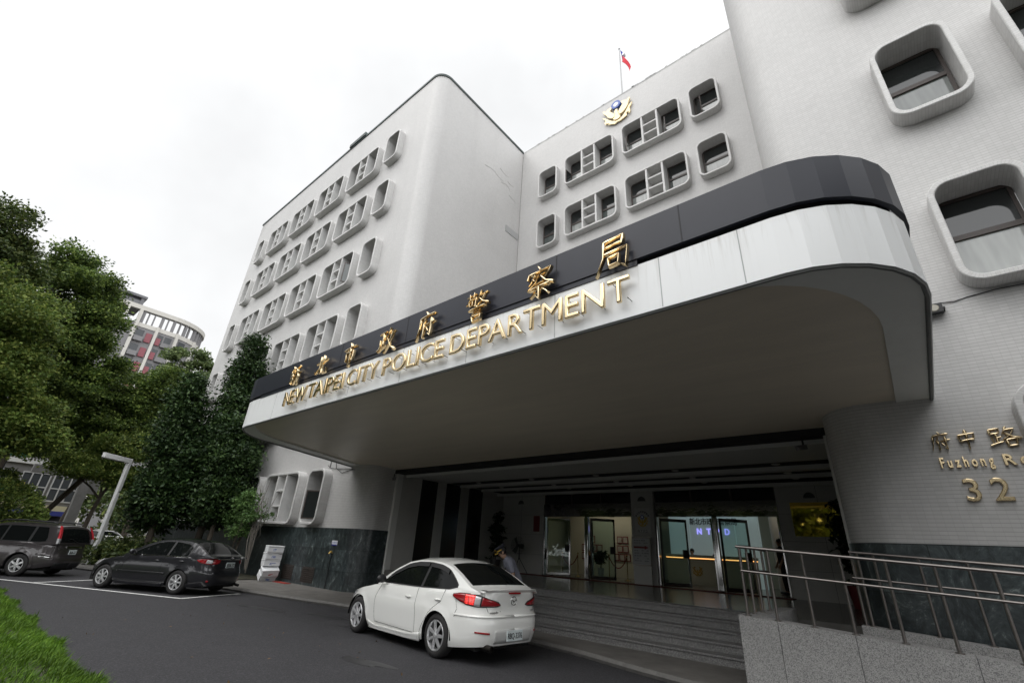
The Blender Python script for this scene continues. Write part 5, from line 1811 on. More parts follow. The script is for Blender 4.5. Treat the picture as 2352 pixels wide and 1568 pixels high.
# ---- brown grey off-roader
def suv_extras(C, root, ov_body, ov_side, ov_top):
    ty, tx = C.th_y, C.th_x
    for sd in (1, -1):
        k = MB()
        seq = [(-0.955, 0.800, 1.04, 0.05, 0.03), (-0.945, 0.80, 1.20, 0.052, 0.03), (-0.90, 0.765, 1.34, 0.045, 0.025), (-0.82, 0.715, 1.52, 0.036, 0.02), (-0.77, 0.69, 1.60, 0.025, 0.01)]
        rings = []
        for x, y, z, hw, hd in seq:
            rings.append([(x - 0.018, sd * (y - hw - 0.02), z), (x - 0.026, sd * (y + hw * 0.4), z), (x + 0.0, sd * (y + hw * 0.5), z), (x + hd + 0.01, sd * (y + hw * 0.35), z), (x + hd, sd * (y - hw), z)])
        for i, (a, b) in enumerate(zip(rings, rings[1:])):
            k.grid([a + [a[0]], b + [b[0]]], 1 if i == 0 else 0, flip=(sd == -1))
        k.add(rings[0], [(0, 1, 2, 3, 4)], 1); k.add(rings[-1], [(4, 3, 2, 1, 0)], 0)
        k.build("tail_light", [mat("bright_red_lens", (0.42, 0.03, 0.04), 0.12, coat=1.0), M_lens_c], root, smooth=True, fixn=True, angle=60)
        k = MB(); y = 0.60
        k.tube([(-0.55, sd * y, 1.665), (-0.4, sd * y, 1.705), (0.6, sd * (y + 0.01), 1.72), (1.15, sd * y, 1.70), (1.3, sd * y, 1.64)], 0.024, 8)
        k.build("roof_rail", M_trim, root, smooth=True)
    ov_body("bumper_strip", [(tx(-0.50), 0.665, 0.73), (tx(-0.8), 0.66, 0.725), (ty(0.80), 0.65, 0.71), (ty(0.70), 0.64, 0.69)], M_paint_b, 0.035, nu=16)
    ov_body("chrome_strip", [(tx(-0.52), 0.61, 0.635), (tx(-0.8), 0.605, 0.63), (ty(0.79), 0.60, 0.622), (ty(0.72), 0.595, 0.615)], M_chrome, 0.03, nu=16)
    ov_body("lower_cladding", [(tx(0.40), 0.24, 0.42), (tx(2.2), 0.24, 0.42)], M_trim, 0.012)
    ov_body("rear_valance", [(ty(0.60), 0.26, 0.44), (ty(0), 0.26, 0.44)], M_trim, 0.01)
    for xw in (0, C.wb):
        for sd in (1, -1):
            k = MB(); rows = []
            for i in range(25):
                a = R(-8 + 196 * i / 24)
                rr_ = []
                for q, o in ((0.0, 0.012), (0.01, 0.03), (0.085, 0.026), (0.10, 0.0)):
                    x, z = xw + (C.ra + q) * math.cos(a), C.wr + (C.ra + q) * math.sin(a)
                    p = C.S(C.th_x(x), max(z, 0.25), sd, o)
                    rr_.append((x, p.y, z))
                rows.append(rr_)
            k.grid(rows, 0, flip=(sd == -1))
            k.build("arch_trim", M_paint_b, root, smooth=True)
    k = MB(); q = C.S(math.pi, 0.93); k.box(q.x - 0.03, -0.36, 0.90, q.x + 0.03, 0.36, 0.955); k.build("tailgate_handle", M_chrome, root, bevel=0.01)
    rear_text(C, root, "X-TRAIL", 0.52, 0.86, 0.035, 0.24)
    k = MB(); k.tube([(-0.975, -0.1, 1.08), (-0.955, 0.15, 1.17), (-0.94, 0.30, 1.20)], 0.009, 5); k.build("rear_wiper", M_trim, root)
suv = dict(white)
suv.update(name="off_road_car", paint=M_paint_b, xf=3.49, xr=-1.02, b=0.878, wb=2.625, wr=0.345, ra=0.385, rim=0.215, nf=4.5, nr=5.5, flare=0.0,
    front=[(0.3, 0.08), (0.5, 0.0), (0.8, 0.02), (0.95, 0.10), (1.1, 0.3)],
    rear=[(0.25, 0.10), (0.42, 0.01), (0.60, 0.0), (0.68, 0.05), (0.85, 0.055), (1.08, 0.07)],
    side=[(0.25, 0.04), (0.45, 0.005), (0.7, 0.0), (0.9, 0.012), (1.1, 0.05)],
    sh=[(-1.02, 1.06), (0.5, 1.05), (1.8, 1.03), (2.4, 1.0), (3.1, 0.94), (3.49, 0.84)],
    low=[(-1.02, 0.36), (-0.7, 0.28), (-0.4, 0.25), (3.1, 0.25), (3.49, 0.34)],
    crown=[(-1.02, 0.0), (0.5, 0.03), (2.3, 0.05), (3.2, 0.05), (3.49, 0.02)],
    roof=[(-0.965, 1.03), (-0.945, 1.12), (-0.90, 1.30), (-0.82, 1.50), (-0.74, 1.60), (-0.60, 1.645), (-0.2, 1.67), (0.6, 1.69), (1.1, 1.665), (1.4, 1.58), (1.8, 1.34), (2.25, 1.06)],
    gw=[(-0.965, 0.80), (-0.6, 0.815), (0.8, 0.83), (1.8, 0.81), (2.25, 0.72)], tumble=0.22,
    panes=[(0.86, 1.9), (0.0, 0.80), (-0.56, -0.08)], dlo_x=(-0.60, 1.98), dlo_trim=M_trim,
    dlo_b=[(-0.60, 1.10), (-0.4, 1.075), (1.98, 1.065)],
    dlo_t=[(-0.60, 1.115), (-0.52, 1.30), (-0.42, 1.53), (0.6, 1.545), (1.1, 1.52), (1.4, 1.44), (1.98, 1.08)],
    ws=(1.42, 2.14), rw=(-0.955, -0.80), rww=0.86,
    seams=[[(2.0, 1.04), (2.05, 0.7), (2.0, 0.32)], [(0.84, 1.05), (0.86, 0.7), (0.84, 0.32)], [(-0.04, 1.06), (0.0, 0.85), (0.3, 0.66), (0.44, 0.45)]],
    rear_seams=[[(0.70, 1.04), (0.69, 0.80), (0.66, 0.66), (0.0, 0.655)]],
    handles=[(1.05, 0.94), (0.12, 0.95)], handle_m=M_paint_b, mirror=(1.85, 1.14), mirror_m=M_paint_b, plate_at=(0, 0.77, 0.34), spokes=6, spoke_w=[(0.036, 0.030)])
make_car(suv, "brown-grey off-road car with roof rails parked in the next bay, nearest the photo's left edge", (-24.02, 3.07, 0.0), R(225.6), "0606-GC", suv_extras)
# ---- far white car behind the hedge
far = dict(white)
far.update(spokes=5)
make_car(far, "white car far behind the hedge, seen past the lamp post", (-49.0, 9.6, 0.0), R(200), None)

# ================================================================ people
M_skin = mat("skin", (0.36, 0.22, 0.15), 0.55)
M_hair = mat("hair_black", (0.012, 0.011, 0.010), 0.5)
M_shirt = mat("police_shirt", (0.17, 0.175, 0.215), 0.8, nz=0.08, ns=20)
M_navy = mat("navy_cloth", (0.016, 0.018, 0.028), 0.8)
M_blackc = mat("black_cloth", (0.012, 0.012, 0.013), 0.85)
def skin_mesh(name, pts, edges, radii, m, parent, root=0, sub=1, smooth=True):
    me = bpy.data.meshes.new(name)
    me.from_pydata([tuple(p) for p in pts], edges, [])
    me.materials.append(m)
    o = bpy.data.objects.new(name, me)
    COL.objects.link(o)
    o.parent = parent
    md = o.modifiers.new("skin", 'SKIN')
    md.use_smooth_shade = True
    sv = me.skin_vertices[0].data if me.skin_vertices else None
    if sv:
        for i, r in enumerate(radii):
            sv[i].radius = r if isinstance(r, tuple) else (r, r)
            sv[i].use_root = (i == root)
    s = o.modifiers.new("sub", 'SUBSURF'); s.levels = sub; s.render_levels = sub
    return o

def make_person(label, loc, rz, lean=0.0, crouch=0.0, arms=None, top=M_shirt, legs=M_navy, hair=True, cat="person", head_turn=0.0, seated=False):
    """standing adult facing local +x; lean: how far the upper body bends forward (radians)"""
    t = thing("person", label, cat, loc, rz)
    hip = Vector((0, 0, 0.93))
    def up(x, y, z):                                   # bend everything above the hips forward
        d = Vector((x, y, z)) - hip
        return hip + Vector((d.x * math.cos(lean) + d.z * math.sin(lean), d.y, -d.x * math.sin(lean) + d.z * math.cos(lean)))
    A = arms or {1: [(0.02, 0.27, 1.16), (0.14, 0.24, 0.94)], -1: [(0.02, -0.27, 1.16), (0.14, -0.24, 0.94)]}
    pts, rad, ed = [], [], []
    def add(p, r, par=None):
        pts.append(Vector(p)); rad.append(r)
        if par is not None: ed.append((par, len(pts) - 1))
        return len(pts) - 1
    pel = add(hip, (0.16, 0.12))
    w = add(up(0.0, 0, 1.10), (0.155, 0.115), pel)
    c = add(up(0.01, 0, 1.29), (0.18, 0.13), w)
    sh = add(up(0.0, 0, 1.42), (0.13, 0.09), c)
    nk = add(up(0.02, 0, 1.50), 0.052, sh)
    ch = add(up(0.045, 0, 1.56), (0.062, 0.07), nk)
    hd = add(up(0.04, 0, 1.64), (0.077, 0.092), ch)
    tp = add(up(0.03, 0, 1.73), (0.055, 0.07), hd)
    nose = add(up(0.140, 0, 1.625), 0.013, hd)
    hands = []
    for s in (1, -1):
        a = add(up(0, s * 0.195, 1.40), 0.068, sh)
        e = add(up(*A[s][0]), 0.050, a)
        wv = up(*A[s][1])
        wr = add(wv, 0.030, e)
        d = (wv - pts[e]).normalized()
        pm = add(wv + d * 0.065, (0.036, 0.018), wr)
        side = Vector((0, -s, 0)).cross(d).normalized()
        for q, ln in ((-0.028, 0.070), (-0.010, 0.082), (0.009, 0.078), (0.027, 0.060)):
            f1 = add(wv + d * (0.10 + ln * 0.45) + side * q * 1.1, 0.0085, pm)
            f2 = add(wv + d * (0.10 + ln * 0.9) + side * q * 1.15 + Vector((0.012, -s * 0.016, 0)), 0.0075, f1)
        th_ = add(wv + d * 0.07 + side * 0.048 + Vector((0, -s * 0.01, 0)), 0.010, pm)
        add(wv + d * 0.105 + side * 0.058 + Vector((0, -s * 0.016, 0)), 0.008, th_)
    for s in (1, -1):
        h = add((0, s * 0.10, 0.87), 0.088, pel)
        kn = add((0.03, s * 0.105, 0.49), 0.058, h)
        an = add((0.0, s * 0.11, 0.09), 0.040, kn)
        add((0.13, s * 0.125, 0.045), (0.040, 0.030), an)
    body = skin_mesh("body", pts, ed, rad, M_skin, t, sub=2)
    bpy.context.view_layer.update()
    me = bpy.data.meshes.new_from_object(body.evaluated_get(bpy.context.evaluated_depsgraph_get()))
    body.modifiers.clear()
    body.data = me
    me.shade_smooth()
    arm0, per = 9, 14
    leg0 = arm0 + 2 * per
    zone = {}
    for a_, b_ in ed:
        k_ = 'skin'
        if (a_, b_) in ((pel, w), (w, c), (c, sh)): k_ = 'shirt'
        for s0 in (arm0, arm0 + per):
            if (a_, b_) == (sh, s0): k_ = 'shirt'
            if (a_, b_) == (s0, s0 + 1): k_ = 'sleeve'
        for l0 in (leg0, leg0 + 4):
            if (a_, b_) in ((pel, l0), (l0, l0 + 1), (l0 + 1, l0 + 2)): k_ = 'legs'
        zone[(a_, b_)] = k_
    def cloth(name, want, m, grow):
        bm = bmesh.new(); bm.from_mesh(me)
        drop = []
        for f in bm.faces:
            q = f.calc_center_median()
            best = None
            for (a_, b_), z in zone.items():
                A_, B_ = pts[a_], pts[b_]
                d_ = B_ - A_
                tt = max(0, min(1, (q - A_).dot(d_) / d_.length_squared))
                rr_ = [max(rad[i]) if isinstance(rad[i], tuple) else rad[i] for i in (a_, b_)]
                dist = (q - A_ - d_ * tt).length / (rr_[0] * (1 - tt) + rr_[1] * tt)
                if best is None or dist < best[0]: best = (dist, z, tt)
            z, tt = best[1], best[2]
            if z == 'sleeve': z = 'shirt' if tt < 0.86 else 'skin'
            if z == 'shirt' and (hip - q).z > 0.03: z = 'legs'
            if z not in want: drop.append(f)
        bmesh.ops.delete(bm, geom=drop, context='FACES')
        bm.normal_update()
        for v in bm.verts: v.co += v.normal * grow
        m2 = bpy.data.meshes.new(name); bm.to_mesh(m2); bm.free()
        m2.materials.clear(); m2.materials.append(m); m2.shade_smooth()
        o = bpy.data.objects.new(name, m2); COL.objects.link(o); o.parent = t
        md = o.modifiers.new("thick", 'SOLIDIFY'); md.thickness = 0.006
        return o
    cloth("shirt", ('shirt',), top, 0.012)
    cloth("trousers", ('legs',), legs, 0.014)
    sho = MB()
    for i in (2, 6):
        a, b = pts[leg0 + i], pts[leg0 + i + 1]
        sho.ball(((a.x + b.x) / 2 + 0.02, a.y + 0.005 * (1 if a.y > 0 else -1), 0.05), (0.14, 0.052, 0.05), 12)
    sho.build("shoes", M_trim, t, smooth=True)
    Mh = Matrix.Rotation(lean, 3, 'Y')
    fe = MB()
    for s in (1, -1):
        fe.ball(up(0.122, s * 0.034, 1.655), (0.012, 0.014, 0.007), 8)
    fe.ball(up(0.125, 0, 1.575), (0.010, 0.026, 0.005), 8)
    fe.build("face_features", mat("feature_dark", (0.05, 0.025, 0.02), 0.5), t, smooth=True)
    er = MB()
    for s in (1, -1):
        er.ball(up(0.035, s * 0.092, 1.64), (0.022, 0.012, 0.034), 8)
    er.build("ears", M_skin, t, smooth=True)
    if hair:
        k = MB(); k.ball(up(0.012, 0, 1.675), (0.108, 0.092, 0.10), 14, M=Mh)
        k.build("hair", M_hair, t, smooth=True)
    return t, up, Mh

# the officer bending towards the car
LEAN = 0.58
of, up, Mh = make_person("police officer in peaked cap and pale grey-blue shirt bending towards the white saloon car", (-7.30, 9.10, 0.10), R(-128), lean=LEAN,
    arms={1: [(0.08, 0.27, 1.15), (0.28, 0.20, 1.02)], -1: [(0.08, -0.27, 1.15), (0.28, -0.20, 1.02)]})
k = MB()
Mc = Matrix.Translation(up(0.03, 0, 1.70)) @ Matrix.Rotation(LEAN, 4, 'Y')
k.lathe([(0.098, -0.01), (0.100, 0.035), (0.138, 0.075), (0.132, 0.088), (0.0, 0.10)], 24, Mc)
cap = k.build("cap", M_navy, of, smooth=True, angle=40)
k = MB()
rows = []
for i in range(13):
    a = R(-62 + 124 * i / 12)
    rows.append([Mc @ Vector((r_ * math.cos(a) * (1.0 if r_ < 0.1 else 1.05), r_ * math.sin(a) * 0.96, z)) for r_, z in ((0.097, 0.004), (0.13, -0.008), (0.16 if abs(i - 6) < 4 else 0.145, -0.022))])
k.grid(rows)
pk = k.build("cap_peak", M_trim, cap, smooth=True)
md = pk.modifiers.new("thick", 'SOLIDIFY'); md.thickness = 0.006
M_braid = mat("gold_braid", (0.66, 0.42, 0.05), 0.5)
k = MB()
k.tube([Mc @ Vector((0.102 * math.cos(R(a)), 0.102 * math.sin(R(a)), 0.012)) for a in range(-85, 86, 10)], 0.010, 6)
k.tube([Mc @ Vector((0.162 * math.cos(R(a)), 0.15 * math.sin(R(a)), -0.018)) for a in range(-45, 46, 9)], 0.009, 6)
k.ball(Mc @ Vector((0.125, 0, 0.055)), (0.014, 0.02, 0.022), 8)
k.build("cap_braid", M_braid, cap, smooth=True)
k = MB()
p = up(0.03, 0.245, 1.27); k.ball(p, (0.045, 0.03, 0.052), 10)
pt_ = k.build("arm_patch", mat("patch_red", (0.40, 0.05, 0.04), 0.7), of, smooth=True)
k = MB(); k.ball(up(0.036, 0.258, 1.27), (0.028, 0.025, 0.033), 10); k.build("patch_centre", M_braid, pt_, smooth=True)
k = MB(); k.tube([up(0.115, 0.07, 1.38), up(0.155, 0.075, 1.27)], 0.014, 6); k.box(*[0] * 6) if False else None
k.obox(up(0.165, 0.075, 1.22), (0.05, 0.06, 0.12), Matrix.Rotation(LEAN, 3, 'Y'))
k.build("shoulder_radio", M_trim, of)
k = MB(); 
for s in (1, -1): k.obox(up(0.085, s * 0.045, 1.455), (0.02, 0.07, 0.03), Matrix.Rotation(LEAN, 3, 'Y') @ Matrix.Rotation(s * 0.5, 3, 'X'))
k.build("collar", M_shirt, of)

# person in dark clothes inside the right-hand doors
make_person("person in dark clothes walking past the lobby column, seen through the right-hand door", (-3.95, 19.6, PZ), R(205), top=M_blackc, legs=M_blackc)
# two reception staff behind the desk
make_person("receptionist with dark hair sitting higher behind the reception desk", (-8.0, 22.15, PZ - 0.37), R(-95), top=M_blackc)
make_person("receptionist behind the desk with only the top of the head showing", (-7.05, 22.15, PZ - 0.55), R(-90), top=M_blackc)

# ================================================================ things in and before the lobby
dk = thing("reception_desk", "pale reception desk with a glowing amber strip and a gilt emblem", "desk", (-7.1, 21.3, PZ))
M_desk = mat("desk_cream", (0.72, 0.68, 0.54), 0.5)
k = MB(); k.box(-1.75, 0, 0.12, 1.75, 0.7, 0.98); k.box(-1.75, 0.04, 0, 1.75, 0.66, 0.12); k.box(-1.78, -0.02, 1.015, 1.78, 0.72, 1.13); k.box(-1.7, 0.05, 0.97, 1.7, 0.6, 1.02)
k.build("counter", M_desk, dk, bevel=0.008)
k = MB(); k.box(-1.76, 0.0, 0.985, 1.76, 0.68, 1.015); k.build("light_strip", emit("amber_strip", (1.0, 0.50, 0.16), 1.1), dk)
for o in (): pass
e2 = []
k = MB()
for q in EM: k.prism(EM[q], lambda a, b, d: (-0.45 + a * 0.24, -0.002 + d, 0.55 + b * 0.24), -0.02, 0.0)
k.build("desk_emblem", mat("desk_gilt", (0.35, 0.22, 0.05), 0.35, 0.6), dk, fixn=True)
lt = thing("lobby_sign", "dark Chinese characters across the backlit lobby screen", "sign", (-7.2, 22.55, 3.35))
word_row("新北市政府警察局", -8.15, -6.10, 3.38, 22.58, 0.27, M_ink, lt, 0.03, offset=0.006, gap=0.04, name="character")
lt2 = thing("lobby_sign", "glowing violet letters NTPD on the backlit lobby screen", "sign", (-7.2, 22.55, 2.95))
word_row("NTPD", -7.85, -6.45, 2.95, 22.58, 0.24, emit("violet_letters", (0.36, 0.34, 1.0), 0.75), lt2, 0.03, offset=0.012, gap=0.95)

# NTPD board on the pier
nb = thing("police_sign", "white board with the police eagle and N.T.P.D. on the middle pier", "sign", (-7.97, YC - 0.125, 2.95))
k = MB(); k.box(-0.31, -0.012, -0.46, 0.31, 0.0, 0.46); k.build("board", mat("sign_board_grey", (0.50, 0.50, 0.48), 0.5), nb)
emblem_parts(nb, -7.97, YC - 0.139, 2.98, 0.24, mat("sign_yellow", (0.50, 0.34, 0.04), 0.5), 0.012)
word_row("N.T.P.D.", -8.17, -7.76, 2.60, YC - 0.142, 0.085, M_ink, nb, 0.006, gap=0.18)
for i, c in enumerate("新北市政府警察局"):
    a = R(152 - 124 * i / 7)
    me = text_mesh(c, 1.0, 0.01, 0.0, 0.01); fit(me, 0.062, 0.068, 0.006)
    letter(me, "character", M_navy, nb, face_front(-7.97 + 0.27 * math.cos(a), YC - 0.142, 3.02 + 0.26 * math.sin(a)) @ Matrix.Rotation(a - R(90), 4, 'Z'))
# notice stand below it
sd_ = thing("notice_stand", "notice board with a red arrow on a white stand in front of the pier", "notice board", (-8.0, YC - 0.30, PZ))
k = MB(); k.box(-0.34, -0.03, 0.66, 0.34, 0.0, 1.52); k.build("notice_board", mat("notice_white", (0.44, 0.45, 0.46), 0.4), sd_)
k = MB()
k.box(-0.36, -0.02, 0.64, -0.34, 0.02, 1.54); k.box(0.34, -0.02, 0.64, 0.36, 0.02, 1.54); k.box(-0.36, -0.02, 1.52, 0.36, 0.02, 1.56); k.box(-0.36, -0.02, 0.62, 0.36, 0.02, 0.66)
k.build("stand_frame", M_steel, sd_)
k = MB(); k.box(-0.33, -0.02, 0.0, 0.35, 0.02, 0.62); k.build("stand_base", mat("stand_base_white", (0.50, 0.50, 0.48), 0.5), sd_)
k = MB(); k.prism([(-0.28, 1.19), (0.14, 1.19), (0.14, 1.155), (0.30, 1.22), (0.14, 1.285), (0.14, 1.25), (-0.28, 1.25)], lambda a, b, d: (a, d, b), -0.036, -0.028)
k.build("red_arrow", M_red, sd_, fixn=True)
k = MB(); rr = random.Random(3)
for i in range(9):
    z = 1.46 - i * 0.085
    if 1.14 < z < 1.3: continue
    for j in range(6):
        x = -0.27 + j * 0.095
        if rr.random() < 0.8: k.box(x, -0.033, z - 0.02, x + rr.uniform(0.05, 0.085), -0.029, z + 0.012)
k.build("notice_lines", mat("faded_ink", (0.22, 0.22, 0.24), 0.7), sd_)
# red couplet plaque
rp_ = thing("red_plaque", "narrow upright red lacquer plaque on the white entrance wall", "plaque", (-13.02, YC - 0.005, 2.83))
k = MB(); k.box(-0.16, -0.03, -0.32, 0.16, 0.0, 0.32); k.build("plaque_board", M_red, rp_, bevel=0.004)
# gold mirror plaque
gp = thing("gold_plaque", "large mirror-bright gold plaque on the right entrance wall beside a tall plant", "plaque", (-2.40, YC - 0.005, 3.04))
k = MB(); k.box(-0.62, -0.03, -0.49, 0.62, 0.0, 0.49)
k.build("plaque_plate", mat("mirror_gold", (0.80, 0.58, 0.10), 0.03, 1.0, bump=0.05, bs=1.2), gp)
word_row("新北市政府警察局", -2.88, -1.92, 3.16, YC - 0.038, 0.11, M_frame, gp, 0.006, gap=0.12, name="character")
word_row("NEWTAIPEICITYPOLICEDEPT", -2.85, -1.95, 2.96, YC - 0.038, 0.05, M_frame, gp, 0.006, gap=0.22)
# carpet
tag(boxo("door_mat", (-14.6, 16.75, PZ + 0.002, -3.3, 17.28, PZ + 0.02), M_carpet), "long dark red carpet runner along the foot of the glass doors", "carpet")

# rope barriers, lobby plants, honour board
def barrier(label, x, y):
    t = thing("rope_barrier", label, "barrier", (x, y, PZ), 0, "rope barriers in the lobby")
    for s in (-0.42, 0.42):
        k = MB(); k.lathe([(0.14, 0), (0.14, 0.02), (0.02, 0.04), (0.02, 0.9), (0.04, 0.93), (0.0, 0.97)], 14, Matrix.Translation((s, 0, 0)))
        k.build("post", mat("brass", (0.55, 0.40, 0.15), 0.25, 1.0), t, smooth=True)
    k = MB(); k.tube([(-0.42 + 0.84 * i / 12, 0, 0.86 - 0.42 * (1 - ((i - 6) / 6) ** 2)) for i in range(13)], 0.022, 8)
    k.build("rope", M_red, t, smooth=True)
barrier("red rope barrier inside the left doors, nearer the left jamb", -12.55, 19.3)
barrier("red rope barrier inside the left doors, nearer the middle pier", -10.15, 19.3)
hb = thing("honour_board", "rows of red-framed certificates on the cream lobby wall", "board", (-11.8, 21.88, 2.2))
M_cert = mat("certificate_paper", (0.45, 0.42, 0.36), 0.6)
for (r_, xs__) in ((2.45, (-1.5, -1.2, 0.3, 0.6)), (2.05, (-1.7, -1.4, -1.1, -0.8, 0.3, 0.6)), (1.68, (-1.7, -1.4, -1.1, -0.8, 0.1, 0.4, 0.7))):
    for x in xs__:
        z = r_ - 2.2
        ff = boxo("certificate_frame", (x, -0.02, z - 0.16, x + 0.27, 0.0, z + 0.16), M_red, hb)
        boxo("certificate", (x + 0.03, -0.024, z - 0.12, x + 0.24, -0.019, z + 0.12), M_cert, ff)

# ================================================================ foliage helpers
def leaf_cards(centers, sizes, rng, up_bias=0.4, aspect=0.55, outward=None):
    """folded leaf quads -> verts, faces"""
    n = len(centers)
    d = rng.normal(size=(n, 3)); d[:, 2] *= 0.7
    if outward is not None: d = d * 0.8 + outward * 0.7
    d /= np.linalg.norm(d, axis=1)[:, None] + 1e-9
    nn = rng.normal(size=(n, 3)); nn[:, 2] += up_bias * 2
    s = np.cross(d, nn); s /= np.linalg.norm(s, axis=1)[:, None] + 1e-9
    up = np.cross(s, d)
    L = sizes[:, None]
    p0 = centers - d * L * 0.5
    p2 = centers + d * L * 0.5
    p1 = centers + s * L * aspect * 0.5 + up * L * 0.10
    p3 = centers - s * L * aspect * 0.5 + up * L * 0.10
    return np.stack([p0, p1, p2, p3], 1).reshape(-1, 3)

def quads_object(name, verts, m, parent=None, smooth=False):
    n = len(verts) // 4
    me = bpy.data.meshes.new(name)
    me.vertices.add(len(verts)); me.vertices.foreach_set("co", np.ascontiguousarray(verts, dtype=np.float32).ravel())
    me.loops.add(n * 4); me.loops.foreach_set("vertex_index", np.arange(n * 4, dtype=np.int32))
    me.polygons.add(n); me.polygons.foreach_set("loop_start", np.arange(0, n * 4, 4, dtype=np.int32))
    try: me.polygons.foreach_set("loop_total", np.full(n, 4, dtype=np.int32))
    except Exception: pass
    me.update(calc_edges=True); me.validate()
    me.materials.append(m)
    o = bpy.data.objects.new(name, me)
    COL.objects.link(o)
    if parent is not None: o.parent = parent
    return o

def crown_points(blobs, n_clumps, per, rng, clump_r=0.45, shell=0.45, pads=0.0):
    """leaf clumps through the blobs' volume; with pads they gather in flat layered sprays with gaps between"""
    vol = np.array([b[3] * b[4] * b[5] for b in blobs]) ** 0.75
    idx = rng.choice(len(blobs), n_clumps, p=vol / vol.sum())
    B = np.array(blobs)[idx]
    if pads:
        npad = 15
        pd = rng.normal(size=(len(blobs), npad, 3)); pd /= np.linalg.norm(pd, axis=2)[:, :, None]
        pr = rng.uniform(0.45, 1.08, size=(len(blobs), npad))
        pidx = rng.integers(0, npad, n_clumps)
        pc = pd[idx, pidx] * pr[idx, pidx][:, None]
        loc = rng.normal(size=(n_clumps, 3)); loc /= np.linalg.norm(loc, axis=1)[:, None]
        loc *= (rng.random(n_clumps) ** 0.5)[:, None]
        loc[:, 2] = loc[:, 2] * 0.42 - 0.12 * (loc[:, 0] ** 2 + loc[:, 1] ** 2)
        size = rng.uniform(0.30, 0.52, size=(len(blobs), npad))[idx, pidx] * pads
        off = pc + loc * size[:, None]
        d = off / (np.linalg.norm(off, axis=1)[:, None] + 1e-6)
        c = B[:, :3] + off * B[:, 3:6]
        clump_r = clump_r * 0.7
    else:
        d = rng.normal(size=(n_clumps, 3)); d /= np.linalg.norm(d, axis=1)[:, None]
        r = (shell + (1 - shell) * rng.random(n_clumps)) ** 0.8
        wob = 1 + 0.16 * np.sin(d[:, 0] * 5 + idx) * np.cos(d[:, 2] * 4 + idx * 2) + 0.1 * np.sin(d[:, 1] * 9 + idx * 1.3)
        c = B[:, :3] + d * B[:, 3:6] * (r * wob)[:, None]
    cc = np.repeat(c, per, 0)
    oo = np.repeat(d, per, 0)
    loc = np.clip(rng.normal(size=(n_clumps * per, 3)), -1.5, 1.5) * clump_r * np.repeat(rng.uniform(0.5, 1.2, n_clumps), per)[:, None]
    loc[:, 2] *= 0.5
    return cc + loc, oo

def tree(label, base, blobs, m_leaf, n_clumps, per, leaf, trunk=None, limbs=None, group=None, seed=1, clump_r=0.45, name="tree", shell=0.45, bark=None, aspect=0.55, cat="tree", pads=0.0):
    rng = np.random.default_rng(seed)
    t = thing(name, label, cat, base, 0, group)
    c, oo = crown_points(blobs, n_clumps, per, rng, clump_r, shell, pads)
    v = leaf_cards(c, rng.uniform(0.65, 1.35, len(c)) * leaf, rng, outward=oo, aspect=aspect)
    quads_object("crown", v, m_leaf, t)
    if trunk:
        k = MB()
        k.tube([p for p, _ in trunk], [r for _, r in trunk], 10)
        k.build("trunk", bark or M_bark, t, smooth=True)
    if limbs:
        k = MB()
        for lb_ in limbs: k.tube([p for p, _ in lb_], [r for _, r in lb_], 7)
        k.build("limbs", bark or M_bark, t, smooth=True)
    return t

def auto_limbs(trunk_top, blobs, rng, r0=0.12, n=None):
    out = []
    for b in blobs[:n]:
        e = Vector(b[:3]); s = Vector(trunk_top)
        m = s.lerp(e, 0.5) + Vector((rng.uniform(-.4, .4), rng.uniform(-.4, .4), rng.uniform(-.2, .5)))
        out.append([(tuple(s), r0), (tuple(s.lerp(m, .5) + Vector((0, 0, .1))), r0 * .8), (tuple(m), r0 * .6), (tuple(m.lerp(e, .6)), r0 * .4), (tuple(e), r0 * .2)])
    return out

# potted plants, fan
M_lf_pot = leaf_mat("leaf_pot", (0.010, 0.020, 0.009), (0.016, 0.032, 0.012), (0.028, 0.05, 0.018), 0.4)
def potted(label, loc, h, w, pot_m, seed, leaf=0.16, n=120, pot_h=0.5, pot_r=0.24, group=None):
    rng = np.random.default_rng(seed)
    t = thing("potted_plant", label, "plant", loc, 0, group)
    k = MB(); k.lathe([(0.0, 0), (pot_r * 0.7, 0), (pot_r, pot_h), (pot_r * 1.06, pot_h), (pot_r * 1.06, pot_h - 0.05), (pot_r * 0.9, pot_h - 0.03), (0, pot_h - 0.05)], 20)
    k.build("pot", pot_m, t, smooth=True, angle=40)
    k = MB(); k.tube([(0, 0, pot_h - 0.05), (0.02, 0.01, h * 0.6), (0, 0, h * 0.9)], [0.03, 0.022, 0.01], 6); k.build("stem", M_bark, t)
    z0 = pot_h + 0.15
    bl = [(0, 0, z0 + (h - z0) * q, w * f, w * f, (h - z0) * 0.22) for q, f in ((0.15, 0.85), (0.4, 1.0), (0.65, 1.0), (0.88, 0.75))]
    c, oo = crown_points(bl, n, 7, rng, 0.09, 0.2)
    quads_object("leaves", leaf_cards(c, rng.uniform(0.7, 1.3, len(c)) * leaf, rng, outward=oo, aspect=0.42), M_lf_pot, t)
    return t
M_potd = mat("pot_dark", (0.03, 0.028, 0.026), 0.4)
potted("tall dark leafy plant in the corner of the black and white entrance wall", (-14.25, 16.1, PZ), 2.35, 0.36, M_potd, 3)
potted("tall dark plant in a red pot at the right end of the entrance wall", (-1.55, 15.6, PZ), 2.45, 0.34, mat("pot_dark_red", (0.13, 0.012, 0.012), 0.5), 4, n=150)
potted("small plant in a pale pot between the rope barriers and the chrome door post", (-11.15, 19.6, PZ), 1.05, 0.26, mat("pot_pale", (0.4, 0.4, 0.37), 0.4), 5, leaf=0.28, n=26, pot_h=0.4, pot_r=0.15)
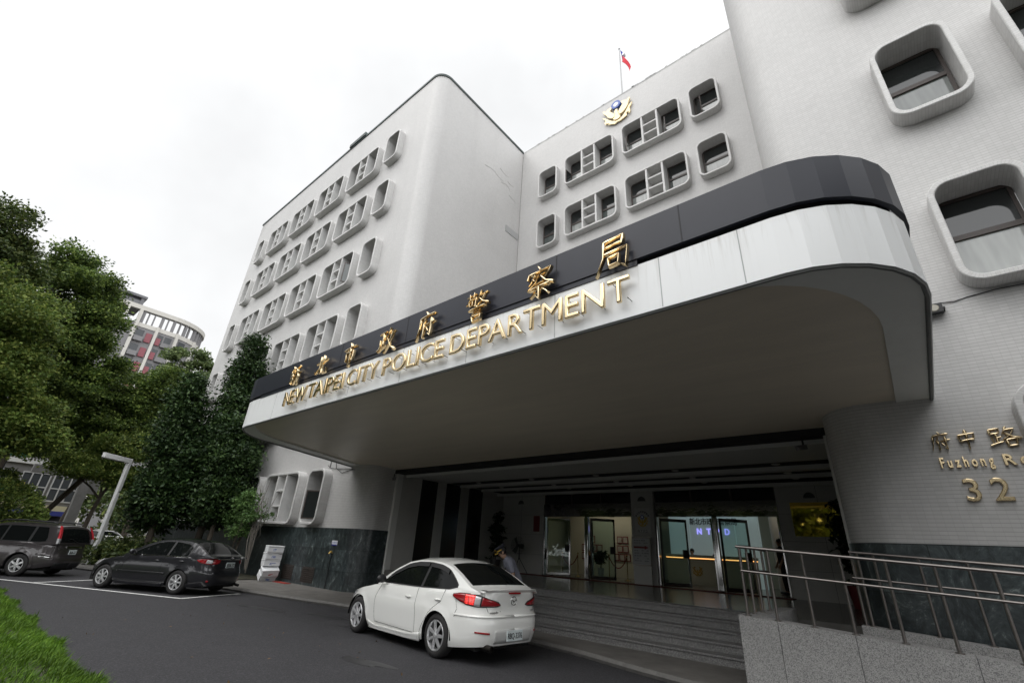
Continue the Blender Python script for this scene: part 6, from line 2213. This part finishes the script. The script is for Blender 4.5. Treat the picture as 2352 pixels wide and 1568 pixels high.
potted("small plant in a pale pot inside the left doors beside the middle pier", (-9.25, 19.6, PZ), 1.0, 0.26, mat("pot_pale2", (0.4, 0.4, 0.37), 0.4), 6, leaf=0.28, n=24, pot_h=0.38, pot_r=0.15)
fn_ = thing("standing_fan", "large dark industrial fan on a tripod in front of the white entrance wall", "fan", (-13.55, 16.85, PZ))
k = MB()
for a in (30, 150, 270): k.tube([(0, 0, 0.62), (0.42 * math.cos(R(a)), 0.30 * math.sin(R(a)), 0.02)], 0.014, 6)
k.tube([(0, 0, 0.55), (0, 0, 1.05)], 0.022, 8); k.build("tripod", M_trim, fn_)
k = MB()
Mf = Matrix.Translation((0, -0.12, 1.08)) @ Matrix.Rotation(R(90), 4, 'X')
for q in range(1, 8): 
    r_ = 0.05 * q + 0.01
    k.tube([Mf @ Vector((r_ * math.cos(a), r_ * math.sin(a), 0.10 - 0.08 * (q / 7) ** 3)) for a in [2 * math.pi * i / 28 for i in range(29)]], 0.004, 4, caps=False)
for a in range(0, 360, 20): k.tube([Mf @ Vector((r_ * math.cos(R(a)), r_ * math.sin(R(a)), z)) for r_, z in ((0.05, 0.10), (0.25, 0.085), (0.36, 0.02), (0.36, -0.06), (0.1, -0.12))], 0.003, 4)
k.build("fan_cage", M_trim, fn_)
k = MB()
for a in (0, 120, 240):
    A = Mf @ Matrix.Rotation(R(a), 4, 'Z')
    k.grid([[A @ Vector((0.05, -0.04, 0.02)), A @ Vector((0.05, 0.04, -0.02))], [A @ Vector((0.2, -0.10, 0.03)), A @ Vector((0.2, 0.08, -0.03))], [A @ Vector((0.33, -0.12, 0.03)), A @ Vector((0.33, 0.06, -0.03))]])
k.lathe([(0, 0.06), (0.06, 0.05), (0.07, -0.15), (0, -0.2)], 14, Mf)
k.build("fan_blades", mat("fan_grey", (0.05, 0.055, 0.05), 0.5), fn_)

# ================================================================ planting beds, trees
sheet("planting_bed", [(-34, 5.6), (-27.6, 5.5), (-23.0, 6.75), (-20.6, 7.6), (-20.4, 9.8), (-34, 9.8)], 0.125, M_soil)
LF_dark = leaf_mat("leaf_dark", (0.0167, 0.0356, 0.0130), (0.0280, 0.0583, 0.0181), (0.0634, 0.1069, 0.0311), 0.5, 0.08, 0.28)
LF_mid = leaf_mat("leaf_mid", (0.0417, 0.0727, 0.0187), (0.0858, 0.1420, 0.0312), (0.1905, 0.2513, 0.0530), 0.55, 0.22)
LF_bright = leaf_mat("leaf_bright", (0.0594, 0.0979, 0.0221), (0.1272, 0.1973, 0.0411), (0.2545, 0.2999, 0.0711), 0.55, 0.25)
LF_deep = leaf_mat("leaf_deep", (0.0351, 0.0581, 0.0183), (0.0659, 0.0991, 0.0273), (0.1429, 0.1710, 0.0468), 0.5, 0.15)
LF_pale = leaf_mat("leaf_pale", (0.0688, 0.1025, 0.0425), (0.1125, 0.1562, 0.0600), (0.1875, 0.2375, 0.0875), 0.6, 0.25)
rng0 = np.random.default_rng(2)

DK = "dark trees beside the left wing"
tree("tall narrow dark evergreen tree rising in a spire against the windows of the left wing", (-26, 8.45, 0.1),
     [(0, 0, 3.3, 1.5, 1.4, 1.6), (0.2, 0.05, 5.4, 1.4, 1.25, 1.6), (0.1, 0.0, 7.4, 1.15, 1.1, 1.5), (0.0, -0.08, 9.3, 0.85, 0.85, 1.3), (0, -0.15, 10.9, 0.5, 0.5, 0.95)],
     LF_dark, 2300, 18, 0.17, trunk=[((0, 0, 0), 0.17), ((0.05, 0, 3), 0.14), ((0, -0.1, 9.5), 0.05), ((0, -0.15, 11.3), 0.02)], group=DK, seed=21, clump_r=0.26, name="evergreen_tree", aspect=0.5)
tree("dark glossy evergreen tree of middle height left of the spire, over the saloon's roof", (-26.4, 6.65, 0.1),
     [(0, 0, 2.9, 1.4, 1.35, 1.3), (0.3, 0.4, 4.3, 1.3, 1.3, 1.4), (0, -0.15, 5.7, 1.15, 1.1, 1.3), (0, -0.35, 7.2, 0.8, 0.75, 1.2), (0, -0.4, 8.2, 0.42, 0.42, 0.7)],
     LF_dark, 2100, 18, 0.17, trunk=[((0, 0, 0), 0.15), ((0.05, 0, 3), 0.12), ((0, -0.2, 7), 0.04)], group=DK, seed=22, clump_r=0.27, name="evergreen_tree", aspect=0.5)
tree("low spreading dark tree beside the street lamp, its leaves reaching towards the lamp post", (-27.0, 6.75, 0.1),
     [(0, 0, 2.5, 1.3, 0.95, 1.0), (0, -0.15, 3.8, 1.1, 0.85, 1.0), (0.2, 0.1, 4.9, 0.9, 0.7, 0.8)],
     LF_dark, 1200, 18, 0.16, trunk=[((0, 0, 0), 0.11), ((0.1, 0, 2), 0.09), ((0, 0, 4), 0.04)], group=DK, seed=23, clump_r=0.25, name="evergreen_tree", aspect=0.5)
tree("dark evergreen tree closest to the canopy end, its crown touching the tiled wall", (-24.2, 8.3, 0.1),
     [(0, 0, 3.0, 1.1, 1.1, 1.2), (0, 0, 4.6, 1.05, 1.0, 1.2), (-0.3, -0.1, 6.0, 0.8, 0.8, 1.0)],
     LF_dark, 1200, 18, 0.16, trunk=[((0, 0, 0), 0.12), ((0.05, 0, 2.4), 0.09), ((0, 0, 5), 0.03)], group=DK, seed=24, clump_r=0.25, name="evergreen_tree", aspect=0.5)

LT = "broadleaf trees on the left of the drive"
def big(label, base, blobs, m, nc, per, leaf, seed, r0=0.28, top=None, cr=0.55, nl=8, shell=0.5):
    rng = np.random.default_rng(seed + 500)
    tp = top or (0.2, 0.1, min(b[2] for b in blobs) - 1.0)
    tr = [((0, 0, -0.1), r0), ((0.1, 0.05, tp[2] * 0.4), r0 * 0.82), ((tp[0] * 0.6 - 0.1, tp[1] * 0.6, tp[2] * 0.75), r0 * 0.72), (tp, r0 * 0.62)]
    return tree(label, base, blobs, m, nc, per, leaf, tr, auto_limbs(tp, blobs, rng, r0 * 0.42, nl), LT, seed, cr, "broadleaf_tree", shell, pads=1.15)
big("huge dark broadleaf tree, tallest and furthest left, whose crown leaves the picture", (-33, -3.0, 0),
    [(0, -0.2, 13.6, 2.6, 1.9, 2.6), (0.3, -1.8, 13.2, 2.6, 2.2, 2.8), (0, 0.3, 11.4, 2.4, 1.9, 2.0), (0.5, -2.6, 10.5, 3, 2.6, 2.2), (0, -0.9, 15.6, 1.6, 1.3, 1.2), (0.8, 0.6, 9.5, 2.0, 1.6, 1.2), (-1.0, 1.5, 12.0, 1.8, 1.3, 1.6), (0, 1.2, 14.2, 1.2, 1.0, 1.3)],
    LF_deep, 5200, 24, 0.17, 31, 0.42, (0.6, 0.9, 6.4), nl=8)
big("broad green tree right of the tallest one, its crown stepping down towards the far tower", (-36.5, 1.2, 0),
    [(0, 0.0, 14.2, 2.6, 1.5, 2.2), (0.2, 0.9, 14.4, 2.0, 1.2, 1.8), (0, 1.2, 12.6, 2.2, 1.4, 1.8), (0.4, 0.2, 11.8, 2.6, 1.9, 1.8), (0, 2.0, 10.6, 2.2, 1.5, 1.3), (0.6, 0.9, 9.2, 2.4, 1.9, 1.2), (0, -0.9, 16.0, 1.5, 1.0, 1.3)],
    LF_mid, 4800, 24, 0.17, 32, 0.34, (0.3, 0.4, 6.2))
big("brighter yellow-green tree low on the left edge in front of the tallest tree", (-27.5, -1.2, 0),
    [(0, 0.6, 8.6, 2.0, 1.4, 1.5), (0.3, -0.8, 9.6, 2.0, 1.6, 1.5), (0, 1.4, 7.2, 1.7, 1.1, 1.0), (0.2, 0.0, 7.0, 2.0, 1.5, 1.1), (0, -1.8, 8.0, 2.0, 1.5, 1.6), (-0.5, 0.9, 10.2, 1.3, 0.9, 0.9), (0.2, 1.0, 5.4, 1.5, 1.2, 0.7), (-0.3, 2.4, 6.0, 1.4, 0.9, 0.7), (0.3, -0.6, 5.0, 1.6, 1.1, 0.8), (0.3, 2.2, 5.2, 1.5, 1.2, 0.7), (0, 3.0, 4.9, 1.3, 0.9, 0.6), (0.4, 1.2, 4.2, 1.6, 1.1, 0.6)],
    LF_bright, 5200, 24, 0.14, 33, 0.26, (0.2, 1.2, 4.4))
big("mid-green tree behind the street lamp with thin dark trunks and sky showing through", (-42, 4.4, 0),
    [(0, 0.0, 9.4, 2.4, 1.6, 1.5), (0.3, 1.5, 10.9, 2.2, 1.4, 1.5), (0, 2.8, 9.8, 2.0, 1.2, 1.3), (0, 1.0, 7.6, 2.4, 1.6, 1.1), (0.2, 2.9, 7.6, 2.0, 1.4, 1.2), (0.3, -0.4, 6.6, 2, 1.3, 0.9), (0, -2.0, 6.2, 2, 1.4, 1.0), (0, -1.2, 8.3, 2, 1.4, 1.1), (0.2, 1.2, 5.2, 2, 1.5, 0.7), (0, 3.6, 11.6, 1.6, 1.0, 1.3)],
    LF_mid, 4200, 20, 0.18, 34, 0.24, (0.2, 1.4, 4.6))
big("small bright tree low behind the street lamp, over the parked cars' hedge", (-38.5, 6.2, 0),
    [(0, 0, 5.9, 1.8, 1.3, 0.9), (0.3, 1.3, 6.6, 1.6, 1.1, 0.9), (0, -1.5, 5.2, 1.5, 1.0, 0.8), (0, 0.6, 4.6, 1.8, 1.5, 0.7)],
    LF_bright, 1500, 18, 0.17, 35, 0.16, (0.2, 0.2, 3.2))
big("pale olive tree standing in front of the far tower beside the left wing's end", (-62, 13.4, 0),
    [(0, -0.6, 19.6, 2.8, 2.0, 2.3), (0, 1.6, 18.9, 2.6, 1.8, 2.2), (0.5, 3.6, 18.6, 2.2, 1.4, 2.0), (0, 0, 16.6, 2.8, 2.2, 1.6), (0, 3.0, 16.2, 2.4, 2.0, 1.6), (0, 1.0, 14.0, 2.6, 2.4, 1.4)],
    LF_pale, 1500, 14, 0.36, 36, 0.3, (0.2, 0.6, 11))
big("darker tree filling the gap behind the mid-green tree and below the tower", (-52, 7.0, 0),
    [(0, 0, 10.6, 2.6, 2.2, 1.8), (0, 2.8, 11.4, 2.4, 1.8, 1.8), (0, 4.6, 12.4, 2.2, 1.6, 2.0), (0, 1.2, 8.4, 2.6, 2.4, 1.4), (0, 4.2, 9.2, 2.4, 1.8, 1.6), (0, -2.5, 9.6, 2.2, 1.8, 1.4), (0, -4.8, 10.5, 2.2, 1.8, 1.8)],
    LF_deep, 1500, 14, 0.34, 37, 0.28, (0.2, 0.6, 5.6))

rng = np.random.default_rng(77)
rs_ = thing("clipped_shrub", "round clipped bright green shrub behind the off-road car", "shrub", (-28.5, 1.2, 0))
c, oo = crown_points([(0, 0, 1.7, 1.9, 1.75, 1.75)], 3600, 12, rng, 0.10, 0.86)
quads_object("foliage", leaf_cards(c, rng.uniform(0.6, 1.3, len(c)) * 0.10, rng, outward=oo), LF_bright, rs_)
k = MB()
for a in range(5): k.tube([(0.1 * math.cos(a * 1.3), 0.1 * math.sin(a * 1.3), 0), (0.6 * math.cos(a * 1.3), 0.6 * math.sin(a * 1.3), 1.4)], [0.05, 0.02], 6)
k.build("stem", M_bark, rs_)

LF_fern = leaf_mat("leaf_fresh", (0.05, 0.10, 0.03), (0.085, 0.16, 0.045), (0.14, 0.23, 0.07), 0.55, 0.3)
bs_ = thing("young_bush", "fresh light-green young bush against the left wing's lower window", "shrub", (-22.4, 8.7, 0.1))
c, oo = crown_points([(0, 0, 2.75, 2.0, 0.45, 0.25), (0.8, 0.1, 2.3, 1.5, 0.4, 0.25), (-0.9, 0, 2.2, 1.0, 0.4, 0.35), (0.2, 0, 3.15, 0.7, 0.3, 0.25), (0.1, 0, 1.7, 0.8, 0.4, 0.3)], 260, 12, rng, 0.17, 0.15)
quads_object("foliage", leaf_cards(c, rng.uniform(0.6, 1.3, len(c)) * 0.13, rng, outward=oo), LF_fern, bs_)
k = MB()
for i in range(6):
    a = rng.uniform(0, 6.28); k.tube([(0, 0, 0), (0.2 * math.cos(a), 0.15 * math.sin(a), 1.2), (1.1 * math.cos(a), 0.35 * math.sin(a), 2.5 + 0.3 * math.sin(a))], [0.03, 0.02, 0.008], 5)
k.build("stem", M_bark, bs_)
br_ = thing("bare_sapling", "thin bare-branched sapling in front of the lowest tiled windows", "sapling", (-21.2, 8.9, 0.1))
k = MB()
for i in range(16):
    x0, z0 = rng.uniform(-0.3, 0.3), rng.uniform(0.5, 2.0)
    a, b = rng.uniform(-0.9, 1.2), rng.uniform(1.2, 2.4)
    k.tube([(x0 * 0.3, 0, z0 * 0.4), (x0, rng.uniform(-.2, .1), z0 + 0.6), (x0 + a * 0.5, rng.uniform(-.2, .1), z0 + b * 0.6), (x0 + a, rng.uniform(-.2, .2), min(4.6, z0 + b * 1.1))], [0.024, 0.018, 0.011, 0.006], 5)
k.build("branches", mat("grey_bark", (0.16, 0.145, 0.125), 0.9), br_)
hd_ = thing("hedge", "low dark leafy planting behind the parked dark grey saloon", "hedge", (-24.5, 6.9, 0.1))
bl = [(-1.6 + 1.6 * i, -0.45 + 0.32 * i, 0.45, 1.1, 0.55, 0.55) for i in range(-2, 4)]
c, oo = crown_points(bl, 900, 10, rng, 0.2, 0.2)
quads_object("foliage", leaf_cards(c, rng.uniform(0.6, 1.3, len(c)) * 0.2, rng, outward=oo), LF_deep, hd_)
hd2 = thing("hedge", "clipped hedge beyond the street lamp, hiding the far white car's wheels", "hedge", (-34, 7.6, 0.0))
bl = [(-0.5 * i, -1.8 + 0.9 * i, 0.6, 0.9, 0.7, 0.65) for i in range(0, 6)]
c, oo = crown_points(bl, 800, 10, rng, 0.2, 0.3)
quads_object("foliage", leaf_cards(c, rng.uniform(0.6, 1.3, len(c)) * 0.16, rng, outward=oo), LF_deep, hd2)
# wood across the drive, behind the photographer: seen only in the plaque, glass and paint; plus unseen trees added for shade
bl = []
for i in range(48):
    x = -108 + 2.7 * i
    bl.append((x, -11 - 2.5 * (i % 3), rng.uniform(4.5, 7.0), 2.6, 2.2, rng.uniform(3.0, 4.4)))
    if -60 < x < -12: bl.append((x, -12 - 2.5 * (i % 2), rng.uniform(10, 13), 2.8, 2.4, rng.uniform(2.6, 3.6)))
for i in range(6):  # added trees out of view on the right, there to shade the right wing
    bl.append((8 + 2 * (i % 2), -7 + 2.2 * i, rng.uniform(6, 9), 2.4, 2.2, rng.uniform(4.2, 5.6)))
for i in range(4): bl.append((6.6, 0.2 + 1.4 * i, 5.5 + (i % 2), 1.6, 1.4, 4.5))  # nearer added trees that darken the right wing further
c, oo = crown_points(bl, 7500, 9, rng, 0.8, 0.2)
tag(quads_object("wood_and_added_shade_trees", leaf_cards(c, rng.uniform(0.6, 1.3, len(c)) * 0.85, rng, outward=oo), LF_deep), kind="stuff")
# far wood behind everything on the left
bl = [(-88 + rng.uniform(-5, 5), -12 + 3.1 * i, rng.uniform(2.5, 5.5), 4, 2.6, rng.uniform(2.5, 4.5)) for i in range(14)]
c, oo = crown_points(bl, 1800, 10, rng, 0.8, 0.3)
tag(quads_object("far_wood", leaf_cards(c, rng.uniform(0.6, 1.3, len(c)) * 0.6, rng, outward=oo), LF_deep), kind="stuff")

# ---- the planted island at the lower left: spreading feathery ground cover
def island_h(x, y):
    e = 1.83 - y
    return 0.05 + 0.34 * (1 - np.exp(-np.maximum(e, 0) * 1.6))
ik = MB(); rows = []
for i in range(41):
    x = -26 + 22 * i / 40
    rows.append([(x, y, float(island_h(x, y)) - 0.06 if y < 1.8 else 0.0) for y in [1.8 - 0.18 * j for j in range(0, 40)]])
ik.grid(rows)
tag(ik.build("island_soil", M_soil, smooth=True), kind="structure")
N = 170000
gx = -26 + 22 * rng.random(N); gy = 1.84 - 4.2 * rng.random(N) ** 1.6
near = gx > -13
keep = rng.random(N) < np.where(near, 1.0, 0.55)
gx, gy = gx[keep], gy[keep]
n_ = len(gx)
gy = gy + 0.10 * np.sin(gx * 2.3) * (gy > 1.3) + 0.05 * np.sin(gx * 7.1) * (gy > 1.3)
gz = island_h(gx, gy) - 0.05
ln = rng.uniform(0.05, 0.14, n_) * (1 + 0.5 * (rng.random(n_) > 0.93))
az = rng.normal(0.9, 1.0, n_); tl = rng.uniform(0.35, 1.15, n_)
d = np.stack([np.cos(az) * np.sin(tl) , np.sin(az) * np.sin(tl), np.cos(tl)], 1)
s = np.stack([-np.sin(az), np.cos(az), np.zeros(n_)], 1)
p = np.stack([gx, gy, gz], 1)
wd = (0.0025 + 0.003 * rng.random(n_))[:, None] * 1.3
mid = p + d * ln[:, None] * 0.55
V = np.stack([p - s * wd * 0.5, mid - s * wd, p + d * ln[:, None] + np.array([0, 0, -0.02]), mid + s * wd], 1).reshape(-1, 3)
LF_grass = leaf_mat("ground_cover_leaf", (0.0504, 0.1119, 0.0103), (0.1009, 0.2066, 0.0192), (0.1815, 0.3100, 0.0369), 0.6, 0.3)
tag(quads_object("ground_cover", V, LF_grass), "feathery green ground cover on the planted island", "ground cover", kind="stuff")
# fallen leaves on the road
lv = np.array([(-rng.uniform(4, 14), rng.uniform(2.3, 6.3), 0.012) for _ in range(46)])
tag(quads_object("fallen_leaves", leaf_cards(lv, rng.uniform(0.03, 0.06, 46), rng, up_bias=3), mat("dry_leaf", (0.16, 0.10, 0.05), 0.8)), "scattered dry leaves on the asphalt drive", "leaves", kind="stuff")

# ================================================================ far buildings on the left
# curved residential tower
tw = thing("apartment_tower", "grey and cream apartment tower with a curved open roof ring far behind the trees", "building", (-118, 20, 0))
TB = Matrix.Translation((118, -20, 0))
M_tg = mat("tower_grey", (0.20, 0.195, 0.20), 0.7, nz=0.05, ns=0.3)
M_tc = mat("tower_cream", (0.55, 0.53, 0.49), 0.7)
M_tr = mat("tower_red", (0.24, 0.07, 0.085), 0.6)
M_tgl = mat("tower_glass", (0.035, 0.04, 0.045), 0.15)
def tpt(u):
    """curved facade plan: straight along Y, then turning away at the right end; u in metres"""
    if u < 15: return (-112.0, 4 + u)
    a = min((u - 15) / 7.5, R(170)); return (-119.5 + 7.5 * math.cos(a), 19 + 7.5 * math.sin(a))
def tband(mb, u0, u1, d0, d1, z0, z1, n=1, mi=0):
    for i in range(n):
        a, b = u0 + (u1 - u0) * i / n, u0 + (u1 - u0) * (i + 1) / n
        pa, pb = Vector(tpt(a)), Vector(tpt(b))
        t = (pb - pa).normalized(); nn = Vector((t.y, -t.x))
        q = [pa + nn * d0, pb + nn * d0, pb + nn * d1, pa + nn * d1]
        mb.add([(*p, z) for z in (z0, z1) for p in q], [(0, 1, 2, 3), (7, 6, 5, 4), (0, 4, 5, 1), (1, 5, 6, 2), (2, 6, 7, 3), (3, 7, 4, 0)], mi)
def tpart(mb, name, m):
    o = mb.build(name, m, tw, fixn=True); o.matrix_parent_inverse = TB; return o
RZ = 43.2
k = MB(); tband(k, 0, 36, -3.5, 0, 0, RZ - 3.6, 24); tpart(k, "wall", M_tg)
k = MB(); tband(k, 0, 38, -0.9, 0.25, RZ - 0.9, RZ, 34); tpart(k, "roof_ring", M_tc)
k = MB()
for u in [9.6, 10.6, 11.6, 12.9, 14.0, 15.0, 16.3, 17.4, 18.4, 19.8, 21, 22, 23, 24, 25, 26, 27, 28, 29, 30]: tband(k, u, u + (0.5 if int(u * 10) % 3 == 0 else 0.22), -0.5, 0.0, RZ - 3.6, RZ - 0.9)
tpart(k, "ring_column", M_tg)
k = MB(); tband(k, 9.3, 36, -0.5, 0.12, RZ - 4.4, RZ - 3.55, 20); tpart(k, "parapet", M_tc)
for u, w in ((3.4, 0.35), (6.9, 0.35), (8.9, 0.55), (12.6, 0.5), (16.2, 0.5), (20.3, 0.5), (24.5, 0.5)):
    k = MB(); tband(k, u, u + w, -0.2, 0.45, 0, RZ - 0.9 if u < 9.5 else RZ - 3.5); tpart(k, "pilaster", M_tc)
for f in range(7):
    z = RZ - 7.2 - f * 3.1
    for u0, u1 in ((9.7, 11.0), (13.4, 14.3), (14.6, 15.8), (17.2, 18.6), (21.2, 23.2)):
        k = MB(); tband(k, u0, u1, -0.1, 0.05, z + 0.9, z + 2.3, 2); tpart(k, "window", M_tgl)
    k = MB(); tband(k, 11.4, 12.4, 0.0, 0.3, z, z + 1.9); tband(k, 13.2, 14.0, 0.02, 0.3, z, z + 1.5); tpart(k, "red_balcony", M_tr)
    k = MB(); tband(k, 14.2, 16.1, 0.0, 0.7, z - 0.2, z + 0.75); tband(k, 9.6, 11.1, 0.0, 0.7, z - 0.2, z + 0.75); tpart(k, "balcony", M_tg)
k = MB(); k.box(-117, 3.0, RZ - 1, -112.4, 12.9, RZ + 1.0); k.box(-117.2, 2.8, RZ + 1.6, -112.0, 13.3, RZ + 2.1)
k.box(-112.6, 3, RZ + 0.9, -112.2, 3.4, RZ + 1.7); k.box(-112.8, 12.4, RZ - 0.5, -112.2, 13.0, RZ + 1.7); k.box(-117, 3.2, RZ + 0.9, -113, 12.8, RZ + 1.7, 0)
tpart(k, "penthouse", mat("penthouse_grey", (0.13, 0.13, 0.14), 0.5))

# low shop building beyond the car park
sb = thing("shop_building", "low grey building with grid windows and a cream and blue awning behind the off-road car", "building", (-62, 5.5, 0))
def spart(name, boxes, m):
    k = MB()
    for b in boxes: k.box(*b)
    return k.build(name, m, sb)
spart("wall", [(-6, -12, 0, 0, 3.2, 6.6)], mat("shop_grey", (0.16, 0.155, 0.15), 0.8, nz=0.1, ns=0.5))
spart("parapet", [(-6.1, -12.1, 6.6, 0.25, 3.3, 7.0)], mat("shop_pale", (0.5, 0.5, 0.48), 0.7))
for y in (-9, -6.4, -3.8, -1.2, 1.0):
    w = spart("window", [(-0.05, y, 3.6, 0.06, y + 1.9, 5.9)], mat("shop_glass", (0.05, 0.055, 0.06), 0.2))
    k = MB()
    for q in (0, 0.63, 1.26, 1.9): k.box(0.0, y + q - 0.05, 3.6, 0.12, y + q + 0.05, 5.9)
    for z in (3.6, 4.7, 5.9): k.box(0.0, y - 0.05, z - 0.05, 0.115, y + 1.95, z + 0.05)
    k.build("window_frame", mat("shop_frame", (0.4, 0.4, 0.4), 0.6), w)
spart("awning", [(0.06, -5.5, 2.75, 1.3, 2.6, 3.2)], mat("awning_cream", (0.5, 0.46, 0.30), 0.7))
spart("awning_valance", [(0.06, -5.5, 2.35, 1.32, 2.6, 2.748)], mat("awning_blue", (0.03, 0.04, 0.22), 0.7))
spart("shop_front", [(-0.02, -11, 0.1, 0.04, 2.8, 2.3)], M_dark)
gt = thing("concrete_gate", "grey concrete gate frame with an overhanging lintel behind the off-road car", "gate", (-48.5, 6.9, 0))
k = MB(); k.box(-0.3, -0.3, 0, 0.3, 0.3, 5.3); k.build("gate_post", mat("gate_grey", (0.24, 0.235, 0.23), 0.8, nz=0.15, ns=2), gt)
k = MB(); k.box(-0.3, -3.2, 5.0, 0.28, 0.9, 5.55); k.box(-0.25, 0.3, 3.9, 0.25, 0.85, 5.0); k.build("lintel", mat("gate_grey2", (0.22, 0.215, 0.21), 0.8, nz=0.15, ns=2), gt)
sg = thing("shop_sign", "green hanging shop sign glimpsed between the branches at the left edge", "sign", (-50, 2.3, 6.4))
k = MB(); k.box(-0.1, -0.9, -0.35, 0.1, 0.9, 0.35); k.build("sign_board", mat("sign_green", (0.01, 0.22, 0.16), 0.6), sg)
k = MB(); k.box(-0.05, -0.05, -6.4, 0.05, 0.05, -0.5); k.build("sign_post", M_trim, sg)
sg2 = thing("shop_sign", "yellow and green shop sign low between the trees at the left edge", "sign", (-50, 2.9, 3.9))
k = MB(); k.box(-0.1, -0.9, -0.45, 0.1, 0.9, 0.45); k.build("sign_board", mat("sign_yellow2", (0.55, 0.50, 0.10), 0.6), sg2)
k = MB(); k.box(0.1, -0.5, -0.25, 0.12, 0.3, 0.2); k.build("sign_mark", mat("sign_dkgreen", (0.02, 0.14, 0.08), 0.6), sg2)
k = MB(); k.box(-0.05, -0.05, -3.9, 0.05, 0.05, -0.45); k.build("sign_post", M_trim, sg2)
